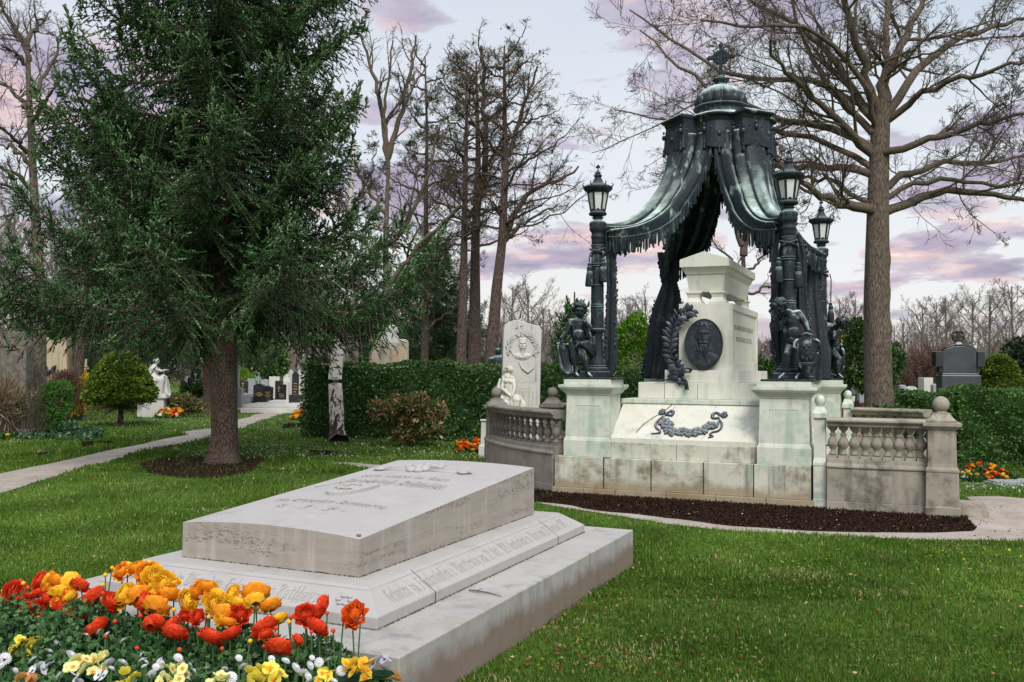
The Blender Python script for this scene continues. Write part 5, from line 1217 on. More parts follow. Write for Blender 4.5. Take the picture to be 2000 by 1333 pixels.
# big bare tree on the right
B0 = aty(1716, 800, 19); B0.z = 0; Y = 19
tr = [(0, 0, 0)]+px([(1716, 800), (1712, 600), (1713, 470), (1714, 400), (1716, 330), (1719, 262), (1722, 205)], Y, B0)
lim = [([(1716,425),(1690,411),(1650,398),(1608,384),(1560,352),(1520,318)], .17, .06, -1.2), ([(1716,420),(1742,406),(1790,388),(1848,372),(1920,375),(2000,392),(2080,385)], .15, .05, 1.0),
 ([(1720,210),(1740,120),(1776,55),(1830,-40)], .17, .07, .8), ([(1718,215),(1690,150),(1672,80),(1650,10),(1620,-80)], .16, .06, -1),
 ([(1702,300),(1660,255),(1610,215),(1560,165),(1530,140),(1505,80)], .13, .04, -2.2), ([(1700,340),(1640,322),(1570,330),(1500,325),(1430,300),(1340,300)], .12, .025, 1.8),
 ([(1710,235),(1640,130),(1590,70),(1510,18),(1430,-10)], .14, .04, 1.5), ([(1706,290),(1620,250),(1520,235),(1440,200),(1370,165),(1310,110),(1250,60)], .12, .03, 2.6),
 ([(1710,215),(1620,160),(1510,150),(1420,160),(1360,110),(1290,60),(1230,20)], .10, .03, 3.5), ([(1719,310),(1742,299),(1800,272),(1870,258),(1940,235),(2040,212)], .12, .04, -1.5),
 ([(1716,372),(1740,358),(1790,330),(1850,318),(1930,322),(2030,300)], .12, .04, 2.2), ([(1730,225),(1790,130),(1860,80),(1940,50),(2040,30)], .14, .05, 2),
 ([(1728,240),(1790,190),(1850,160),(1930,140),(2020,110)], .11, .04, -2.4), ([(1722,205),(1728,110),(1735,30),(1742,-60)], .14, .06, 0),
 ([(1706,330),(1640,290),(1560,255),(1470,260),(1380,250),(1290,235),(1200,215)], .10, .02, 4.0), ([(1715,395),(1742,384),(1800,350),(1880,350),(1960,368),(2050,350)], .09, .03, -.6),
 ([(1704,260),(1650,200),(1600,140),(1560,60),(1540,-20)], .11, .04, .4), ([(1716,260),(1700,180),(1640,90),(1560,40),(1460,60),(1370,40)], .09, .03, -3),
 ([(1698,395),(1640,360),(1600,345),(1530,350),(1480,330)], .08, .03, 2.0)]
limbs = []
for L, a, b_, dy in lim:
    n_ = len(L); limbs.append((px([(u, v, dy*(k/(n_-1))**1.2) for k, (u, v) in enumerate(L)], Y, B0), a*.72, b_*.6))
bare_tree('bare_tree', 'huge spreading leafless tree with knobbly grey trunk, right of the bronze lantern canopy', B0, tr, limbs, .30, 5,
          top=.6, levels=[(9, .12, (22, 55), .55, .42, 10, .14, .03, 6), (7, .12, (25, 58), .54, .55, 8, .16, .03, 4), (6, .12, (25, 58), .56, .6, 6, .18, .02, 3), (4, .2, (25, 55), .65, .7, 4, .2, .02, 3)], knots=((2.2, math.pi*1.05, .22), (2.55, math.pi*1.2, .18), (3.3, math.pi*1.45, .16), (4.0, math.pi*1.4, .14), (2.0, math.pi*1.5, .15)))
# bare tree at the far left
B1 = aty(78, 780, 23); B1.z = 0
tr = [(0, 0, 0)]+px([(78, 640), (74, 493), (66, 372), (57, 186), (53, 76)], 23, B1)
lim = [([(55,300),(20,265),(-20,240)], -1), ([(58,215),(30,180),(0,165),(-40,150)], 1), ([(54,130),(30,100),(0,95)], -.5), ([(60,190),(85,150),(110,115),(118,70)], 1), ([(66,372),(30,340),(0,325),(-50,300)], -1), ([(64,330),(30,290),(-20,280)], 1.5),
 ([(68,420),(40,370),(0,360),(-50,340)], -1.5), ([(56,120),(30,60),(10,30),(-10,-20)], 0), ([(60,240),(90,200),(115,150)], -1), ([(54,90),(70,50),(100,20)], .5), ([(56,100),(20,40),(0,10)], 1.2)]
limbs = [(px([(u, v, dy*k/(len(L)-1)) for k, (u, v) in enumerate(L)], 23, B1), .065, .018) for L, dy in lim]
bare_tree('bare_tree', 'leafless tree with a cut-off top at the left edge, behind the big spruce', B1, tr, limbs, .17, 6, levels=[(9, .12, (25, 55), .55, .42, 8, .13, .06, 4), (7, .12, (25, 55), .55, .6, 6, .15, .04, 3), (5, .15, (30, 60), .6, .65, 4, .18, .02, 3)])
# the group of tall red-brown pines in the middle
def pine(label, base, trunk, limbs, r0, seed, green=.5, brown=.5, zmin=4.0, nlimb=26, spread=2.6):
    rs = np.random.RandomState(seed); b_ = Vector(base); T = np.array(trunk); H = T[-1, 2]
    L = list(limbs)
    for k in range(nlimb):
        z = zmin+(H*.98-zmin)*((k+.5)/nlimb); x = np.interp(z, T[:, 2], T[:, 0]); y = np.interp(z, T[:, 2], T[:, 1]); a = k*2.4+rs.rand(); ln = spread*(1-.55*(z-zmin)/(H-zmin))*(.6+.6*rs.rand())
        d = np.array([math.cos(a), math.sin(a), .15+.35*rs.rand()]); p = np.array([x, y, z]); L.append(([p, p+d*ln*.35+[0, 0, -.05], p+d*ln*.7, p+d*ln+[0, 0, .15*ln]], .035+.02*rs.rand(), .010))
    t, P = bare_tree('pine_tree', label, base, trunk, L, r0, seed, ('bark_pine', 'twig'), [(7, .12, (25, 60), .5, .5, 7, .16, .05, 4), (6, .12, (25, 58), .55, .6, 5, .18, .04, 3), (4, .15, (30, 60), .6, .65, 4, .22, .0, 3)], top=.12)
    E_ = P[:, -1]; D = P[:, -1]-P[:, -2]; n = len(E_)
    sel = rs.rand(n) < green*np.clip(.35+.65*np.sin(E_[:, 0]*1.7+seed)*np.cos(E_[:, 2]*1.1+seed*2), 0, 1)
    if sel.sum():
        V, F = needles(rs, E_[sel]-nrm(D[sel])*.12, D[sel]+rs.randn(sel.sum(), 3)*.02, np.full(sel.sum(), .22), np.ones(sel.sum()), 12, .09, .008); fast('needles', V, tris=F, mat=M['pine'], parent=t, attr=np.repeat(rs.rand(len(V)//3), 3))
    sel = rs.rand(n) < brown*.45
    V, F = leaves(rs, E_[sel]+rs.randn(sel.sum(), 3)*.05, D[sel], np.full(sel.sum(), .06), .4, jit=1.0); fast('dry_leaves', V, quads=F, mat=M['litter'], parent=t, attr=np.repeat(rs.rand(len(V)//4)*.6, 4))
    return t
def trunk_px(L, Y, base): return [(0, 0, 0)]+px(L, Y, base)
PB = aty(898, 760, 31); PB.z = 0
pine('tall bare-stemmed pine with greyish trunk, second of the four trunks left of the portrait headstone', PB, trunk_px([(900,700),(905,560),(908,389),(911,250),(912,120)], 31, PB), [], .20, 21, .25, .7, 5.5)
PB = aty(926, 760, 33); PB.z = 0
pine('tall dark brown pine forking above, third of the four trunks left of the portrait headstone', PB, trunk_px([(926,700),(928,500),(930,410),(934,315),(930,120)], 33, PB), [(px([(929,420),(950,330),(945,220),(940,90)], 33, PB), .14, .05)], .27, 22, .35, .6, 6.0)
PB = aty(953, 770, 30); PB.z = 0
pine('leaning red-brown pine, the nearest trunk left of the portrait headstone', PB, trunk_px([(958,700),(970,560),(981,473),(987,315),(985,150),(985,90)], 30, PB), [(px([(981,470),(1010,400),(1060,360),(1110,345),(1130,325)], 30, PB), .12, .03), (px([(985,330),(1020,220),(1050,130)], 30, PB), .10, .03), (px([(978,480),(1030,430),(1090,400)], 30, PB), .08, .02)], .24, 23, .3, .6, 6.0, 30, 3.2)
PB = aty(830, 770, 34); PB.z = 0
pine('slender dark pine with green tufts beside the old stained gravestone, first of the four trunks', PB, trunk_px([(829,700),(831,500),(832,368),(834,262),(830,110)], 34, PB), [(px([(771,546),(850,450),(903,399),(960,370)], 34, PB), .10, .03)], .17, 24, .9, .3, 3.0, 34, 2.8)
PB = aty(758, 780, 27); PB.z = 0
bare_tree('bare_tree', 'slender forked leafless tree just right of the spruce crown', PB, trunk_px([(757,640),(753,470),(758,330),(760,294)], 27, PB), [(px([(758,300),(745,200),(720,120),(705,70)], 27, PB), .09, .03), (px([(758,310),(785,220),(800,130),(812,70)], 27, PB), .09, .03), (px([(755,420),(715,370),(690,300)], 27, PB), .06, .02), (px([(755,480),(800,440),(840,330),(860,240)], 27, PB), .08, .02), (px([(758,330),(750,240),(760,150),(768,80)], 27, PB), .07, .02), (px([(754,560),(820,480),(900,400)], 27, PB), .08, .03)], .15, 31,
          levels=[(8, .15, (20, 50), .4, .5, 7, .14, .08, 4), (5, .15, (25, 50), .5, .6, 5, .16, .06, 3), (4, .15, (25, 50), .6, .65, 4, .18, .04, 3)])
PB = aty(1453, 780, 27); PB.z = 0
bare_tree('bare_tree', 'reddish bare tree seen under the canopy, behind the marble sarcophagus', PB, trunk_px([(1456,600),(1452,520),(1450,470)], 27, PB), [(px([(1450,480),(1430,420),(1412,380),(1405,300)], 27, PB), .11, .04), (px([(1452,500),(1462,430),(1470,380)], 27, PB), .12, .04), (px([(1453,540),(1490,500),(1520,470)], 27, PB), .05, .02), (px([(1452,580),(1500,560),(1530,590)], 27, PB), .05, .02), (px([(1455,560),(1420,500),(1390,470)], 27, PB), .05, .02)], .16, 32, ('bark_pine', 'twig'),
          levels=[(8, .15, (25, 60), .5, .5, 7, .18, .02, 4), (5, .15, (25, 60), .55, .6, 5, .2, .02, 3), (4, .15, (25, 60), .6, .65, 4, .2, .0, 3)])
# far bare trees: three crowns, copied
FT = []
protos = []
for k, sd in enumerate((41, 42, 43)):
    rs = np.random.RandomState(sd); H = 9.0; L = []
    for j in range(16):
        z = 1.8+6.0*j/16; a = j*2.4+rs.rand(); ln = 3.4*(1-.5*j/16)*(.7+.5*rs.rand()); d = np.array([math.cos(a)*.75, math.sin(a)*.75, .75]); p = np.array([0, 0, z]); L.append(([p, p+d*ln*.4, p+d*ln*.75+[0, 0, .1], p+d*ln+[0, 0, .3]], .05, .015))
    t, _ = bare_tree('bare_tree', 'x', (0, 0, 0), [(0, 0, 0), (.05, 0, 2), (-.05, .05, 4), (.05, 0, 6), (0, 0, 8.4)], L, .13, sd, ('twig_far', 'twig_far'), [(9, .12, (18, 45), .5, .45, 7, .09, .07, 4), (7, .12, (22, 48), .55, .6, 6, .11, .05, 3), (5, .15, (25, 50), .6, .7, 4, .13, .03, 3)])
    protos.append(t)
used = [False]*3
def far_tree(u, Y, h, label, group, k, rz):
    p = aty(u, 740, Y); p.z = 0; s_ = h/9.5
    if not used[k]: used[k] = True; t = protos[k]; t.location = p; t.rotation_euler = (0, 0, rz); t.scale = (s_,)*3; t['label'] = label; t['group'] = group
    else: t = dup(protos[k], p, rz, s_, label, group=group)
    FT.append((group, p.x/p.y, t)); return t
rs = np.random.RandomState(77)
for i, (u, Y, h) in enumerate([(1802, 44, 5.6), (1848, 46, 6.2), (1935, 38, 5.6), (1978, 52, 7.6), (1765, 56, 5.4), (1900, 60, 7.5), (2040, 40, 6.6), (1830, 64, 7.6)]): far_tree(u, Y, h, 'bare grey tree behind the right hedge and black tombstone', 'bare trees behind the right hedge', i % 3, i*1.3)
for i, (u, Y, h) in enumerate([(1640, 52, 6.6), (1672, 60, 7.4), (1600, 62, 6.6), (1555, 58, 6)]): far_tree(u, Y, h, 'distant bare tree between rear lantern column and big trunk', 'bare trees behind the rear column', i % 3, i*1.7+1)
for i, (u, Y, h) in enumerate([(1085, 40, 4.6), (1120, 46, 4.9), (1060, 56, 6.2), (1215, 44, 5.2), (1180, 50, 5.2), (1260, 46, 6.0), (1300, 50, 6.2), (1240, 60, 7.0), (1030, 46, 6.5), (1150, 62, 6)]): far_tree(u, Y, h, 'small brown bare tree between portrait headstone and monument', 'bare trees behind the monument', i % 3, i*2.1+2)
for i, (u, Y, h) in enumerate([(500, 66, 9), (535, 72, 10), (575, 62, 9), (610, 70, 11), (640, 60, 9), (690, 64, 10), (470, 70, 10), (720, 56, 8), (790, 60, 9), (860, 62, 9), (880, 54, 7), (1000, 60, 8)]): far_tree(u, Y, h, 'leafless tree in the wood behind the cemetery', 'bare trees of the distant wood', i % 3, i*1.1+3)
for i, (u, Y, h) in enumerate([(-20, 34, 9), (20, 44, 10), (60, 52, 11), (105, 46, 9), (-50, 30, 8), (140, 56, 11)]): far_tree(u, Y, h, 'leafless tree behind the granite slab at left', 'bare trees at the left edge', i % 3, i*1.9+4)
ORD = ['leftmost', 'second', 'third', 'fourth', 'fifth', 'sixth', 'seventh', 'eighth', 'ninth', 'tenth', 'eleventh', 'twelfth', 'thirteenth']
for g_ in set(f[0] for f in FT):
    L = sorted([f for f in FT if f[0] == g_], key=lambda f: f[1])
    for i, f in enumerate(L): f[2]['label'] += ', '+('leftmost of them' if i == 0 else 'rightmost of them' if i == len(L)-1 else ORD[i]+' from the left')
# one distant thicket, a mass nobody could count
rs = np.random.RandomState(5); N = 26000
a = rs.uniform(-.72, .72, N); Y_ = rs.uniform(80, 120, N); X_ = a*Y_; hmax = np.where(X_ < 0, 9.5, 5.0)+2.0*np.sin(X_*.21)+1.2*np.sin(X_*.63+1); z0 = rs.rand(N)**1.1*hmax
P = np.zeros((N, 4, 3)); D = nrm(np.stack([rs.randn(N)*.5, rs.randn(N)*.3, np.abs(rs.randn(N))*.8+.3], 1)); L = rs.uniform(.8, 2.6, N)
P = walk(rs, np.stack([X_, Y_, z0*.8], 1), D, L, 4, .2, .05)
w = Wood(); w.add(P, np.full((N, 4), .022)*np.linspace(1, .4, 4)[None], 3); M3 = 500; st = walk(rs, np.stack([rs.uniform(-.72, .72, M3)*95, rs.uniform(80, 118, M3), np.zeros(M3)], 1), np.tile([0, 0, 1.], (M3, 1)), rs.uniform(4, 7.5, M3), 5, .06, .1)
w.add(st, np.full((M3, 5), .13)*np.linspace(1, .4, 5)[None], 4)
N2 = 30000; Xb = rs.uniform(-.72, .72, N2); Yb = rs.uniform(118, 124, N2); C = np.stack([Xb*Yb, Yb, rs.rand(N2)*(np.where(Xb < 0, 8.0, 4.2)+2*np.sin(Xb*25))], 1)
w.build('distant_wood', M['twig_far'], None); tag(bpy.data.objects['distant_wood'], 'far-off leafless brown wood closing the view behind everything', 'wood', kind='stuff')
V, F = leaves(rs, C, np.tile([0, 0, 1.], (N2, 1)), np.full(N2, 1.1), .12, jit=.8); tag(fast('far_undergrowth', V, quads=F, mat=M['farwood'], attr=np.repeat(rs.rand(N2), 4)), 'brown-grey undergrowth at the foot of the distant wood', 'undergrowth', kind='stuff')
# ================================================================== THE BIG SPRUCE
def spruce(base, H, prof, seed, label, nbr=150, side=(0, 0), dens=1.0, trunk_r=.225, twl=.15, zb=2.35, name='spruce_tree'):
    rs = np.random.RandomState(seed); t = thing(name, label, 'tree', base)
    T = resample([(0, 0, -.05), (.02, 0, .3), (0, 0, 1.2), (-.03, 0, 2.5), (0, 0, H*.5), (0, 0, H)], 90); rad = np.interp(T[:, 2], [0, .12, .4, 2.5, H], [trunk_r*1.5, trunk_r*1.15, trunk_r*.98, trunk_r*.88, .02])
    v, q = tubes(T[None], rad[None], 28); th = np.linspace(0, 6.283, 29)[:-1]; v = v.reshape(90, 28, 3); c = T[:, None]; v = c+(v-c)*(1+.03*np.sin(4*th)[None]+.10*np.exp(-T[:, 2:3]*4)*np.sin(5*th+1)[None])[..., None]
    fast('trunk', v.reshape(-1, 3), quads=q, mat=M['bark_spruce'], parent=t, smooth=True)
    w = Wood(); TP = []; TD = []; TL = []; TV = []; tw1 = []; tw1r = []
    BPt = []; BR = []
    for k in range(nbr):
        f = (k+.5)/nbr; z = zb+(H-.4-zb)*f**1.12; az = k*2.39996+rs.randn()*.18; dx, dy = math.cos(az), math.sin(az)
        Rm = np.interp(z, prof[0], prof[1])*(1+side[0]*dx)*rs.choice([.60, .80, .95, 1.05, 1.2], p=[.17, .2, .3, .23, .1])*(.94+.1*rs.rand())
        K = 14; s = np.linspace(0, 1, K); el = .10+.10*rs.rand(); sag = .34+.16*rs.rand()
        up = Rm*(el*s*1.2-sag*np.sin(s*math.pi*.62)*.9*s**.6+.34*s**3.2); up = up*(1 if z < H*.6 else .6)+.05*np.sin(s*9+k)*s
        wx = np.cumsum(rs.randn(K)*.02)*Rm*.5
        P = np.stack([dx*Rm*s-dy*wx, dy*Rm*s+dx*wx, z+up], 1); BPt.append(P); BR.append(np.linspace(.045*min(1, Rm/2.4)+.01, .006, K))
        ns = int(Rm/.075*dens)
        for sd in (-1, 1):
            ss = .12+.88*(np.arange(ns)+rs.rand(ns))/ns; ss = np.clip(ss, 0, .995); i = ss*(K-1); i0 = i.astype(int); w_ = (i-i0)[:, None]
            p = P[i0]*(1-w_)+P[np.minimum(i0+1, K-1)]*w_; tn = nrm(P[np.minimum(i0+1, K-1)]-P[i0]); sv = nrm(np.cross(tn, [0, 0, 1.]))*sd
            L = np.clip(.18+.62*Rm/3*np.sin(np.clip(ss, .05, 1)*math.pi*.93)**.8, .14, .75)*(.55+.7*rs.rand(ns))
            hang = rs.rand(ns)
            D = nrm(tn*.65+sv*.9+np.array([0, 0, 1.])*(-.25-.65*(hang > .4)*hang)[:, None]); q2 = np.stack([p, p+D*L[:, None]*.5, p+D*L[:, None]+np.array([0, 0, -1.])*(L*.28)[:, None]*hang[:, None]], 1)
            tw1.append(q2)
            m_ = 6
            for j in range(m_):
                tt = (j+.6)/m_; pp = q2[:, 0]*(1-tt)+q2[:, 2]*tt+(q2[:, 1]-(q2[:, 0]+q2[:, 2])/2)*(1-abs(2*tt-1)); s2 = 1 if j % 2 else -1
                dd = nrm(nrm(q2[:, 2]-q2[:, 0])*.8+nrm(np.cross(nrm(q2[:, 2]-q2[:, 0]), [0, 0, 1.]))*s2*.8+rs.randn(ns, 3)*.42+np.array([0, 0, -.25]))
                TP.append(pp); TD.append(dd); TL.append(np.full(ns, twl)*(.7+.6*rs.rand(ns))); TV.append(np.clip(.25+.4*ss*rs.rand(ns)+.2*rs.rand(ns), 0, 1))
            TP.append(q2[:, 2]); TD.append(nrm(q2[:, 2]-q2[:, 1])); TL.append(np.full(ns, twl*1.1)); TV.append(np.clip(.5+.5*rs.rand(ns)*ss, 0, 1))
        # leading shoots, turned up; the light they catch is put into a paler colour
        for j in range(7): TP.append(P[-1:]-np.array([[dx, dy, 0]])*.09*j+rs.randn(1, 3)*.04); TD.append(np.array([[dx*.7+rs.randn()*.5, dy*.7+rs.randn()*.5, .75]])); TL.append(np.array([twl*1.2])); TV.append(np.array([.98]))
        # upward plumes at bough tips and along outer side shoots, coloured as if lit
        for q0, hh, nn_ in [(P[-1], .42, 34), (P[-3], .34, 24), (P[-5], .28, 18)]+[(q_[2], .20, 11) for q_ in q2[int(ns*.3)::4]]:
            u_ = rs.rand(nn_); ax = nrm(np.array([dx*.45, dy*.45, 1.0])+rs.randn(3)*.15); pp = q0+ax*hh*u_[:, None]-ax*hh*.25; dd = nrm(ax*.75+rs.randn(nn_, 3)*.62*(1.05-u_[:, None]*.8))
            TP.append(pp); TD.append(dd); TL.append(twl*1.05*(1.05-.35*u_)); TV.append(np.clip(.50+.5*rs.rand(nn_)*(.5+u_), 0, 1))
        # small upright sprays along the top of the bough
        nu = int(Rm*9*dens); si = .25+.75*rs.rand(nu); i = si*(K-1); i0 = i.astype(int).clip(0, K-2); w_ = (i-i0)[:, None]; p = P[i0]*(1-w_)+P[i0+1]*w_
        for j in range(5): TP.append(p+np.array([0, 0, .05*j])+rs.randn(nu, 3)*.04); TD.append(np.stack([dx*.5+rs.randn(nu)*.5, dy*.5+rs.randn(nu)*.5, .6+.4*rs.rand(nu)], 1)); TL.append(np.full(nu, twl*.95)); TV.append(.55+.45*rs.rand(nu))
    w.add(np.array(BPt), np.array(BR), 6); Q = np.concatenate(tw1); w.add(Q, np.full((len(Q), 3), .005), 3)
    # dead hanging strings under the crown
    n = 420; a = rs.rand(n)*6.283; r_ = np.sqrt(rs.rand(n))*np.interp(3, prof[0], prof[1])*.95; z = zb+.3+rs.rand(n)*1.2
    w.build('branches', M['bark_pine'], t)
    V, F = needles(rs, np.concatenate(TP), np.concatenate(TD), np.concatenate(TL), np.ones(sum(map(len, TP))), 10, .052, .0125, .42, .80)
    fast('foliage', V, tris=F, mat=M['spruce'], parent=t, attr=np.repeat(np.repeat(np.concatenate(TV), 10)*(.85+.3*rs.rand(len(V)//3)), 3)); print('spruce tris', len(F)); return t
S0 = Vector((-4.89, 15.54, 0))
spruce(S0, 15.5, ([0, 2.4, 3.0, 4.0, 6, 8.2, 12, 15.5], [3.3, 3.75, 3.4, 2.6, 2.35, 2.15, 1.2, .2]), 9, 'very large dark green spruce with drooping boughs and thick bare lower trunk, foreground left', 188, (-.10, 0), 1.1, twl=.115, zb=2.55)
# ================================================================== HEDGES, SHRUBS, SMALL TREES
def clump_leaves(rs, lumps, n, size, wid, out=.8, shell=.75):
    """leaves spread through the outer shell of several ellipsoid lumps"""
    lumps = np.array(lumps, float); vol = lumps[:, 3]*lumps[:, 4]+lumps[:, 3]*lumps[:, 5]; k = rs.choice(len(lumps), n, p=vol/vol.sum())
    d = nrm(rs.randn(n, 3)); r_ = shell+(1-shell)*rs.rand(n); P = lumps[k, :3]+d*lumps[k, 3:6]*r_[:, None]
    ok = np.ones(n, bool)
    for i, L in enumerate(lumps):      # nothing buried deep inside a neighbouring lump
        q = (((P-L[:3])/L[3:6])**2).sum(1); ok &= (q > .42) | (k == i)
    P, d = P[ok], d[ok]; V, F = leaves(rs, P, d*out+np.array([0, 0, .35]), np.full(len(P), size), wid); return V, F, P
def hedge(label, p0, p1, th, h, mat, seed, dens=900, size=.055, tilt=0.0):
    rs = np.random.RandomState(seed); p0, p1 = np.array(p0[:2], float), np.array(p1[:2], float); L = np.linalg.norm(p1-p0); a = math.atan2(*(p1-p0)[::-1])
    t = thing('hedge', label, 'hedge', (*p0, 0), a)
    hz = lambda x: h+tilt*x/L+.03*np.sin(x*2.3+seed)+.02*np.sin(x*6.1)
    P = []; D = []
    def face(n, f): u, v = rs.rand(n), rs.rand(n); p, d = f(u, v); P.append(p); D.append(np.broadcast_to(d, p.shape))
    dep = lambda x, z: .05*np.sin(x*1.9+z*2.1+seed)+.04*np.sin(x*4.7-z*3.3)+.03*np.sin(x*9+z*8)
    face(int(L*h*dens), lambda u, v: (np.stack([u*L, -.0-dep(u*L, v*h)-.05*rs.rand(len(u)), v*hz(u*L)], 1), np.array([0, -1, .25])))
    face(int(L*th*dens*.9), lambda u, v: (np.stack([u*L, v*th, hz(u*L)+.04*rs.rand(len(u))+.5*dep(u*L, v)], 1), np.array([0, -.2, 1])))
    face(int(th*h*dens), lambda u, v: (np.stack([-.02-.06*rs.rand(len(u)), u*th, v*hz(0)], 1), np.array([-1, 0, .2])))
    face(int(th*h*dens*.7), lambda u, v: (np.stack([L+.06*rs.rand(len(u)), u*th, v*hz(L)], 1), np.array([1, 0, .2])))
    face(int(L*h*dens*.3), lambda u, v: (np.stack([u*L, th+.05*rs.rand(len(u)), v*hz(u*L)], 1), np.array([0, 1, .2])))
    C = np.concatenate(P); D = np.concatenate(D); V, F = leaves(rs, C, D, np.full(len(C), size), .38, jit=.75)
    fast('foliage', V, quads=F, mat=mat, parent=t, attr=np.repeat(np.clip(rs.rand(len(C))**1.3*.9+.1*np.sin(C[:, 0]*2+C[:, 2]*3), 0, 1), 4))
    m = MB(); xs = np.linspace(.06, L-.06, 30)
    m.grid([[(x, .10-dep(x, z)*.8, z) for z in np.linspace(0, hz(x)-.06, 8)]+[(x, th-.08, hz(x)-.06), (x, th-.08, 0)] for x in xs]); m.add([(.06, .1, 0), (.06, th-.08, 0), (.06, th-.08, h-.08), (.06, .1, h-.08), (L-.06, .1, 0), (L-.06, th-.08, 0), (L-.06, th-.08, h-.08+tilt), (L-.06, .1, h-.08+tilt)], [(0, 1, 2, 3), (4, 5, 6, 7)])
    m.build('inner_core', mat, t); return t  # solid dark core, added to close the view through the leaves
hedge('long tall dark green clipped hedge behind the white birch and the reddish shrub', (-4.85, 21.3), (5.2, 19.6), 1.0, 1.74, M['hedge'], 1, 950, .06, -.12)
hedge('lighter green clipped hedge at the right edge, behind the ball-topped pier', (7.95, 16.3), (11.5, 15.2), 1.2, 1.30, M['hedge_light'], 2, 1300, .055, .03)
hedge('low clipped hedge between the big tree trunk and the black tombstone', aty(1738, 800, 20.2), aty(1856, 800, 19.0), .9, 1.20, M['hedge_light'], 3, 1000, .055)
def shrub(name, label, cat, base, lumps, n, size, wid, mat, seed, stems=8, stem_h=.5, stem_r=.012, shell=.6, core=True, vr=(0, 1), spread=.15):
    rs = np.random.RandomState(seed); t = thing(name, label, cat, base); V, F, P = clump_leaves(rs, lumps, n, size, wid, shell=shell)
    fast('foliage', V, quads=F, mat=mat, parent=t, attr=np.repeat(vr[0]+(vr[1]-vr[0])*rs.rand(len(V)//4), 4))
    if stems:
        w = Wood(); L = np.array(lumps); a = rs.rand(stems)*6.283; D = np.stack([np.cos(a)*.35, np.sin(a)*.35, np.ones(stems)], 1); P0 = np.stack([np.cos(a)*spread*.4, np.sin(a)*spread*.4, -.02+0*a], 1)
        Q = walk(rs, P0, D, np.full(stems, stem_h*1.5), 7, .12, .05); w.add(Q, np.full((stems, 7), stem_r)*np.linspace(1, .5, 7), 5)
        P2_, R2, _ = spawn(rs, Q, np.full((stems, 7), stem_r*.8), np.full(stems, stem_h), 6, .3, (20, 50), .6, .6, 5, .15, .05); w.add(P2_, R2, 4); w.build('stems', M['twig'], t)
    return t
G0 = lambda u, v: atz(u, v)
shrub('nandina_shrub', 'broad shrub with green and reddish leaves before the long hedge, right of the birch', 'shrub', G0(795, 874), [(0, 0, .38, .42, .4, .32), (-.35, -.1, .74, .36, .36, .24), (.35, 0, .70, .38, .36, .26), (.05, -.2, .90, .28, .3, .2), (.62, 0, .76, .2, .2, .22), (-.66, 0, .82, .17, .2, .17), (-.15, .1, .62, .5, .4, .3), (.3, -.1, 1.0, .14, .14, .12), (-.3, 0, 1.02, .12, .12, .1), (.45, -.1, .42, .3, .3, .25)], 5600, .095, .24, M['nandina'], 3, 16, .8, .012, .35)
shrub('thuja', 'bright green upright thuja between the left lantern column and the broad bronze curtain', 'tree', aty(1237, 790, 21.5)*1.0-Vector((0, 0, aty(1237, 790, 21.5).z)), [(0, 0, .9, .44, .40, .9), (.02, 0, 1.8, .46, .4, .7), (-.05, 0, 2.35, .38, .3, .5), (.08, .05, 2.65, .26, .2, .35), (-.2, 0, 2.3, .24, .2, .4), (.22, 0, 2.2, .24, .2, .4)], 9000, .10, .22, M['thuja'], 4, 3, 1.4, .03, .7)
def gr(p): return Vector((p[0], p[1], 0))
# cushion-leaved cypresses
def cushion(name, label, base, h, w, trunk_h, seed, n=520, mat=None, trunkv=True, stretch=1.0):
    rs = np.random.RandomState(seed); t = thing(name, label, 'tree', base); L = []
    for k in range(n):
        z = rs.rand()**.85; z = min(z, .995); prof = min(1, ((1-z)/.86)**.50) if z > .14 else (.80+.20*z/.14); a = rs.rand()*6.283; r_ = w*prof*(.86+.16*rs.rand())
        L.append((r_*math.cos(a), r_*math.sin(a), trunk_h+z*(h-trunk_h), .13*w/.75+.04*rs.rand(), .13*w/.75, .055+.02*rs.rand()))
    L = np.array(L); N = n*46; k = np.repeat(np.arange(n), 46); d = nrm(rs.randn(N, 3)); d[:, 2] = np.abs(d[:, 2])*1.2-.25; d = nrm(d); P = L[k, :3]+d*L[k, 3:6]
    V, F = leaves(rs, P, d+np.stack([P[:, 0], P[:, 1], 0*P[:, 0]], 1)/w*.6, np.full(N, .06*w/.75), .42, jit=.4); cl = rs.rand(n)
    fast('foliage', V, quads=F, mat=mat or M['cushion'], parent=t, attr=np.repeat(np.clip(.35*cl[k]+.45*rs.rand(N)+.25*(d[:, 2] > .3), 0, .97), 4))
    m = MB(); m.ell((0, 0, trunk_h+(h-trunk_h)*.38), (w*.78, w*.78, (h-trunk_h)*.46), 20, 12); m.build('inner_core', M['cushion'] if mat is None else mat, t)  # rounded solid core added behind the cushions so nothing shows through
    if trunkv:
        w_ = Wood(); T = resample([(0, 0, -.03), (.03, 0, .3), (-.01, 0, .8), (0, 0, trunk_h+.5)], 10); w_.add(T[None], np.array([[.14, .10, .085, .08, .075, .07, .07, .06, .06, .05]])*w/.95, 10)
        P0 = np.tile([0, 0, trunk_h*.75], (40, 1))+rs.rand(40, 1)*[0, 0, .4]; a = rs.rand(40)*6.283; Q = walk(rs, P0, np.stack([np.cos(a), np.sin(a), -.35+.3*rs.rand(40)], 1), w*(.6+.5*rs.rand(40)), 6, .15, -.02); w_.add(Q, np.full((40, 6), .012)*np.linspace(1, .4, 6), 4)
        P2_, R2, L2 = spawn(rs, Q, np.full((40, 6), .008), np.full(40, w*.6), 7, .2, (20, 60), .7, .6, 5, .2, 0); w_.add(P2_, np.maximum(R2, .004), 3); w_.build('trunk', M['bark_pine'], t)
    return t
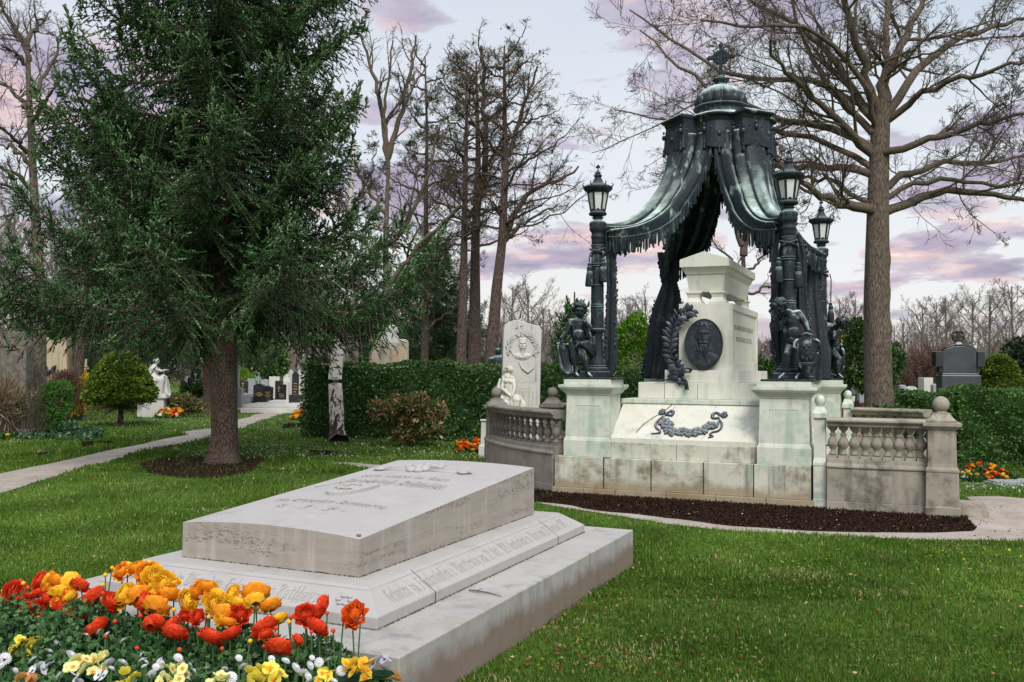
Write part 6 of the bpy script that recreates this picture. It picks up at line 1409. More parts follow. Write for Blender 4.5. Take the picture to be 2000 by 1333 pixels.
cushion('cypress', 'small round-headed cypress with mossy green cushions on a short dark trunk, left lawn', gr(G0(234, 832)), 1.98, .84, .60, 5, 640)
cushion('cypress', 'dense round green cypress above the right hedge, beside the black tombstone', gr(aty(1952, 770, 20.5)), 2.0, .62, .3, 6, 420, trunkv=False)
cushion('cypress', 'low round green cypress partly behind the black tombstone, left of the bigger one', gr(aty(1921, 770, 21.2)), 1.9, .34, .3, 7, 200, trunkv=False)
shrub('green_shrub', 'fresh bright green upright shrub at the left, between brown bushes', 'shrub', gr(G0(107, 850)), [(0, 0, .75, .36, .34, .5), (.1, 0, 1.05, .28, .28, .25), (-.15, 0, 1.0, .24, .24, .25), (0, -.1, .4, .22, .22, .3)], 6500, .07, .2, M['brightgreen'], 8, 14, .7, .012, .3)
shrub('brown_shrub', 'thin brown twiggy shrub with few leaves in front of the granite slab', 'shrub', gr(G0(52, 850)), [(0, 0, .8, .36, .3, .4)], 500, .05, .3, M['nandina'], 9, 34, .95, .012, .2, spread=.7)
shrub('red_twig_shrub', 'rounded shrub of reddish twigs in front of the yellowish relief stele', 'shrub', gr(G0(124, 825)), [(0, 0, 1.25, .40, .35, .28)], 3200, .07, .12, M['reddish'], 10, 24, 1.0, .012, .3)
shrub('forsythia', 'yellow flowering forsythia left of the round-headed cypress', 'shrub', gr(G0(152, 822)), [(0, 0, .7, .42, .35, .6), (.2, 0, 1.1, .3, .3, .3), (-.2, 0, 1.0, .3, .3, .3)], 2400, .06, .45, M['yellow'], 11, 26, .9, .011, .2)
shrub('rose_shrub', 'low shrub with reddish-brown leaves right of the seated marble figure', 'shrub', gr(G0(362, 815)), [(0, 0, .45, .42, .35, .32), (.35, 0, .35, .3, .3, .22), (-.35, 0, .5, .25, .25, .3)], 3400, .08, .28, M['nandina'], 12, 12, .5, .01, .3)
shrub('reed_tuft', 'tuft of pale dry reeds at the left edge', 'grass tuft', gr(G0(6, 850)), [(0, 0, .75, .35, .3, .6)], 900, .30, .03, M['drygrass'], 13, 20, .9, .006, .1)
shrub('holly_tree', 'glossy green evergreen beside the big tree trunk, behind the rear column', 'tree', gr(aty(1672, 770, 22)), [(-.1, 0, 1.9, .62, .5, .75), (.25, 0, 2.3, .5, .45, .5), (-.35, 0, 1.4, .4, .4, .6), (.5, 0, 1.6, .5, .4, .6), (.95, .2, 1.9, .35, .3, .5), (0, 0, 2.65, .3, .3, .3)], 9500, .085, .34, M['holly'], 14, 6, 1.6, .03, .4)
shrub('holly_bush', 'dark green bush seen between the marble block and the right front lantern column', 'bush', gr(aty(1492, 760, 21)), [(0, 0, 1.2, .5, .4, .6), (.3, 0, 1.6, .4, .3, .4), (-.2, 0, 1.7, .3, .3, .35)], 4200, .08, .34, M['holly'], 15, 5, 1.0, .03, .4)
shrub('red_twig_bush', 'large bush of pinkish-brown bare twigs behind the low right hedge', 'bush', gr(aty(1822, 760, 31)), [(0, 0, 1.6, 1.1, .8, 1.1), (-.6, 0, 1.3, .7, .6, .9), (.7, 0, 1.4, .6, .6, .9)], 9000, .26, .035, M['reddish'], 16, 30, 1.7, .02, .2)
shrub('evergreen_tree', 'small dark evergreen far right, above the hedge', 'tree', gr(aty(2000, 760, 30)), [(0, 0, 1.6, .9, .8, 1.3)], 5000, .12, .3, M['pine'], 17, 3, 1.2, .04, .5)
shrub('evergreen_tree', 'round green evergreen in the cemetery, behind the grey obelisk', 'tree', gr(aty(500, 770, 56)), [(0, 0, 2.6, 1.6, 1.4, 1.5), (-1.0, 0, 1.8, 1.2, 1, 1.2), (.8, 0, 2.0, 1.2, 1, 1.3), (.1, 0, 3.7, .9, .9, .8)], 9000, .22, .34, M['holly'], 18, 3, 2.2, .06, .5)
shrub('yellow_conifer', 'tiny yellow-green conifer among the distant gravestones', 'shrub', gr(aty(472, 770, 52)), [(0, 0, 1.0, .5, .5, .7), (.4, 0, .8, .5, .5, .5)], 2400, .14, .3, M['thuja'], 19, 3, .8, .03, .5, vr=(.6, 1))
shrub('lily_clump', 'clump of dark strap leaves beside the black cross-marked gravestone', 'plant', gr(aty(385, 770, 40)), [(0, 0, .5, .7, .4, .4)], 900, .42, .07, M['holly'], 20, 0, .3, .01, .1)
shrub('ground_plants', 'low leafy plants at the foot of the big trunk, above the rear balustrade', 'plants', gr(aty(1735, 800, 17.6)), [(0, 0, .85, .55, .2, .16), (.6, 0, .8, .4, .2, .12)], 1200, .07, .34, M['holly'], 22, 8, .6, .01, .2)
# young spruce, dark background conifers, birch
spruce(gr(aty(1121, 760, 24.5)), 3.75, ([0, .3, 1.2, 2.4, 3.3, 3.75], [.9, .95, .75, .45, .2, .05]), 12, 'young dark spruce just left of the curly cherub, behind the hedge', 60, (0, 0), .9, .05, .10, .3)
S2 = gr(aty(404, 805, 33)); spruce(S2, 12, ([0, 1.2, 2.5, 5, 8, 12], [3.6, 3.9, 3.7, 3.0, 2, .2]), 14, 'dark spruce with an orange-scarred trunk behind the seated marble figure', 90, (-.3, 0), .75, .16, .22, 2.3)
spruce(gr(aty(205, 800, 36)), 13, ([0, 1.0, 2.5, 5, 8, 13], [3.6, 3.7, 3.4, 2.7, 2, .2]), 15, 'dark spruce at left behind the round-headed cypress', 90, (0, 0), .75, .18, .22, 1.5)
spruce(gr(aty(850, 800, 38)), 7.5, ([0, 1.0, 2.5, 5, 7.5], [2.3, 2.4, 2.2, 1.4, .2]), 16, 'dark green conifer among the pine trunks, behind the old stained gravestone', 70, (0, 0), .8, .14, .22, 1.2, name='conifer')
m = MB(); rs = np.random.RandomState(2); rows = []
for t_ in np.linspace(0, 1, 12): z = .95+1.0*t_; w_ = .085*math.sin(math.pi*(.1+.85*t_))*(1+.2*rs.randn()); rows.append([(-.165*math.cos(a)*1.0+0, -.165*math.sin(a), z) for a in np.linspace(.2-w_*3, .2+w_*3, 6)])
m.grid([[(p[0]*1.03, p[1]*1.03, p[2]) for p in r_] for r_ in rows]); o = m.build('bark_scar', plain('orange_scar', (.38, .15, .05), .85, 0, .4, 6), [x for x in bpy.data.objects if x.get('label', '').startswith('dark spruce with an orange')][0])
BB = gr(G0(662, 866))
b_tr = [(0, 0, 0)]+px([(660,860),(657,800),(654,740),(660,690),(664,640),(672,560),(676,480),(684,380),(690,280)], 20.1, BB)
t, _ = bare_tree('birch_tree', 'white-barked birch with dark rough foot, in front of the long hedge', BB, b_tr, [(px([(672,560),(720,500),(760,440)], 20.1, BB), .04, .012), (px([(676,470),(640,420),(610,360)], 20.1, BB), .04, .012), (px([(680,420),(720,350),(735,290)], 20.1, BB), .04, .012), (px([(660,640),(700,610),(740,600)], 20.1, BB), .025, .008)], .165, 61, ('birch', 'twig'))
# trunk with a few stubs behind the red-twig shrub
PB = gr(G0(150, 800)); PB = gr(aty(150, 800, 29))
bare_tree('bare_tree', 'straight brown trunk rising into the spruce boughs, behind the forsythia', PB, trunk_px([(150,760),(155,700),(160,640),(165,560),(168,400)], 29, PB), [(px([(160,560),(120,480),(90,420)], 29, PB), .06, .02), (px([(165,520),(200,450),(230,380)], 29, PB), .06, .02)], .19, 62, ('bark_pine', 'twig'))
# ================================================================== GRAVES AND STATUES AROUND
def stonebox(name, label, cat, u0, u1, vt, Y, mat, shape='flat', rot=0.0, depth=.22, base=None, letters=None, group=None, z0=0.0, parts=()):
    uc = (u0+u1)/2; p = gr(aty(uc, 760, Y)); w = (u1-u0)/FPX*Y; h = aty(uc, vt, Y).z
    t = thing(name, label, cat, p, rot, group); m = MB(); b0 = .0
    if base: bw, bh = base; m.stack(0, 0, [(w*bw, depth*1.7, -.05), (w*bw, depth*1.7, bh*h), (w*bw*.97, depth*1.6, bh*h+.02)]); m.build('plinth', mat if not letters or letters != 'g' else mat, t, bevel=.01); b0 = bh*h+.021; m = MB()
    if shape == 'flat': m.box(-w/2, w/2, -depth/2, depth/2, b0, h)
    elif shape == 'gable': m.extr([(-w/2, b0), (w/2, b0), (w/2, h*.90), (0, h), (-w/2, h*.90)], (0, 0, 0), (1, 0, 0), (0, 0, 1), (0, 1, 0), -depth/2, depth/2)
    elif shape == 'arch': m.extr([(-w/2, b0), (w/2, b0)]+[(w/2*math.cos(a), h-w*.30+w*.30*math.sin(a)) for a in np.linspace(0, math.pi, 12)], (0, 0, 0), (1, 0, 0), (0, 0, 1), (0, 1, 0), -depth/2, depth/2)
    elif shape == 'slant': m.extr([(-w/2, b0), (w/2, b0), (w/2, h*.96), (-w/2*.2, h), (-w/2, h*.985)], (0, 0, 0), (1, 0, 0), (0, 0, 1), (0, 1, 0), -depth/2, depth/2)
    elif shape == 'obelisk': m.stack(0, 0, [(w, depth, b0), (w*.8, depth*.8, h*.9), (w*.05, depth*.05, h)])
    elif shape == 'cross':
        m.box(-w*.14, w*.14, -depth/2, depth/2, b0, h); m.box(-w/2, -w*.141, -depth*.4, depth*.4, h*.68, h*.82); m.box(w*.141, w/2, -depth*.4, depth*.4, h*.68, h*.82)
    m.build('slab', mat, t, bevel=.012)
    if letters:
        lm = M['gold'] if letters[0] == 'g' else M['white_paint']; yf = -depth/2-.004; m = MB(); rs = np.random.RandomState(int(u0*7) % 999)
        if 'x' in letters: cx_ = -w*.25 if 'l' in letters else 0; zc = h*.80; m.box(cx_-.018, cx_+.018, yf, yf+.003, zc-.16, zc+.10); m.box(cx_-.075, cx_-.0185, yf, yf+.003, zc+.0, zc+.035); m.box(cx_+.0185, cx_+.075, yf, yf+.003, zc+.0, zc+.035)
        nl = 6 if 'm' in letters else 3; z = h*(.66 if 'm' in letters else .52)
        for k in range(nl):
            wl = w*(.30+.35*rs.rand()); x = -wl/2
            while x < wl/2: q = .02+.03*rs.rand(); m.box(x, x+q, yf, yf+.003, z, z+.035); x += q+.014
            z -= h*.07
        m.build('lettering', lm, t)
    return t
bk, dg_, gg, ls = M['black_granite'], M['dark_granite'], M['grey_granite'], M['light_stone']
for a in [
 ('tombstone', 'tall black gravestone with white cross and lettering, left of the spruce trunk', 'gravestone', 374, 392, 718, 40, bk, 'slant', .1, .25, (1.6, .12), 'wxm'),
 ('tombstone', 'low dark slab beside the tall black gravestone left of the spruce trunk', 'gravestone', 367, 375.5, 738, 40.5, dg_, 'flat', .1, .2),
 ('tombstone', 'small pale post-like gravestone furthest left in the cemetery', 'gravestone', 360.5, 367, 735, 44, ls, 'gable', .1, .2),
 ('tombstone', 'very dark narrow gravestone at the foot of the dark spruce', 'gravestone', 354, 361, 746, 42, bk, 'flat', 0, .2),
 ('obelisk', 'pale grey stele with gold cross right of the spruce trunk, on a broad base', 'gravestone', 448, 466.5, 692, 38, gg, 'gable', .1, .3, (1.7, .36), 'gxm'),
 ('tombstone', 'wide black gravestone with gold lettering just right of the grey stele', 'gravestone', 467, 484, 741, 45, bk, 'gable', 0, .2, None, 'gx'),
 ('tombstone', 'plain bluish-grey slab between two black gravestones', 'gravestone', 484, 499, 740, 46, M['grey_granite'], 'flat', 0, .2),
 ('tombstone', 'broad black gravestone with a gold name, behind the iron grille', 'gravestone', 496, 518, 749, 42, bk, 'gable', 0, .22, (1.1, .1), 'g'),
 ('tombstone', 'black gravestone with gold numbers right behind the iron grille', 'gravestone', 515, 533, 753, 39, bk, 'gable', .05, .24, (1.15, .08), 'gm'),
 ('tombstone', 'black gravestone with a large gold cross at its left', 'gravestone', 541, 560, 750, 40, bk, 'slant', .05, .22, (1.15, .1), 'gxl'),
 ('tombstone', 'flat-topped black gravestone behind the one with the large gold cross', 'gravestone', 538, 556, 744, 46, bk, 'flat', 0, .2),
 ('tombstone', 'weathered whitish slab with a dark cross, mid cemetery', 'gravestone', 526, 546, 736, 50, ls, 'flat', 0, .2),
 ('stone_cross', 'plain grey stone cross rising behind the black gravestones', 'cross', 500, 510, 728, 50, gg, 'cross', 0, .2),
 ('obelisk', 'dark grey obelisk with slanting top in the cemetery background', 'gravestone', 490, 498.5, 724, 54, dg_, 'gable', .3, .5),
 ('tombstone', 'grey slab left of the whitish weathered one', 'gravestone', 509, 525, 741, 48, M['grey_granite'], 'arch', 0, .2),
 ('tombstone', 'small black gravestone with a white top near the yellow conifer', 'gravestone', 478, 484, 730, 56, bk, 'arch', 0, .2),
 ('obelisk', 'tall narrow black stele with gold writing on a stepped black pedestal by the hedge end', 'gravestone', 571, 583, 724, 36, bk, 'gable', .1, .26, (1.8, .38), 'gm'),
 ('obelisk', 'tall whitish stele directly behind the narrow black one', 'gravestone', 564, 572, 722, 40, ls, 'gable', 0, .3),
 ('tombstone', 'whitish gabled gravestone left of the tall narrow black stele', 'gravestone', 554, 566, 731, 44, ls, 'gable', 0, .25),
 ('tombstone', 'pale round-topped gravestone beside the hedge end', 'gravestone', 583, 594, 722, 38, ls, 'arch', 0, .25),
 ('tombstone', 'small pale round-topped gravestone behind the low right hedge', 'gravestone', 1770, 1789, 755, 26, ls, 'arch', 0, .2),
 ('tombstone', 'small pale gravestone with a cap behind the low right hedge', 'gravestone', 1799, 1817, 738, 28, ls, 'flat', 0, .4),
 ('tombstone', 'grey round-topped gravestone touching the black tombstone', 'gravestone', 1820, 1833, 750, 27, gg, 'arch', 0, .2),
 ('tombstone', 'pale round-topped gravestone close to the big tree trunk', 'gravestone', 1757, 1768, 752, 30, gg, 'arch', 0, .2),
 ('tombstone', 'reddish polished gravestone behind the black iron lantern', 'gravestone', 1674, 1690, 786, 21, M['brown_granite'], 'flat', 0, .3),
 ('tombstone', 'dark slab between the iron lantern and the reddish gravestone', 'gravestone', 1662, 1675, 781, 20, dg_, 'flat', 0, .2),
 ('tombstone', 'pale distant gravestone seen just above the black iron lantern', 'gravestone', 1676, 1688, 768, 28, gg, 'flat', 0, .2),
 ('tombstone', 'tall pale stone behind the thuja, only its edge showing', 'gravestone', 1196, 1216, 640, 24, ls, 'flat', 0, .4),
]: stonebox(*a)
def sub(label): return [o for o in bpy.data.objects if o.get('label') == label][0]
# brown granite tomb with gold cross
t = stonebox('tombstone', 'brown granite tomb with gabled top and gold cross, above the evergreen at right', 'gravestone', 1623, 1657, 638, 26, M['brown_granite'], 'gable', 0, .4)
m = MB(); m.box(-.02, .02, -.215, -.203, 2.1, 2.75); m.box(-.15, -.021, -.215, -.203, 2.42, 2.46); m.box(.021, .15, -.215, -.203, 2.42, 2.46)
m.tube([(.17*math.cos(a), -.21, 2.44+.17*math.sin(a)) for a in np.linspace(0, 6.28, 20)], .008, 5); m.build('cross', M['gold'], t)
# old stained monument
p = gr(aty(760, 760, 24)); t = thing('old_tomb', 'large old stained stone tomb with rounded top, behind the hedge left of the pines', 'tomb', p, .12)
m = MB(); m.stack(0, 0, [(1.04, .45, 0), (1.0, .42, 2.30), (.98, .40, 2.42)]); m.build('slab', stone('stained_plaster', (.36, .325, .26), (.46, .43, .36), (.11, .10, .08), .8, streak=(.12, .11, .09), samt=.7, lich=(.42, .26, .12), lamt=.5, scale=.9, thr=.5), t, bevel=.09)
m = MB(); m.lathe([(.23, 2.3), (.23, 2.70), (.21, 2.76), (.15, 2.79), (.02, 2.80)], 28); m.build('round_cap', M['light_stone'], t, smooth=False, bevel=.02)
t = stonebox('dark_tomb', 'dark polished tomb partly hidden left of the old stained one', 'tomb', 700, 719, 655, 25, bk, 'flat', .1, .4)
m = MB()
for z in (1.9, 2.2, 2.45): m.box(-.22, .20, -.26, -.21, z, z+.05)
m.build('moulding', M['brown_granite'], t, bevel=.005)
# tiny pink roof seen above the hedge
p = gr(aty(815, 760, 40)); t = thing('small_roof', 'small pinkish roof peeping over the hedge between two pine trunks', 'roof', p); m = MB(); m.stack(0, 0, [(1.3, 1.3, 1.4), (1.3, 1.3, 1.80), (1.5, 1.5, 1.82), (.2, .2, 2.05)]); m.build('roof', M['pinkroof'], t)
# black tombstone at right
t = thing('black_tombstone', 'large black polished tombstone with curved top, wings and a round cross, above the right hedge', 'gravestone', gr(aty(1872, 770, 20.5)), -.12)
k = 20.5/FPX; m = MB(); m.box(-.42, .42, -.2, .2, 0, 1.60); m.box(-.40, .40, -.15, .17, 1.601, 1.64); m.build('base_block', dg_, t, bevel=.02)
m = MB(); m.extr([(-.36, 1.64), (.36, 1.64), (.36, 2.08)]+[(.36*math.cos(a), 2.08+.17*math.sin(a)) for a in np.linspace(0.05, math.pi-.05, 16)]+[(-.36, 2.08)], (0, 0, 0), (1, 0, 0), (0, 0, 1), (0, 1, 0), -.10, .12); m.build('slab', dg_, t, bevel=.01)
m = MB(); P_ = [(.37*math.cos(a), 2.09+.185*math.sin(a)) for a in np.linspace(0, math.pi, 18)]; m.tube([(x, 0, z) for x, z in P_], .045, 6)
for s_ in (-1, 1): m.stack(s_*.445, 0, [(.16, .28, 1.78), (.16, .28, 2.12), (.15, .26, 2.13)]); m.stack(s_*.40, 0, [(.07, .2, 1.64), (.07, .2, 1.7799)])
m.build('frame', bk, t, bevel=.01)
m = MB(); m.stack(0, 0, [(.16, .14, 2.28), (.10, .10, 2.34), (.09, .09, 2.36)]); m.tube([(.125*math.cos(a), 0, 2.47+.125*math.sin(a)) for a in np.linspace(0, 6.283, 24)], .026, 7); m.box(-.035, .035, -.04, .04, 2.35, 2.60); m.box(-.125, -.036, -.036, .036, 2.435, 2.505); m.box(.036, .125, -.036, .036, 2.435, 2.505)
m.build('round_cross', bk, t, bevel=.006)
# black iron candle lantern
t = thing('grave_lantern', 'small black iron candle lantern with red glass behind the rear balustrade', 'lantern', gr(aty(1664, 790, 16.5)))
m = MB(); m.lathe([(.03, 0), (.03, .95), (.05, .97), (.08, 1.0), (.075, 1.02)], 8); m.lathe([(.095, 1.22), (.11, 1.235), (.06, 1.30), (.03, 1.34), (.012, 1.36)], 6)
for k in range(6): a = k*math.pi/3; m.tube([(.06*math.cos(a), .06*math.sin(a), 1.02), (.09*math.cos(a), .09*math.sin(a), 1.22)], .008, 4)
m.build('iron_frame', M['black_iron'], t); m = MB(); m.lathe([(.052, 1.021), (.058, 1.10), (.06, 1.10)], 12); m.build('candle', M['red_glass'], t); m = MB(); m.lathe([(.060, 1.101), (.078, 1.21)], 12); m.build('glass', M['frosted'], t)
# cemetery low pieces
def slabthing(name, label, cat, u0, u1, v0, v1, h, mat, rot=0):
    a, b, c = atz(u0, v1), atz(u1, v1), atz((u0+u1)/2, v0); w = (b-a).length; d = max(.4, c.y-a.y); p = gr((a+b)/2)+Vector((0, d/2, 0))
    t = thing(name, label, cat, p, rot); m = MB(); m.stack(0, 0, [(w, d, -.05), (w, d, h*.55)]); m.stack(0, 0, [(w*.92, d*.85, h*.551), (w*.92, d*.85, h)]); m.build('kerb', mat, t, bevel=.02); return t
slabthing('grave_kerb', 'low wide weathered stone kerb around a grave right of the spruce trunk', 'grave', 460, 573, 794, 807, .30, M['light_stone'], .05)
slabthing('grave_kerb', 'light grey stone steps of a grave left of the spruce trunk', 'grave', 380, 404, 786, 799, .45, gg)
slabthing('grave_kerb', 'flat grey granite kerb by the hedge end', 'grave', 560, 600, 790, 801, .35, gg)
slabthing('flat_grave_slab', 'flat grey stone slab at the right edge by the orange flowers', 'slab', 1948, 2080, 941, 949, .05, gg)
t = thing('iron_grille', 'small black iron grille basket on the low kerb in the cemetery', 'grille', gr(aty(507, 790, 36))); m = MB()
for k in range(16): x = -.30+.04*k; m.box(x, x+.02, -.15, -.13, .30, .50); m.box(x, x+.02, .13, .15, .30, .50)
for z in (.32, .48): m.box(-.32, .33, -.152, -.128, z, z+.02)
m.build('bars', M['black_iron'], t)
t = thing('sign', 'small white sign on a thin post near the hedge end', 'sign', gr(aty(560, 790, 34))); m = MB(); m.tube([(0, 0, 0), (0, 0, 1.25)], .018, 6); m.build('post', M['white_paint'], t); m = MB(); m.extr([(-.11, 1.12), (.11, 1.12), (.11, 1.27), (0, 1.34), (-.11, 1.27)], (0, -.03, 0), (1, 0, 0), (0, 0, 1), (0, 1, 0), -.01, .01); m.build('board', M['white_paint'], t)
# tall granite slab and relief stele at the left
t = thing('granite_slab', 'tall rough brownish granite slab with slanting left shoulder at the left edge', 'gravestone', gr(aty(30, 800, 22))); kx = lambda u: (u-30)/FPX*22; kz = lambda v: 1.6+(717-v)/FPX*22
m = MB(); m.extr([(kx(-4), 0), (kx(58), 0), (kx(57), kz(760)), (kx(56), kz(676)), (kx(44), kz(648)), (kx(21), kz(647)), (kx(10), kz(670)), (kx(1), kz(730)), (kx(-4), kz(800))], (0, 0, 0), (1, 0, 0), (0, 0, 1), (0, 1, 0), -.18, .18); m.build('slab', M['old_granite'], t, bevel=.02)
m = MB(); m.box(-.62, .62, -.35, .35, -.05, .12); m.build('plinth', M['old_granite'], t, bevel=.02)
t = thing('relief_stele', 'yellowish sandstone stele with a dark bronze figure relief, left of the forsythia', 'gravestone', gr(aty(103, 800, 29))); k = 29/FPX; kx = lambda u: (u-103)*k; kz = lambda v: 1.6+(718-v)*k
sm = stone('yellow_sandstone', (.46, .36, .23), (.55, .46, .32), (.2, .15, .1), .4, streak=(.25, .19, .12), samt=.5, scale=.8)
m = MB(); m.extr([(kx(69), kz(757)), (kx(137), kz(757)), (kx(131), kz(660)), (kx(78), kz(660))], (0, 0, 0), (1, 0, 0), (0, 0, 1), (0, 1, 0), -.2, .2); m.build('slab', sm, t, bevel=.015)
m = MB(); m.box(kx(66), kx(140), -.3, .3, 0, kz(757)-.001); m.box(kx(76), kx(110), -.24, -.201, kz(744), kz(740)); m.build('plinth', sm, t, bevel=.015)
m = MB(); rs = np.random.RandomState(3)
for (u0, v0, u1, v1, r0, r1) in ((82, 738, 96, 730, .05, .09), (96, 730, 108, 724, .09, .08), (108, 724, 112, 716, .07, .05), (98, 728, 94, 716, .05, .04), (108, 726, 120, 732, .06, .05), (120, 732, 124, 728, .05, .03), (76, 740, 84, 738, .04, .05), (83, 712, 81, 704, .06, .05), (83, 712, 90, 716, .04, .03), (81, 716, 80, 736, .03, .03)): m.cap((kx(u0), -.21, kz(v0)), (kx(u1), -.21, kz(v1)), r0, r1, 8)
m.ell((kx(110), -.23, kz(719)), .07); m.ell((kx(94), -.23, kz(718)), .06)
o = m.build('bronze_relief', M['bronze_dk'], t); bake(o, .025, 2)
t = thing('crucifix', 'slim gilded crucifix grave marker behind the forsythia', 'cross', gr(aty(166, 790, 31))); m = MB(); m.tube([(0, 0, 0), (0, 0, 1.9)], .04, 6); m.box(-.10, .10, -.03, .03, 1.55, 1.62); m.build('cross', M['light_stone'], t); m = MB(); m.cap((0, -.06, 1.2), (0, -.06, 1.55), .03, .04); m.cap((0, -.05, 1.55), (-.09, -.05, 1.66), .02, .015); m.cap((0, -.05, 1.55), (.09, -.05, 1.66), .02, .015); m.ell((0, -.07, 1.64), .035); m.build('figure', M['gold'], t)
# --- seated marble figure on a pedestal (left)
t = thing('seated_statue', 'pale marble statue of a seated robed figure in profile, right of the round-headed cypress', 'statue', gr(aty(305, 810, 30)), 0); k = 30/FPX
q = lambda x, y, d=0: np.array([(x-1545)/5*k, d, 1.6+(719-(620+y/5))*k])
m = MB(); m.box(q(1440, 0)[0], q(1590, 0)[0], -.3, .3, q(0, 760)[2], q(0, 690)[2]); m.box(q(1440, 0)[0], q(1560, 0)[0], -.26, .26, q(0, 690)[2]+.001, q(0, 620)[2]); m.box(q(1435, 0)[0], q(1568, 0)[0], -.28, .28, q(0, 620)[2]+.001, q(0, 612)[2]); m.box(q(1510, 0)[0], q(1680, 0)[0], -.36, .36, q(0, 785)[2], q(0, 762)[2]); m.box(q(1525, 0)[0], q(1650, 0)[0], -.30, .30, 0, q(0, 786)[2]); m.box(q(1390, 0)[0], q(1524, 0)[0], -.26, .26, 0, q(0, 770)[2]); m.build('pedestal', M['white_marble'], t, bevel=.01)
m = MB(); Rh = rot3(.0, 0, R(80)); head(m, q(1540, 425), .105, Rh); C_ = lambda a, b, r0, r1, da=0, db=0: m.cap(q(*a, da), q(*b, db), r0, r1, 12)
C_((1530, 460), (1520, 490), .05, .07); C_((1505, 490), (1530, 610), .13, .14); C_((1500, 500), (1560, 510), .10, .09, -.05, -.08); C_((1525, 600), (1610, 590), .14, .11, .1, .08); C_((1525, 600), (1600, 610), .15, .12, -.1, -.1); C_((1605, 590), (1640, 740), .11, .08, .08, .05); C_((1600, 610), (1590, 750), .12, .09, -.1, -.1); C_((1650, 745), (1670, 755), .05, .04, .05, .05); C_((1600, 755), (1635, 762), .05, .04, -.1, -.1)
C_((1540, 495), (1600, 520), .055, .045, -.14, -.16); C_((1600, 520), (1638, 512), .042, .03, -.16, -.12); hand(m, q(1638, 512, -.12), (1, 0, .3), (0, .5, -1), .07, .8)
C_((1630, 515), (1615, 565), .018, .016, -.1, -.08); C_((1605, 568), (1625, 568), .05, .04, -.08, -.08)
for k_ in range(7): C_((1470+8*k_, 520+5*k_), (1500+14*k_, 640+14*k_), .045, .05, -.14+.04*k_, -.16+.05*k_)
for k_ in range(6): C_((1560+16*k_, 610), (1550+22*k_, 755), .035, .05, -.14+.05*k_, -.16+.06*k_)
bake(m.build('body', M['white_marble'], t), .018, 3); m = MB(); curls(m, q(1540, 425), .105, Rh, 60, 4); bake(m.build('hair', M['white_marble'], t), .018, 1)
# --- pale headstone with portrait roundel
HS = aty(1018, 800, 17.6); hs = thing('portrait_headstone', 'tall pale marble headstone with a portrait roundel of a moustached man, behind the balustrade', 'gravestone', gr(HS), .10); k = 17.6/FPX/7.405
q = lambda x, y, d=0: np.array([(x-430)*k, d, 1.6+(725.7-620)*17.6/FPX-y*k])
edge = [(150, 1300), (148, 800), (152, 400), (158, 170), (175, 118), (230, 75), (300, 52), (375, 45), (440, 62), (520, 92), (600, 112), (650, 118), (690, 150), (712, 185), (700, 500), (697, 800), (694, 1060), (690, 1300)]
E_ = [tuple(q(x, y)[[0, 2]]) for x, y in edge]; E_[0] = (E_[0][0], 0); E_[-1] = (E_[-1][0], 0)
m = MB(); m.extr(E_, (0, 0, 0), (1, 0, 0), (0, 0, 1), (0, 1, 0), -.12, .16); m.build('slab', M['white_marble'], hs, bevel=.012)
m = MB(); c_ = q(430, 440); m.box(q(90, 0)[0], q(740, 0)[0], -.35, .25, 0, .14); m.build('base', M['white_marble'], hs, bevel=.02)
m = MB(); Rr = 168*k; m.tube([c_+[Rr*math.cos(a), -.125, Rr*math.sin(a)] for a in np.linspace(0, 6.283, 40)], .014, 7)
rows = []
for t_ in np.linspace(0, 1, 60):
    row = []
    for a in np.linspace(0, 6.283, 91)[:-1]:
        x, z = t_*math.cos(a), t_*math.sin(a); zz = bust(np.array(x*.82), np.array(z*.78+.02), .0)*.06*float(np.clip((1-t_)*9, 0, 1)); row.append(c_+[x*Rr, -.1215-zz, z*Rr])
    rows.append(row)
m.grid(rows, closed=True); m.build('portrait_roundel', M['white_marble'], hs, smooth=True)
m = MB(); rs = np.random.RandomState(6)
for a in np.concatenate([np.linspace(-.6, 1.9, 44), np.linspace(2.4, 3.6, 20)]):
    for j in range(2): d = a+1.57*(1 if a < 2.2 else -1)+rs.randn()*.6; leaf(m, c_+[(Rr+.03+.04*rs.rand())*math.cos(a), -.13, (Rr+.03+.04*rs.rand())*math.sin(a)], (math.cos(d), -.4, math.sin(d)), (0, -1, 0), .07, .016)
for k_ in range(10): leaf(m, q(395+rs.randn()*20, 170+rs.randn()*25, -.13), (rs.randn(), -.4, rs.randn()), (0, -1, 0), .08, .018)
m.tube([q(380, 640, -.13), q(430, 740, -.135), q(510, 800, -.14), (q(590, 730, -.135)), q(615, 560, -.13)], [.012, .016, .018, .014, .01], 7)
m.tube([q(628, 560, -.13), q(630, 700, -.13), q(628, 920, -.13)], [.008, .006, .008], 6); m.build('carved_wreath', M['white_marble'], hs, smooth=True)
m = MB(); sx = 17.6/FPX/7.4
text_mb('VICTOR', .085, .006, (1, 0, 0), (0, 0, 1), (0, -1, 0), tuple(q(478, 885)+[0, -.12, 0]), mb=m); text_mb('TILGNER', .085, .006, (1, 0, 0), (0, 0, 1), (0, -1, 0), tuple(q(488, 945)+[0, -.12, 0]), mb=m); m.build('lettering', M['white_marble'], hs)
m = MB(); gm = plain('faded_gold_letters', (.58, .46, .25), .6, 0, .2)
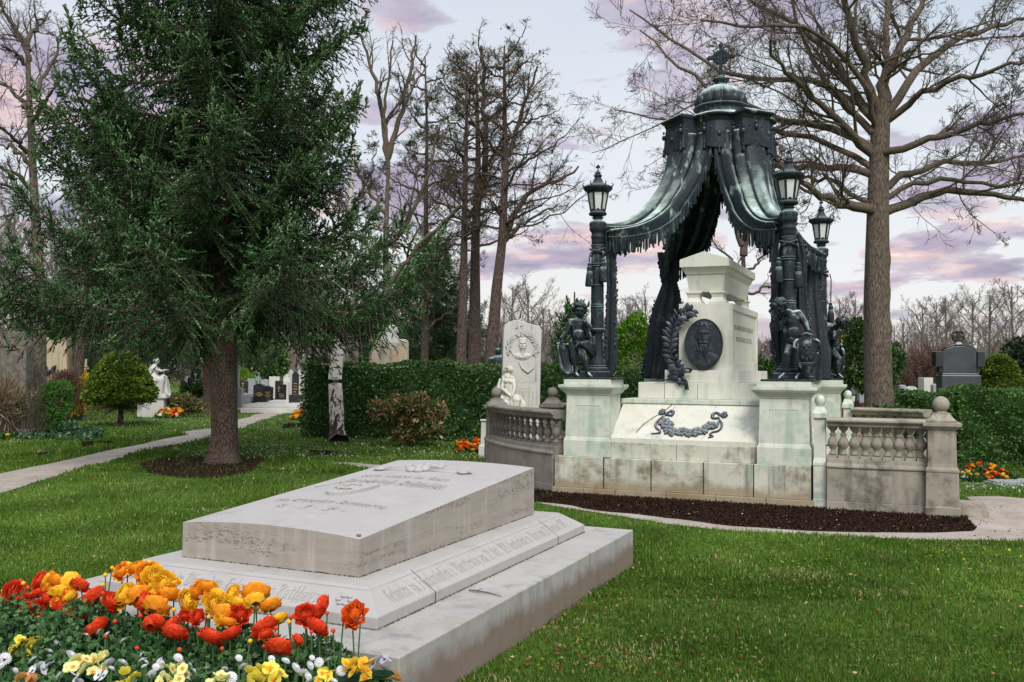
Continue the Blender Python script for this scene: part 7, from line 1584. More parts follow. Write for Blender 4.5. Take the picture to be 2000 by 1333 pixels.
text_mb('MARIANNE', .062, .003, (1, 0, 0), (0, 0, 1), (0, -1, 0), tuple(q(492, 1088)+[0, -.12, 0]), mb=m, bold=.001); text_mb('1838 - 1907', .034, .003, (1, 0, 0), (0, 0, 1), (0, -1, 0), tuple(q(485, 1138)+[0, -.12, 0]), mb=m); text_mb('SEINE SCHWESTER', .024, .003, (1, 0, 0), (0, 0, 1), (0, -1, 0), tuple(q(488, 1035)+[0, -.12, 0]), mb=m); m.build('gilt_lettering', gm, hs)
sw_ = thing('seated_woman_statue', 'ivory marble statue of a seated woman looking up, leaning on the pale portrait headstone', 'statue', gr(HS), .10)
m = MB(); Rh = rot3(-.35, 0, R(62)); head(m, q(238, 760, -.30), .080, Rh); C_ = lambda a, b, r0, r1, da=-.28, db=-.28: m.cap(q(*a, da), q(*b, db), r0, r1, 12)
C_((222, 800), (205, 850), .034, .055); C_((160, 870), (270, 880), .048, .045, -.22, -.32); C_((205, 870), (215, 990), .088, .075); C_((215, 990), (220, 1110), .078, .12); m.ell(q(180, 925, -.36), .045); m.ell(q(245, 930, -.36), .045)
C_((150, 880), (125, 1030), .040, .033, -.30, -.36); C_((125, 1030), (245, 1135), .033, .022, -.36, -.46); hand(m, q(245, 1135, -.46), (1, -.1, -.2), (0, .4, -1), .05, .5)
C_((285, 890), (300, 1010), .038, .031, -.32, -.40); C_((300, 1010), (265, 1125), .031, .022, -.40, -.47); hand(m, q(265, 1125, -.47), (-.4, -.1, -1), (0, 1, 0), .045, .5, -1)
C_((215, 1150), (330, 1190), .11, .085, -.26, -.44); C_((240, 1170), (340, 1170), .11, .085, -.34, -.34); C_((330, 1190), (300, 1420), .08, .07, -.44, -.46); C_((350, 1170), (430, 1260), .08, .06, -.36, -.40); C_((430, 1260), (440, 1420), .06, .06, -.40, -.42)
for k_ in range(8): C_((100-4*k_+rs.rand()*8, 900+18*k_), (70+12*k_, 1020+30*k_), .022, .030, -.20-.01*k_, -.22-.02*k_)
for k_ in range(7): C_((250+20*k_, 1150), (260+26*k_, 1400), .022, .035, -.44+.01*k_, -.48)
for k_ in range(5): C_((180+20*k_, 970), (190+18*k_, 1100), .02, .026, -.36, -.36)
m.cap(q(200, 1240, -.28), (q(200, 1240)[0], -.28, .1), .17, .18)
bake(m.build('body', M['marble_clean'], sw_), .010, 2); m = MB(); curls(m, q(232, 755, -.29), .080, Rh, 60, 8); m.cap(q(200, 740, -.28), q(165, 790, -.26), .04, .03); bake(m.build('hair', M['marble_clean'], sw_), .010, 1)
t = thing('white_pedestal', 'small white marble block at the hedge foot, left of the dark ball-topped pier', 'pedestal', gr(aty(946, 850, 17.0))); m = MB(); m.stack(0, 0, [(.20, .3, 0), (.20, .3, .22), (.13, .22, .24), (.12, .2, .66), (.16, .26, .68), (.16, .26, .70)]); m.build('block', M['white_marble'], t, bevel=.006)
t = thing('cloaked_bust', 'green bronze cloaked bust seen from behind over the hedge, left of the pale headstone', 'statue', gr(aty(972, 760, 25))); k5 = 25/FPX; z0 = 1.6+(725-720)*k5
m = MB(); m.cap((0, 0, z0+.30), (.0, 0, z0+.40), .07, .06); m.ell((0, 0, z0+.46), (.085, .10, .11)); m.cap((-.18, 0, z0+.22), (.14, 0, z0+.26), .10, .12); m.cap((-.22, 0, z0+.15), (-.27, 0, z0-.2), .10, .13); m.cap((0, 0, z0+.2), (0, 0, z0-.4), .18, .24); bake(m.build('figure', M['bronze'], t), .02, 3); m = MB(); m.box(-.3, .3, -.3, .3, 0, z0-.3); m.build('pedestal', M['light_stone'], t, bevel=.01)
# ================================================================== FLOWERS
def petalmat(name, a, b, c=None):
    s = NT(name); n_ = s.noise(3.5, 4, .6); col = s.mix(s.ramp(n_, [(.35, 0.), (.65, 1.)]), a, b)
    s.put(s.b.inputs['Base Color'], col); s.put(s.b.inputs['Roughness'], .55); s.b.inputs['Specular IOR Level'].default_value = .25
    tr = s.n('ShaderNodeBsdfTranslucent'); s.l(col, tr.inputs[0]); mx = s.n('ShaderNodeMixShader'); mx.inputs[0].default_value = .3; s.l(s.b.outputs[0], mx.inputs[1]); s.l(tr.outputs[0], mx.inputs[2]); s.l(mx.outputs[0], s.t.nodes['Material Output'].inputs[0]); return s.m
PM = {'red': petalmat('red_petals', (.66, .03, .012), (.85, .12, .03)), 'orange': petalmat('orange_petals', (.88, .27, .012), (.92, .48, .04)), 'yellow': petalmat('golden_petals', (.90, .48, .015), (.93, .66, .06)), 'orange-red': petalmat('flame_petals', (.75, .09, .01), (.82, .19, .02)),
      'white': petalmat('white_petals', (.80, .80, .80), (.86, .86, .88)), 'pale': petalmat('primrose_petals', (.80, .80, .30), (.85, .86, .45)), 'lemon': petalmat('lemon_petals', (.85, .70, .05), (.88, .80, .16)), 'gold': petalmat('amber_petals', (.85, .50, .03), (.88, .66, .08)), 'centre': petalmat('orange_eye', (.70, .22, .01), (.8, .35, .02)), 'dark': petalmat('dark_purple', (.03, .012, .05), (.05, .02, .08)), 'lilac': petalmat('lilac_petals', (.5, .48, .6), (.65, .64, .72)), 'peach': petalmat('peach_petals', (.8, .35, .12), (.85, .5, .2))}
M['stem'] = plain('green_stem', (.06, .13, .04), .5, 0, .2)
def petal(m, c, d, up, L, w, cup, n=5, wav=0.0, ph=0):
    """cupped petal starting at c, running along d, curling towards up"""
    c, d, up = (np.array(k, float) for k in (c, d, up)); a = np.cross(d, up); rows = []
    for t in np.linspace(0, 1, n):
        ww = w*math.sin(math.pi*min(.93, .18+t*.72))**.7; row = []
        for s in np.linspace(-1, 1, n): row.append(c+d*L*t*(1-.25*cup*t)+up*L*cup*(t**1.6)*.9+a*ww*s+up*(s*s)*ww*.45*cup+up*wav*math.sin(s*5+ph)*t)
        rows.append(row)
    m.grid(rows)
def ranunculus(col, seed, r=1.0, open_=1.0):
    """nested shells of overlapping cupped petals, the inner ones rising above the outer"""
    rs = np.random.RandomState(seed); m = MB()
    for k, (n_, rho, top, zc, flare) in enumerate([(6, 1.03, 104, -.16, .28), (6, 1.0, 92, -.08, .26), (7, .92, 80, -.02, .22), (7, .82, 70, .02, .20), (7, .70, 60, .05, .14), (6, .58, 52, .07, .10), (6, .45, 46, .09, .05), (5, .32, 42, .11, 0), (4, .19, 38, .12, 0)]):
        for q in range(n_):
            a0 = q*6.283/n_+k*.45+rs.randn()*.1; hw = 6.283/n_*.66*(.85+.3*rs.rand()); tp = R(top+rs.randn()*5); rr2 = rho*(.92+.15*rs.rand()); rows = []
            for t in np.linspace(0, 1, 7):
                ph = R(150)+(tp-R(150))*t; w_ = hw*(.35+.65*math.sin(math.pi*min(.8, .12+.62*t))); row = []
                for s_1 in np.linspace(-1, 1, 8):
                    dip = R(13)*s_1*s_1*t; pr = ph+dip; rad = rr2*(1+flare*t**3*(1+.4*math.sin(s_1*4+q)))+.06*math.sin(s_1*5+q*2.3+k)*t*t; az = a0+w_*s_1
                    row.append((rad*math.sin(pr)*math.cos(az), rad*math.sin(pr)*math.sin(az), zc+.80*rad*math.cos(pr)))
                rows.append(row)
            m.grid(rows)
    return m
def bloom_mesh(m, name, mat):
    o = m.build(name, mat, smooth=True); me = o.data; bpy.data.objects.remove(o); return me
BLM = {c: [bloom_mesh(ranunculus(c, 3+i, 1.0), 'bloom', PM[c]) for i in range(3)] for c in ('red', 'orange', 'yellow', 'orange-red')}
def budm():
    m = MB(); m.ell((0, 0, .55), (.8, .8, .8), 12, 8); return m
BUD = {c: bloom_mesh(budm(), 'bud', PM[c]) for c in ('red', 'orange', 'yellow')}
def daisy():
    m = MB(); rs = np.random.RandomState(1)
    for rg, (n_, L, el) in enumerate([(17, 1.0, .0), (16, .86, .22), (14, .68, .48), (11, .50, .8), (8, .32, 1.2)]):
        for k in range(n_): a = k*6.283/n_+rg*.2; d = np.array([math.cos(a)*math.cos(el), math.sin(a)*math.cos(el), math.sin(el)]); s = np.cross(d, [0, 0, 1.]); s /= np.linalg.norm(s); m.add([d*.1-s*.04, d*.1+s*.04, d*L*.8+s*.085, d*L+[0, 0, .02], d*L*.8-s*.085], [(0, 1, 2, 3, 4)])
    m.ell((0, 0, .2), (.30, .30, .22), 10, 6); return m
DAISY = bloom_mesh(daisy(), 'bloom', PM['white'])
def flat5(notch=True):
    m = MB()
    for k in range(5): a = k*1.2566; petal(m, (0, 0, 0), (math.cos(a), math.sin(a), .12), (0, 0, 1), 1.0, .55, .10, 5, .03, k)
    return m
def eye():
    m = MB(); v = [(0, 0, .16)]; 
    for k in range(20): a = k*math.pi/10; r_ = .42 if k % 4 < 2 else .24; v.append((r_*math.cos(a), r_*math.sin(a), .15))
    m.add(v, [(0, 1+k, 1+(k+1) % 20) for k in range(20)]); return m
P5 = {c: bloom_mesh(flat5(), 'petals', PM[c]) for c in ('pale', 'lemon', 'gold', 'white', 'lilac', 'peach')}; EYE5 = bloom_mesh(eye(), 'centre', PM['centre']); EYED = bloom_mesh(eye(), 'centre', PM['dark'])
def atb(u, v, b):
    r_ = ray(u, v); n_ = gy; p0 = GC+gy*b; t = (p0@n_)/(r_[0]*n_[0]+r_[1]*n_[1]); return np.array([r_[0]*t, r_[1]*t, EYE+r_[2]*t])
def obj_of(name, me, parent, loc, s, rot=None):
    o = bpy.data.objects.new(name, me); COL.objects.link(o); o.parent = parent; o.location = loc; o.scale = (s,)*3 if np.isscalar(s) else s
    if rot is not None: o.rotation_euler = rot
    return o
frs = np.random.RandomState(17)
BEDZ = .20
def stem_mesh(h, lean):
    m = MB(); m.tube([(0, 0, 0), (-lean[0]*.25, -lean[1]*.25, -h*.35), (-lean[0]*.8, -lean[1]*.8, -h*.75), (-lean[0], -lean[1], -h)], [.0032, .0036, .004, .0045], 5); return m
def depth_b(v): return np.interp(v, [1090, 1120, 1200, 1260, 1340], [-.78, -.82, -1.0, -1.25, -1.75])
items = []
def I(x, y, off): return off+x/5, 1080+y/5
for off, col, L in ((0, 'red', [(150,385,170),(385,255,140),(800,300,130),(370,375,120),(255,460,140),(470,440,110),(280,520,120),(375,530,110),(640,520,160),(750,580,160),(900,420,170),(1105,465,150),(1385,465,150),(920,710,190),(1480,680,120),(1545,650,150),(1660,690,140),(1715,750,180),(1810,605,95),(1915,620,120)]),
 (0, 'orange', [(580,255,150),(520,340,130),(1190,165,150),(1335,130,140),(1440,180,170),(1540,500,200),(1350,400,170),(1645,375,180),(1930,350,170),(1400,330,130),(700,400,120),(545,480,110)]), (0, 'yellow', [(460,255,130),(680,280,140),(600,370,150),(670,430,110),(1515,225,190),(1575,295,190),(1700,280,90),(1200,400,190),(1480,375,120),(1850,460,170),(470,320,110)]),
 (400, 'orange', [(30,310,140),(60,390,110),(500,370,190),(190,580,180),(640,490,150),(230,660,120)]), (400, 'yellow', [(130,400,110),(250,400,145),(110,500,145),(30,450,90),(340,475,145),(490,460,145),(720,630,130),(150,640,110)]),
 (400, 'red', [(330,590,160),(70,790,175),(250,765,150),(570,700,200),(590,780,110),(730,890,190),(915,840,95),(1120,510,165),(990,590,170),(1115,700,175)]), (400, 'orange-red', [(1440,590,195)])):
    for x, y, d in L: items.append((*I(x, y, off), col, d/5, 'bloom'))
for off, col, L in ((0, 'red', [(200,275),(1000,395),(900,475),(1000,470),(415,595),(495,635),(1125,670),(1375,615),(1030,815),(1340,930),(1750,945),(745,235),(510,195),(270,340)]), (0, 'yellow', [(1095,145),(1255,105),(1455,90),(1030,215),(1010,310),(1700,555),(30,370),(235,295),(375,635)]), (400, 'red', [(840,625),(975,525),(1195,585),(1520,665),(1360,575),(585,915),(170,935),(700,800),(1255,760),(690,735),(1040,770)]), (400, 'yellow', [(35,625),(635,625),(440,860),(820,675)])):
    for x, y in L: items.append((*I(x, y, off), col, 11+3*frs.rand(), 'bud'))
ordn = ['', 'second ', 'third ', 'fourth ', 'fifth ', 'sixth ', 'seventh ', 'eighth ', 'ninth ', 'tenth ', 'eleventh ', 'twelfth ', 'thirteenth ', 'fourteenth ', 'fifteenth ', 'sixteenth ', 'seventeenth ', 'eighteenth ', 'nineteenth ', 'twentieth ']
ordn_tail = [t_+'-'+x for t_ in ('forty', 'fifty', 'sixty') for x in ('first ', 'second ', 'third ', 'fourth ', 'fifth ', 'sixth ', 'seventh ', 'eighth ', 'ninth ', 'tenth ')]
ordn += ['twenty-'+x for x in ('first ', 'second ', 'third ', 'fourth ', 'fifth ', 'sixth ', 'seventh ', 'eighth ', 'ninth ')]+['thirtieth ']+['thirty-'+x for x in ('first ', 'second ', 'third ', 'fourth ', 'fifth ', 'sixth ', 'seventh ', 'eighth ', 'ninth ')]+['fortieth ']+ordn_tail
rank = {}
for it in sorted(items): rank.setdefault((it[2], it[4]), []).append(it)
for key, L in rank.items():
    for n_, it in enumerate(L):
        u, v, col, d, kind = it; p = atb(u, v, depth_b(v)); dist = p[1]; r_ = d/2/FPX*dist*1.0
        wd = {'bloom': 'ranunculus flower', 'bud': 'ranunculus bud'}[kind]
        pos = ('leftmost ' if n_ == 0 else 'rightmost ' if n_ == len(L)-1 else ordn[n_]) ; lab = (f'{pos}{col} {wd} of the foreground bed' if pos.endswith('most ') else f'{pos}{col} {wd} from the left in the foreground bed')
        if len(L) == 1: lab = 'flame orange ranunculus flower standing alone before the corner of the pale tomb base'
        t = thing('ranunculus', lab, 'flower', p, frs.rand()*6, 'ranunculus flowers of the foreground bed')
        tilt = (frs.uniform(-.2, .55)-.0, frs.uniform(-.35, .35), 0)
        t.rotation_euler = (0, 0, .3+frs.uniform(-.5, .5)); h = p[2]-BEDZ*.6
        if kind == 'bloom': obj_of('bloom', BLM[col][frs.randint(3)], t, (0, 0, 0), r_*1.13, (R(40)+frs.randn()*.30, frs.randn()*.30, frs.rand()*6))
        else: obj_of('bud', BUD[col], t, (0, 0, -r_*.5), r_*.85, (frs.randn()*.2, frs.randn()*.2, 0))
        st = stem_mesh(max(.05, h-r_*.4), frs.randn(2)*.03).build('stem', M['stem'], t); st.location = (0, 0, -r_*.45)
ds = []
for off, L in ((0, [(90,690,110),(170,695,90),(60,750,130),(570,830,90),(560,885,115),(485,955,115),(330,1030,115),(700,990,150),(1060,1065,140),(1200,1060,125),(1555,1060,130),(1410,1100,65),(50,1020,130),(150,1140,70),(1090,1120,75),(490,1010,80),(20,1090,90),(25,520,75),(1440,1190,45)]), (400, [(890,1110,115),(1030,1090,100),(965,1160,115),(1115,1060,100),(1010,1200,90),(1335,1140,115),(255,1205,135),(1010,1250,70),(1265,1250,110),(15,1120,55)])):
    for x, y, d in L: ds.append((*I(x, y, off), d/5))
for k in range(34):
    uu = 20+frs.rand()*700; ds.append((uu, 1275+frs.rand()*50 if uu > 250 else 1215+frs.rand()*110, 12+10*frs.rand()))
ds.sort(); print('daisy z', [round(float(atb(u, v, depth_b(v))[2]), 2) for u, v, d in ds])
for n_, (u, v, d) in enumerate(ds):
    p = atb(u, v, depth_b(v)); r_ = d/2/FPX*p[1]
    t = thing('daisy', f'white double daisy in the foreground bed, {"leftmost of the daisies" if n_ == 0 else "rightmost of the daisies" if n_ == len(ds)-1 else ordn[n_]+"daisy from the left"}', 'flower', p, 0, 'white double daisies of the foreground bed')
    obj_of('bloom', DAISY, t, (0, 0, -r_*.2), r_*1.05, (.85+frs.randn()*.2, frs.randn()*.2, frs.rand()*6)); st = stem_mesh(max(.05, p[2]-BEDZ*.6-r_*.2), frs.randn(2)*.02).build('stem', M['stem'], t); st.location = (0, 0, -r_*.2)
def cluster(label, off, x, y, rad, col, n, pr, dark=False, name='primrose_plant', cat='flowers'):
    u, v = I(x, y, off); p = atb(u, v, depth_b(v)); t = thing(name, label, cat, p, .25); k = p[1]/FPX/5
    for i in range(n):
        a = i*2.4; q_ = math.sqrt((i+.5)/n)*rad*.86; dx, dz = q_*math.cos(a), q_*math.sin(a)*.62; dy = dz*.9
        b_ = obj_of('blossom', P5[col], t, (dx*k, dy*k, dz*k*.55+.01*frs.randn()), pr*k, (.85+frs.randn()*.22-dz/rad*.3, frs.randn()*.2+dx/rad*.4, frs.rand()*6))
        obj_of('centre', EYED if dark else EYE5, b_, (0, 0, 0), .7 if dark else 1.0)
    rs = np.random.RandomState(int(x)); m_ = MB()
    for i in range(14): a = i*.45+rs.rand(); leaf(m_, (0, 0, -.05), (math.cos(a), math.sin(a), .12), (0, 0, 1), (rad*1.15+20)*k, .028, .004, .1)
    m_.tube([(0, 0, -.04), (0, 0, -max(.08, p[2]-BEDZ*.7))], .010, 6); m_.build('leaves', M['bedleaf'], t, smooth=True); return t
cluster('rounded clump of yellow primroses at the left of the foreground bed', 0, 270, 920, 190, 'lemon', 17, 62)
cluster('clump of pale greenish-yellow primroses, second clump from the left in the bed', 0, 860, 1090, 200, 'pale', 18, 62)
cluster('pale yellow primrose clump cut by the bottom edge, third from the left in the bed', 0, 1700, 1210, 190, 'pale', 16, 60)
cluster('big lemon-yellow primroses with orange eyes at the bottom edge', 400, 600, 1195, 200, 'lemon', 13, 85)
cluster('golden yellow primroses beside the corner of the tomb base', 400, 1500, 1130, 160, 'gold', 11, 68)
cluster('single orange pansy at the foot of the grey base corner', 400, 1860, 1230, 60, 'peach', 3, 60, name='pansy', cat='flower')
cluster('white pansies with dark faces at the lower left of the bed', 0, 420, 1140, 110, 'white', 5, 60, True, 'pansy', 'flower')
cluster('white pansy pair with dark faces at the bottom edge near the pale primroses', 0, 740, 1245, 60, 'white', 3, 60, True, 'pansy', 'flower')
cluster('white pansy right of the bottom primroses, dark face half hidden', 0, 990, 1245, 50, 'white', 2, 60, True, 'pansy', 'flower')
cluster('lilac-grey pansies right of the golden primroses', 400, 1730, 1080, 100, 'lilac', 5, 58, True, 'pansy', 'flower')
cluster('peach pansies at the bottom left corner', 0, 280, 1225, 90, 'peach', 5, 58, False, 'pansy', 'flower')
cluster('lemon primroses low at the bottom edge, between the two pale clumps', 0, 1250, 1235, 110, 'lemon', 7, 58)
cluster('pale primroses at the bottom edge, left of the big lemon-yellow ones', 400, 130, 1240, 110, 'pale', 7, 58)
cluster('yellow primroses at the bottom edge below the white daisies', 400, 1180, 1250, 110, 'lemon', 7, 58)
cluster('small yellow primrose cut by the left edge of the bed', 0, 30, 680, 70, 'lemon', 5, 58)
# leafy mass of the bed
rs = np.random.RandomState(23); N = 42000
A_ = rs.uniform(-1.6, 1.92, N); B_ = -rs.uniform(.70, 2.3, N)
def bedtop(a, b): 
    t = np.clip((-b-.68)/.25, 0, 1)*np.clip((1.98-a)/.30, 0, 1); return BEDZ+(.0+(.205+.02*np.exp(-((b+.95)/.22)**2)+.03*np.sin(a*5)*np.cos(b*6)+.025*np.sin(a*13+b*9))*np.sqrt(t)-.15*np.clip(-b-.90, 0, 1.2))
Z_ = bedtop(A_, B_)-rs.rand(N)**1.7*.20; P = np.stack([GC[0]+gx[0]*(A_-GW)+gy[0]*B_, GC[1]+gx[1]*(A_-GW)+gy[1]*B_, Z_], 1)
# lobed leaves: three to five fingers from one point
Vs = []; at_ = []
d0 = nrm(rs.randn(N, 3)*[1, 1, .35]+[0, 0, .45]); a0 = nrm(np.cross(d0, rs.randn(N, 3)))
for ang, ln in ((0, 1), (.62, .8), (-.62, .8), (1.25, .55), (-1.25, .55)):
    d = d0*math.cos(ang)+a0*math.sin(ang); s = np.cross(d, np.cross(d0, a0)); L = (.025*(.6+.7*rs.rand(N)))[:, None]*ln
    Vs.append(np.stack([P, P+d*L*.55+s*L*.26, P+d*L, P+d*L*.55-s*L*.26], 1)); 
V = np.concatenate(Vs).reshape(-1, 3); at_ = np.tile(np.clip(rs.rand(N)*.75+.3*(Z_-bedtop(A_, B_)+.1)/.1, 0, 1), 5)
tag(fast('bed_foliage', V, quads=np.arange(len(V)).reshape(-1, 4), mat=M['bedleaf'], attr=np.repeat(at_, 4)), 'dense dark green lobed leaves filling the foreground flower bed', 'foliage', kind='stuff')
n_ = 40; pts = [[(*(GC+gx*(a-GW)+gy*b), BEDZ*.9*float(np.clip((-b-.64)/.15, 0, 1)*np.clip((2.0-a)/.2, 0, 1)*np.clip((2.6+b)/.3, 0, 1))-.002) for b in np.linspace(-.645, -2.6, n_)] for a in np.linspace(-1.9, 2.0, n_)]
tag(MB().grid(pts).build('planting_bed', M['soil'], smooth=True), kind='structure')
# ------------------------------------------------------------------ small far clumps
def clump(label, u0, u1, v0, v1, cols, n, seed, green=True):
    rs = np.random.RandomState(seed); a, b = atz(u0, v1), atz(u1, v1); w = (b-a).length; p = gr((a+b)/2); Yc = p.y; t = thing('flower_clump', label, 'flowers', p, 0); h = (v1-v0)/FPX*Yc
    for i in range(n):
        c = cols[rs.randint(len(cols))]; x = rs.uniform(-.48, .48)*w; f = rs.rand(); y = f*.5; z = h*(.25+.65*f)*(1-.25*abs(x/w*2)**2)+.02
        s = (3.0+1.6*rs.rand())/FPX*Yc; me = DAISY if c == 'white' else BLM[c][rs.randint(3)]; obj_of('bloom', me, t, (x, y, z), s, (.5+rs.randn()*.3, rs.randn()*.3, rs.rand()*6))
    N = int(900*w*max(h, .1)/.2)+500; P = np.stack([rs.uniform(-.5, .5, N)*w, rs.rand(N)*.6, 0*rs.rand(N)], 1); P[:, 2] = h*(.15+.7*P[:, 1]/.6)*rs.rand(N)**.6
    V, F = leaves(rs, P, rs.randn(N, 3)+[0, 0, 1], np.full(N, .06), .25); fast('leaves', V, quads=F, mat=M['bedleaf'], parent=t, attr=np.repeat(rs.rand(N), 4)); return t
clump('red and orange flowers at the hedge foot, left of the dark ball-topped pier', 888, 938, 856, 888, ('red', 'orange', 'orange', 'yellow', 'orange-red'), 26, 1)
clump('orange and red flowers before the light hedge at the right edge', 1915, 1988, 908, 943, ('orange-red', 'red', 'orange', 'yellow'), 26, 2)
clump('small yellow and white flowers left of the orange ones, beside the right pier', 1882, 1925, 918, 943, ('yellow', 'white', 'white'), 12, 3)
clump('orange and white flowers at the foot of the seated marble figure', 298, 350, 797, 818, ('orange-red', 'white', 'white', 'orange', 'yellow'), 34, 4)
clump('orange and white flowers where the long hedge ends, beside the cemetery path', 566, 599, 800, 821, ('orange', 'white', 'orange-red', 'yellow'), 24, 5)
clump('orange flowers between the brown and the bright green shrubs', 62, 92, 795, 820, ('orange', 'yellow', 'orange-red'), 14, 6)
clump('few orange flowers right of the bright green shrub', 122, 145, 795, 818, ('orange-red', 'orange'), 9, 7)
clump('couple of orange flowers at the very left edge of the lawn', -6, 10, 848, 860, ('orange', 'yellow'), 3, 8)
clump('pink flowers in a small vase on a distant grave', 474, 484, 762, 770, ('red', 'white'), 7, 9)
# ================================================================== GRASS, LITTER, MULCH
def grass(n, y0, y1, hgt, wid, seed, uni=1.3):
    rs = np.random.RandomState(seed); Y_ = (y0**(-uni)+(y1**(-uni)-y0**(-uni))*rs.rand(n))**(-1/uni); X_ = rs.uniform(-.60, .62, n)*Y_; P = np.stack([X_, Y_], 1)
    ok = np.ones(n, bool)
    for poly in PL+[MU]+[np.array([gw(a, b)[:2] for a, b in ((x0, y0_), (x1, y0_), (x1, y1_), (x0, y1_))]) for (x0, x1, y0_, y1_) in ((-.64, GW+.64, -.64, GL+.6), (-1.9, 2.0, -2.6, -.64))]: ok &= ~inside(P, poly)
    for s in SO: i = inside(P, s); ok &= ~(i & (rs.rand(n) < .93))
    a = 0.06*0; L = CM+0*P; q = P-CM; lx = q@ex; lb_ = q@ey; ok &= ~((lx > -3.4) & (lx < 1.6) & (lb_ > -.1) & (lb_ < 4.5))
    P = P[ok]; n = len(P); Y_ = P[:, 1]; dry = (np.sin(P[:, 0]*1.7+1)*np.cos(P[:, 1]*1.3)+.6*np.sin(P[:, 0]*4.1+P[:, 1]*3.3)+.5*np.sin(P[:, 1]*7-P[:, 0]*5))
    tone = .36+.13*np.sin(P[:, 0]*.9+P[:, 1]*.6)+.11*np.sin(P[:, 0]*2.3-P[:, 1]*1.9)+.09*np.sin(P[:, 0]*5.7+P[:, 1]*4.9+2)*np.sin(P[:, 1]*3.1-P[:, 0]*6.2)+.22*rs.randn(n)*.8; tone = np.clip(tone, 0, .93); tone[(rs.rand(n) < np.clip(.03+.16*(dry-.8), .015, .4))] = 1.0
    h = hgt*(.55+.8*rs.rand(n))*(1+.25*np.sin(P[:, 0]*3+P[:, 1]*2)); th = rs.rand(n)*6.283; lean = np.stack([np.cos(th), np.sin(th)], 1)*(rs.rand(n, 1)*.75); w_ = wid*(.6+.8*rs.rand(n)); az = rs.rand(n)*3.14; S = np.stack([np.cos(az), np.sin(az)], 1)*w_[:, None]
    b0 = np.concatenate([P-S, np.zeros((n, 1))], 1); b1 = np.concatenate([P+S, np.zeros((n, 1))], 1); md = P+lean*h[:, None]*.35; tip = P+lean*h[:, None]
    m0 = np.concatenate([md-S*.8, h[:, None]*.6], 1); m1 = np.concatenate([md+S*.8, h[:, None]*.6], 1); tp = np.concatenate([tip, (h*(1-.35*np.linalg.norm(lean, axis=1)))[:, None]], 1)
    V = np.stack([b0, b1, m1, m0, tp], 1).reshape(-1, 3); i = np.arange(n)[:, None]*5; return V, i+np.array([[3, 2, 4]]), i+np.array([[0, 1, 2, 3]]), np.repeat(tone, 5)
parts = [grass(340000, 3.2, 11, .034, .0025, 1), grass(250000, 6.5, 22, .042, .0042, 2), grass(130000, 14, 45, .06, .009, 3)]
off = 0; Vs, Ts, Qs, As = [], [], [], []
for V, T_, Q_, A_ in parts: Vs.append(V); Ts.append(T_+off); Qs.append(Q_+off); As.append(A_); off += len(V)
tag(fast('grass_blades', np.concatenate(Vs), tris=np.concatenate(Ts), quads=np.concatenate(Qs), mat=M['grass'], attr=np.concatenate(As)), 'short green lawn grass with dry yellowish patches', 'grass', kind='stuff')
def scatter(name, label, cat, regions, size, wid, mat, seed, zj=.02, flat=.3, vr=(0, 1)):
    rs = np.random.RandomState(seed); Ps = []
    for u0, u1, v0, v1, n in regions:
        for _ in range(n): p = atz(rs.uniform(u0, u1), v0+(v1-v0)*rs.rand()); Ps.append((p.x, p.y))
    P = np.array(Ps); ok = np.ones(len(P), bool)
    for poly in [np.array([gw(a, b)[:2] for a, b in ((-.7, -.7), (GW+.66, -.66), (GW+.66, GL+.62), (-.7, GL+.62))]), np.array([gw(a, b)[:2] for a, b in ((-1.9, -.64), (2.0, -.64), (2.0, -2.6), (-1.9, -2.6))])]: ok &= ~inside(P, poly)
    P = P[ok]; n = len(P); C = np.concatenate([P, (zj*(.5+rs.rand(n)))[:, None]], 1); D = rs.randn(n, 3)*[1, 1, flat]; V, F = leaves(rs, C, D, np.full(n, size), wid, jit=.1)
    V[:, 2] = np.maximum(V[:, 2], .008); tag(fast(name, V, quads=F, mat=mat, attr=np.repeat(vr[0]+(vr[1]-vr[0])*rs.rand(n), 4)), label, cat, kind='stuff')
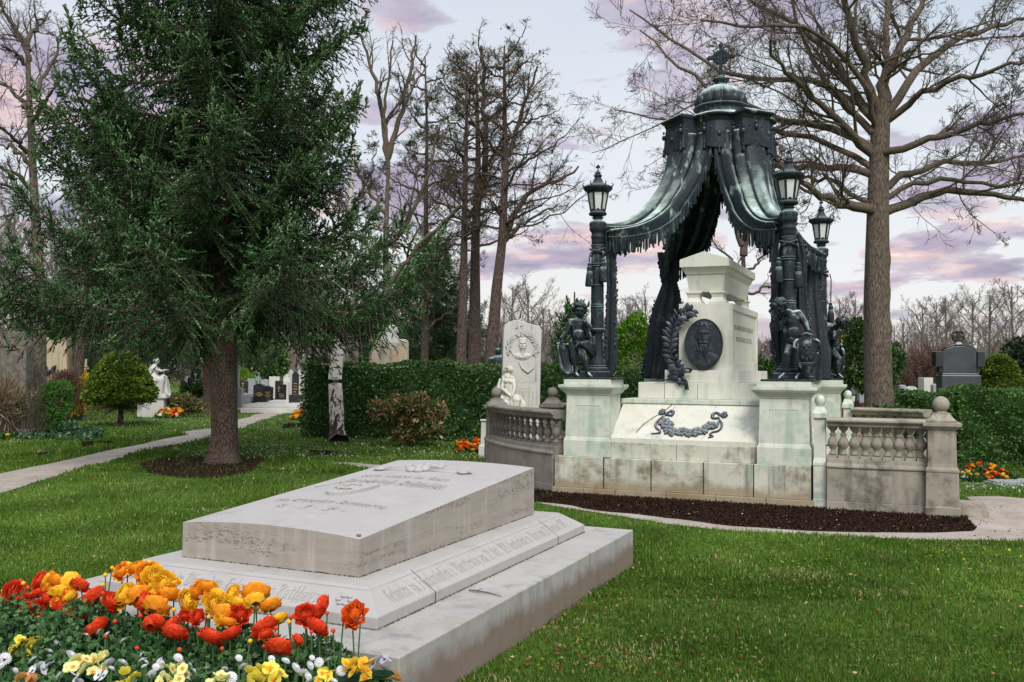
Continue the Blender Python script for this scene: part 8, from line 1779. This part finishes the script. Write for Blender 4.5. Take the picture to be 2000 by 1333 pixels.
scatter('fallen_leaves', 'small brown fallen leaves and bits scattered over the near lawn', 'leaf litter', [(900, 2050, 1060, 1340, 420), (0, 350, 950, 1120, 120), (980, 1250, 1080, 1330, 360), (200, 700, 900, 1000, 60), (1900, 2050, 985, 1060, 90), (1100, 1900, 1010, 1045, 60)], .026, .26, M['litter'], 31, .04)
scatter('white_ground_flowers', 'tiny white flowers and pale leaves sprinkled over the middle lawn', 'ground cover', [(440, 940, 815, 900, 2600), (120, 420, 812, 835, 600), (330, 700, 870, 900, 500), (1880, 2050, 948, 965, 300), (300, 420, 825, 850, 200)], .030, .45, M['daisy'], 32, .05)
scatter('clover_patches', 'small round clover and weed leaves in patches of the near lawn', 'ground cover', [(1000, 1300, 1120, 1330, 500), (1350, 1650, 1100, 1180, 260), (1650, 1990, 1180, 1320, 420), (1150, 1500, 1230, 1330, 320), (100, 400, 980, 1060, 250), (1800, 2000, 1060, 1100, 160)], .017, .60, M['grass'], 36, .04, flat=.2, vr=(.2, .7))
scatter('yellow_ground_flowers', 'tiny yellow flowers dotted in the lawn', 'ground cover', [(1800, 2000, 1080, 1130, 14), (1300, 1900, 1060, 1200, 8), (60, 220, 935, 950, 14), (700, 900, 925, 945, 8)], .018, .5, M['celandine'], 33, .05)
scatter('ground_ivy', 'ivy and low leaves under the brown shrubs at the left edge', 'ground cover', [(-10, 200, 838, 862, 1500), (0, 150, 820, 845, 700)], .08, .5, M['ivy'], 34, .06)
rs = np.random.RandomState(8); N = 90000; lo, hi = MU.min(0), MU.max(0); P = lo+(hi-lo)*rs.rand(N, 2); P = P[inside(P, MU)]; P2_ = []
for s in SO: l2, h2 = s.min(0), s.max(0); q = l2+(h2-l2)*rs.rand(5000, 2); P2_.append(q[inside(q, s)])
P = np.concatenate([P]+P2_); n = len(P); C = np.concatenate([P, .008+.022*rs.rand(n, 1)], 1); V, F = leaves(rs, C, rs.randn(n, 3)*[1, 1, .6], np.full(n, .017), .5, jit=.2); V[:, 2] = np.maximum(V[:, 2], .006)
tag(fast('soil_crumbs', V, quads=F, mat=M['clod'], attr=np.repeat(rs.rand(n), 4)), 'dark crumbly mulch around the monument and under the spruce', 'mulch', kind='stuff')
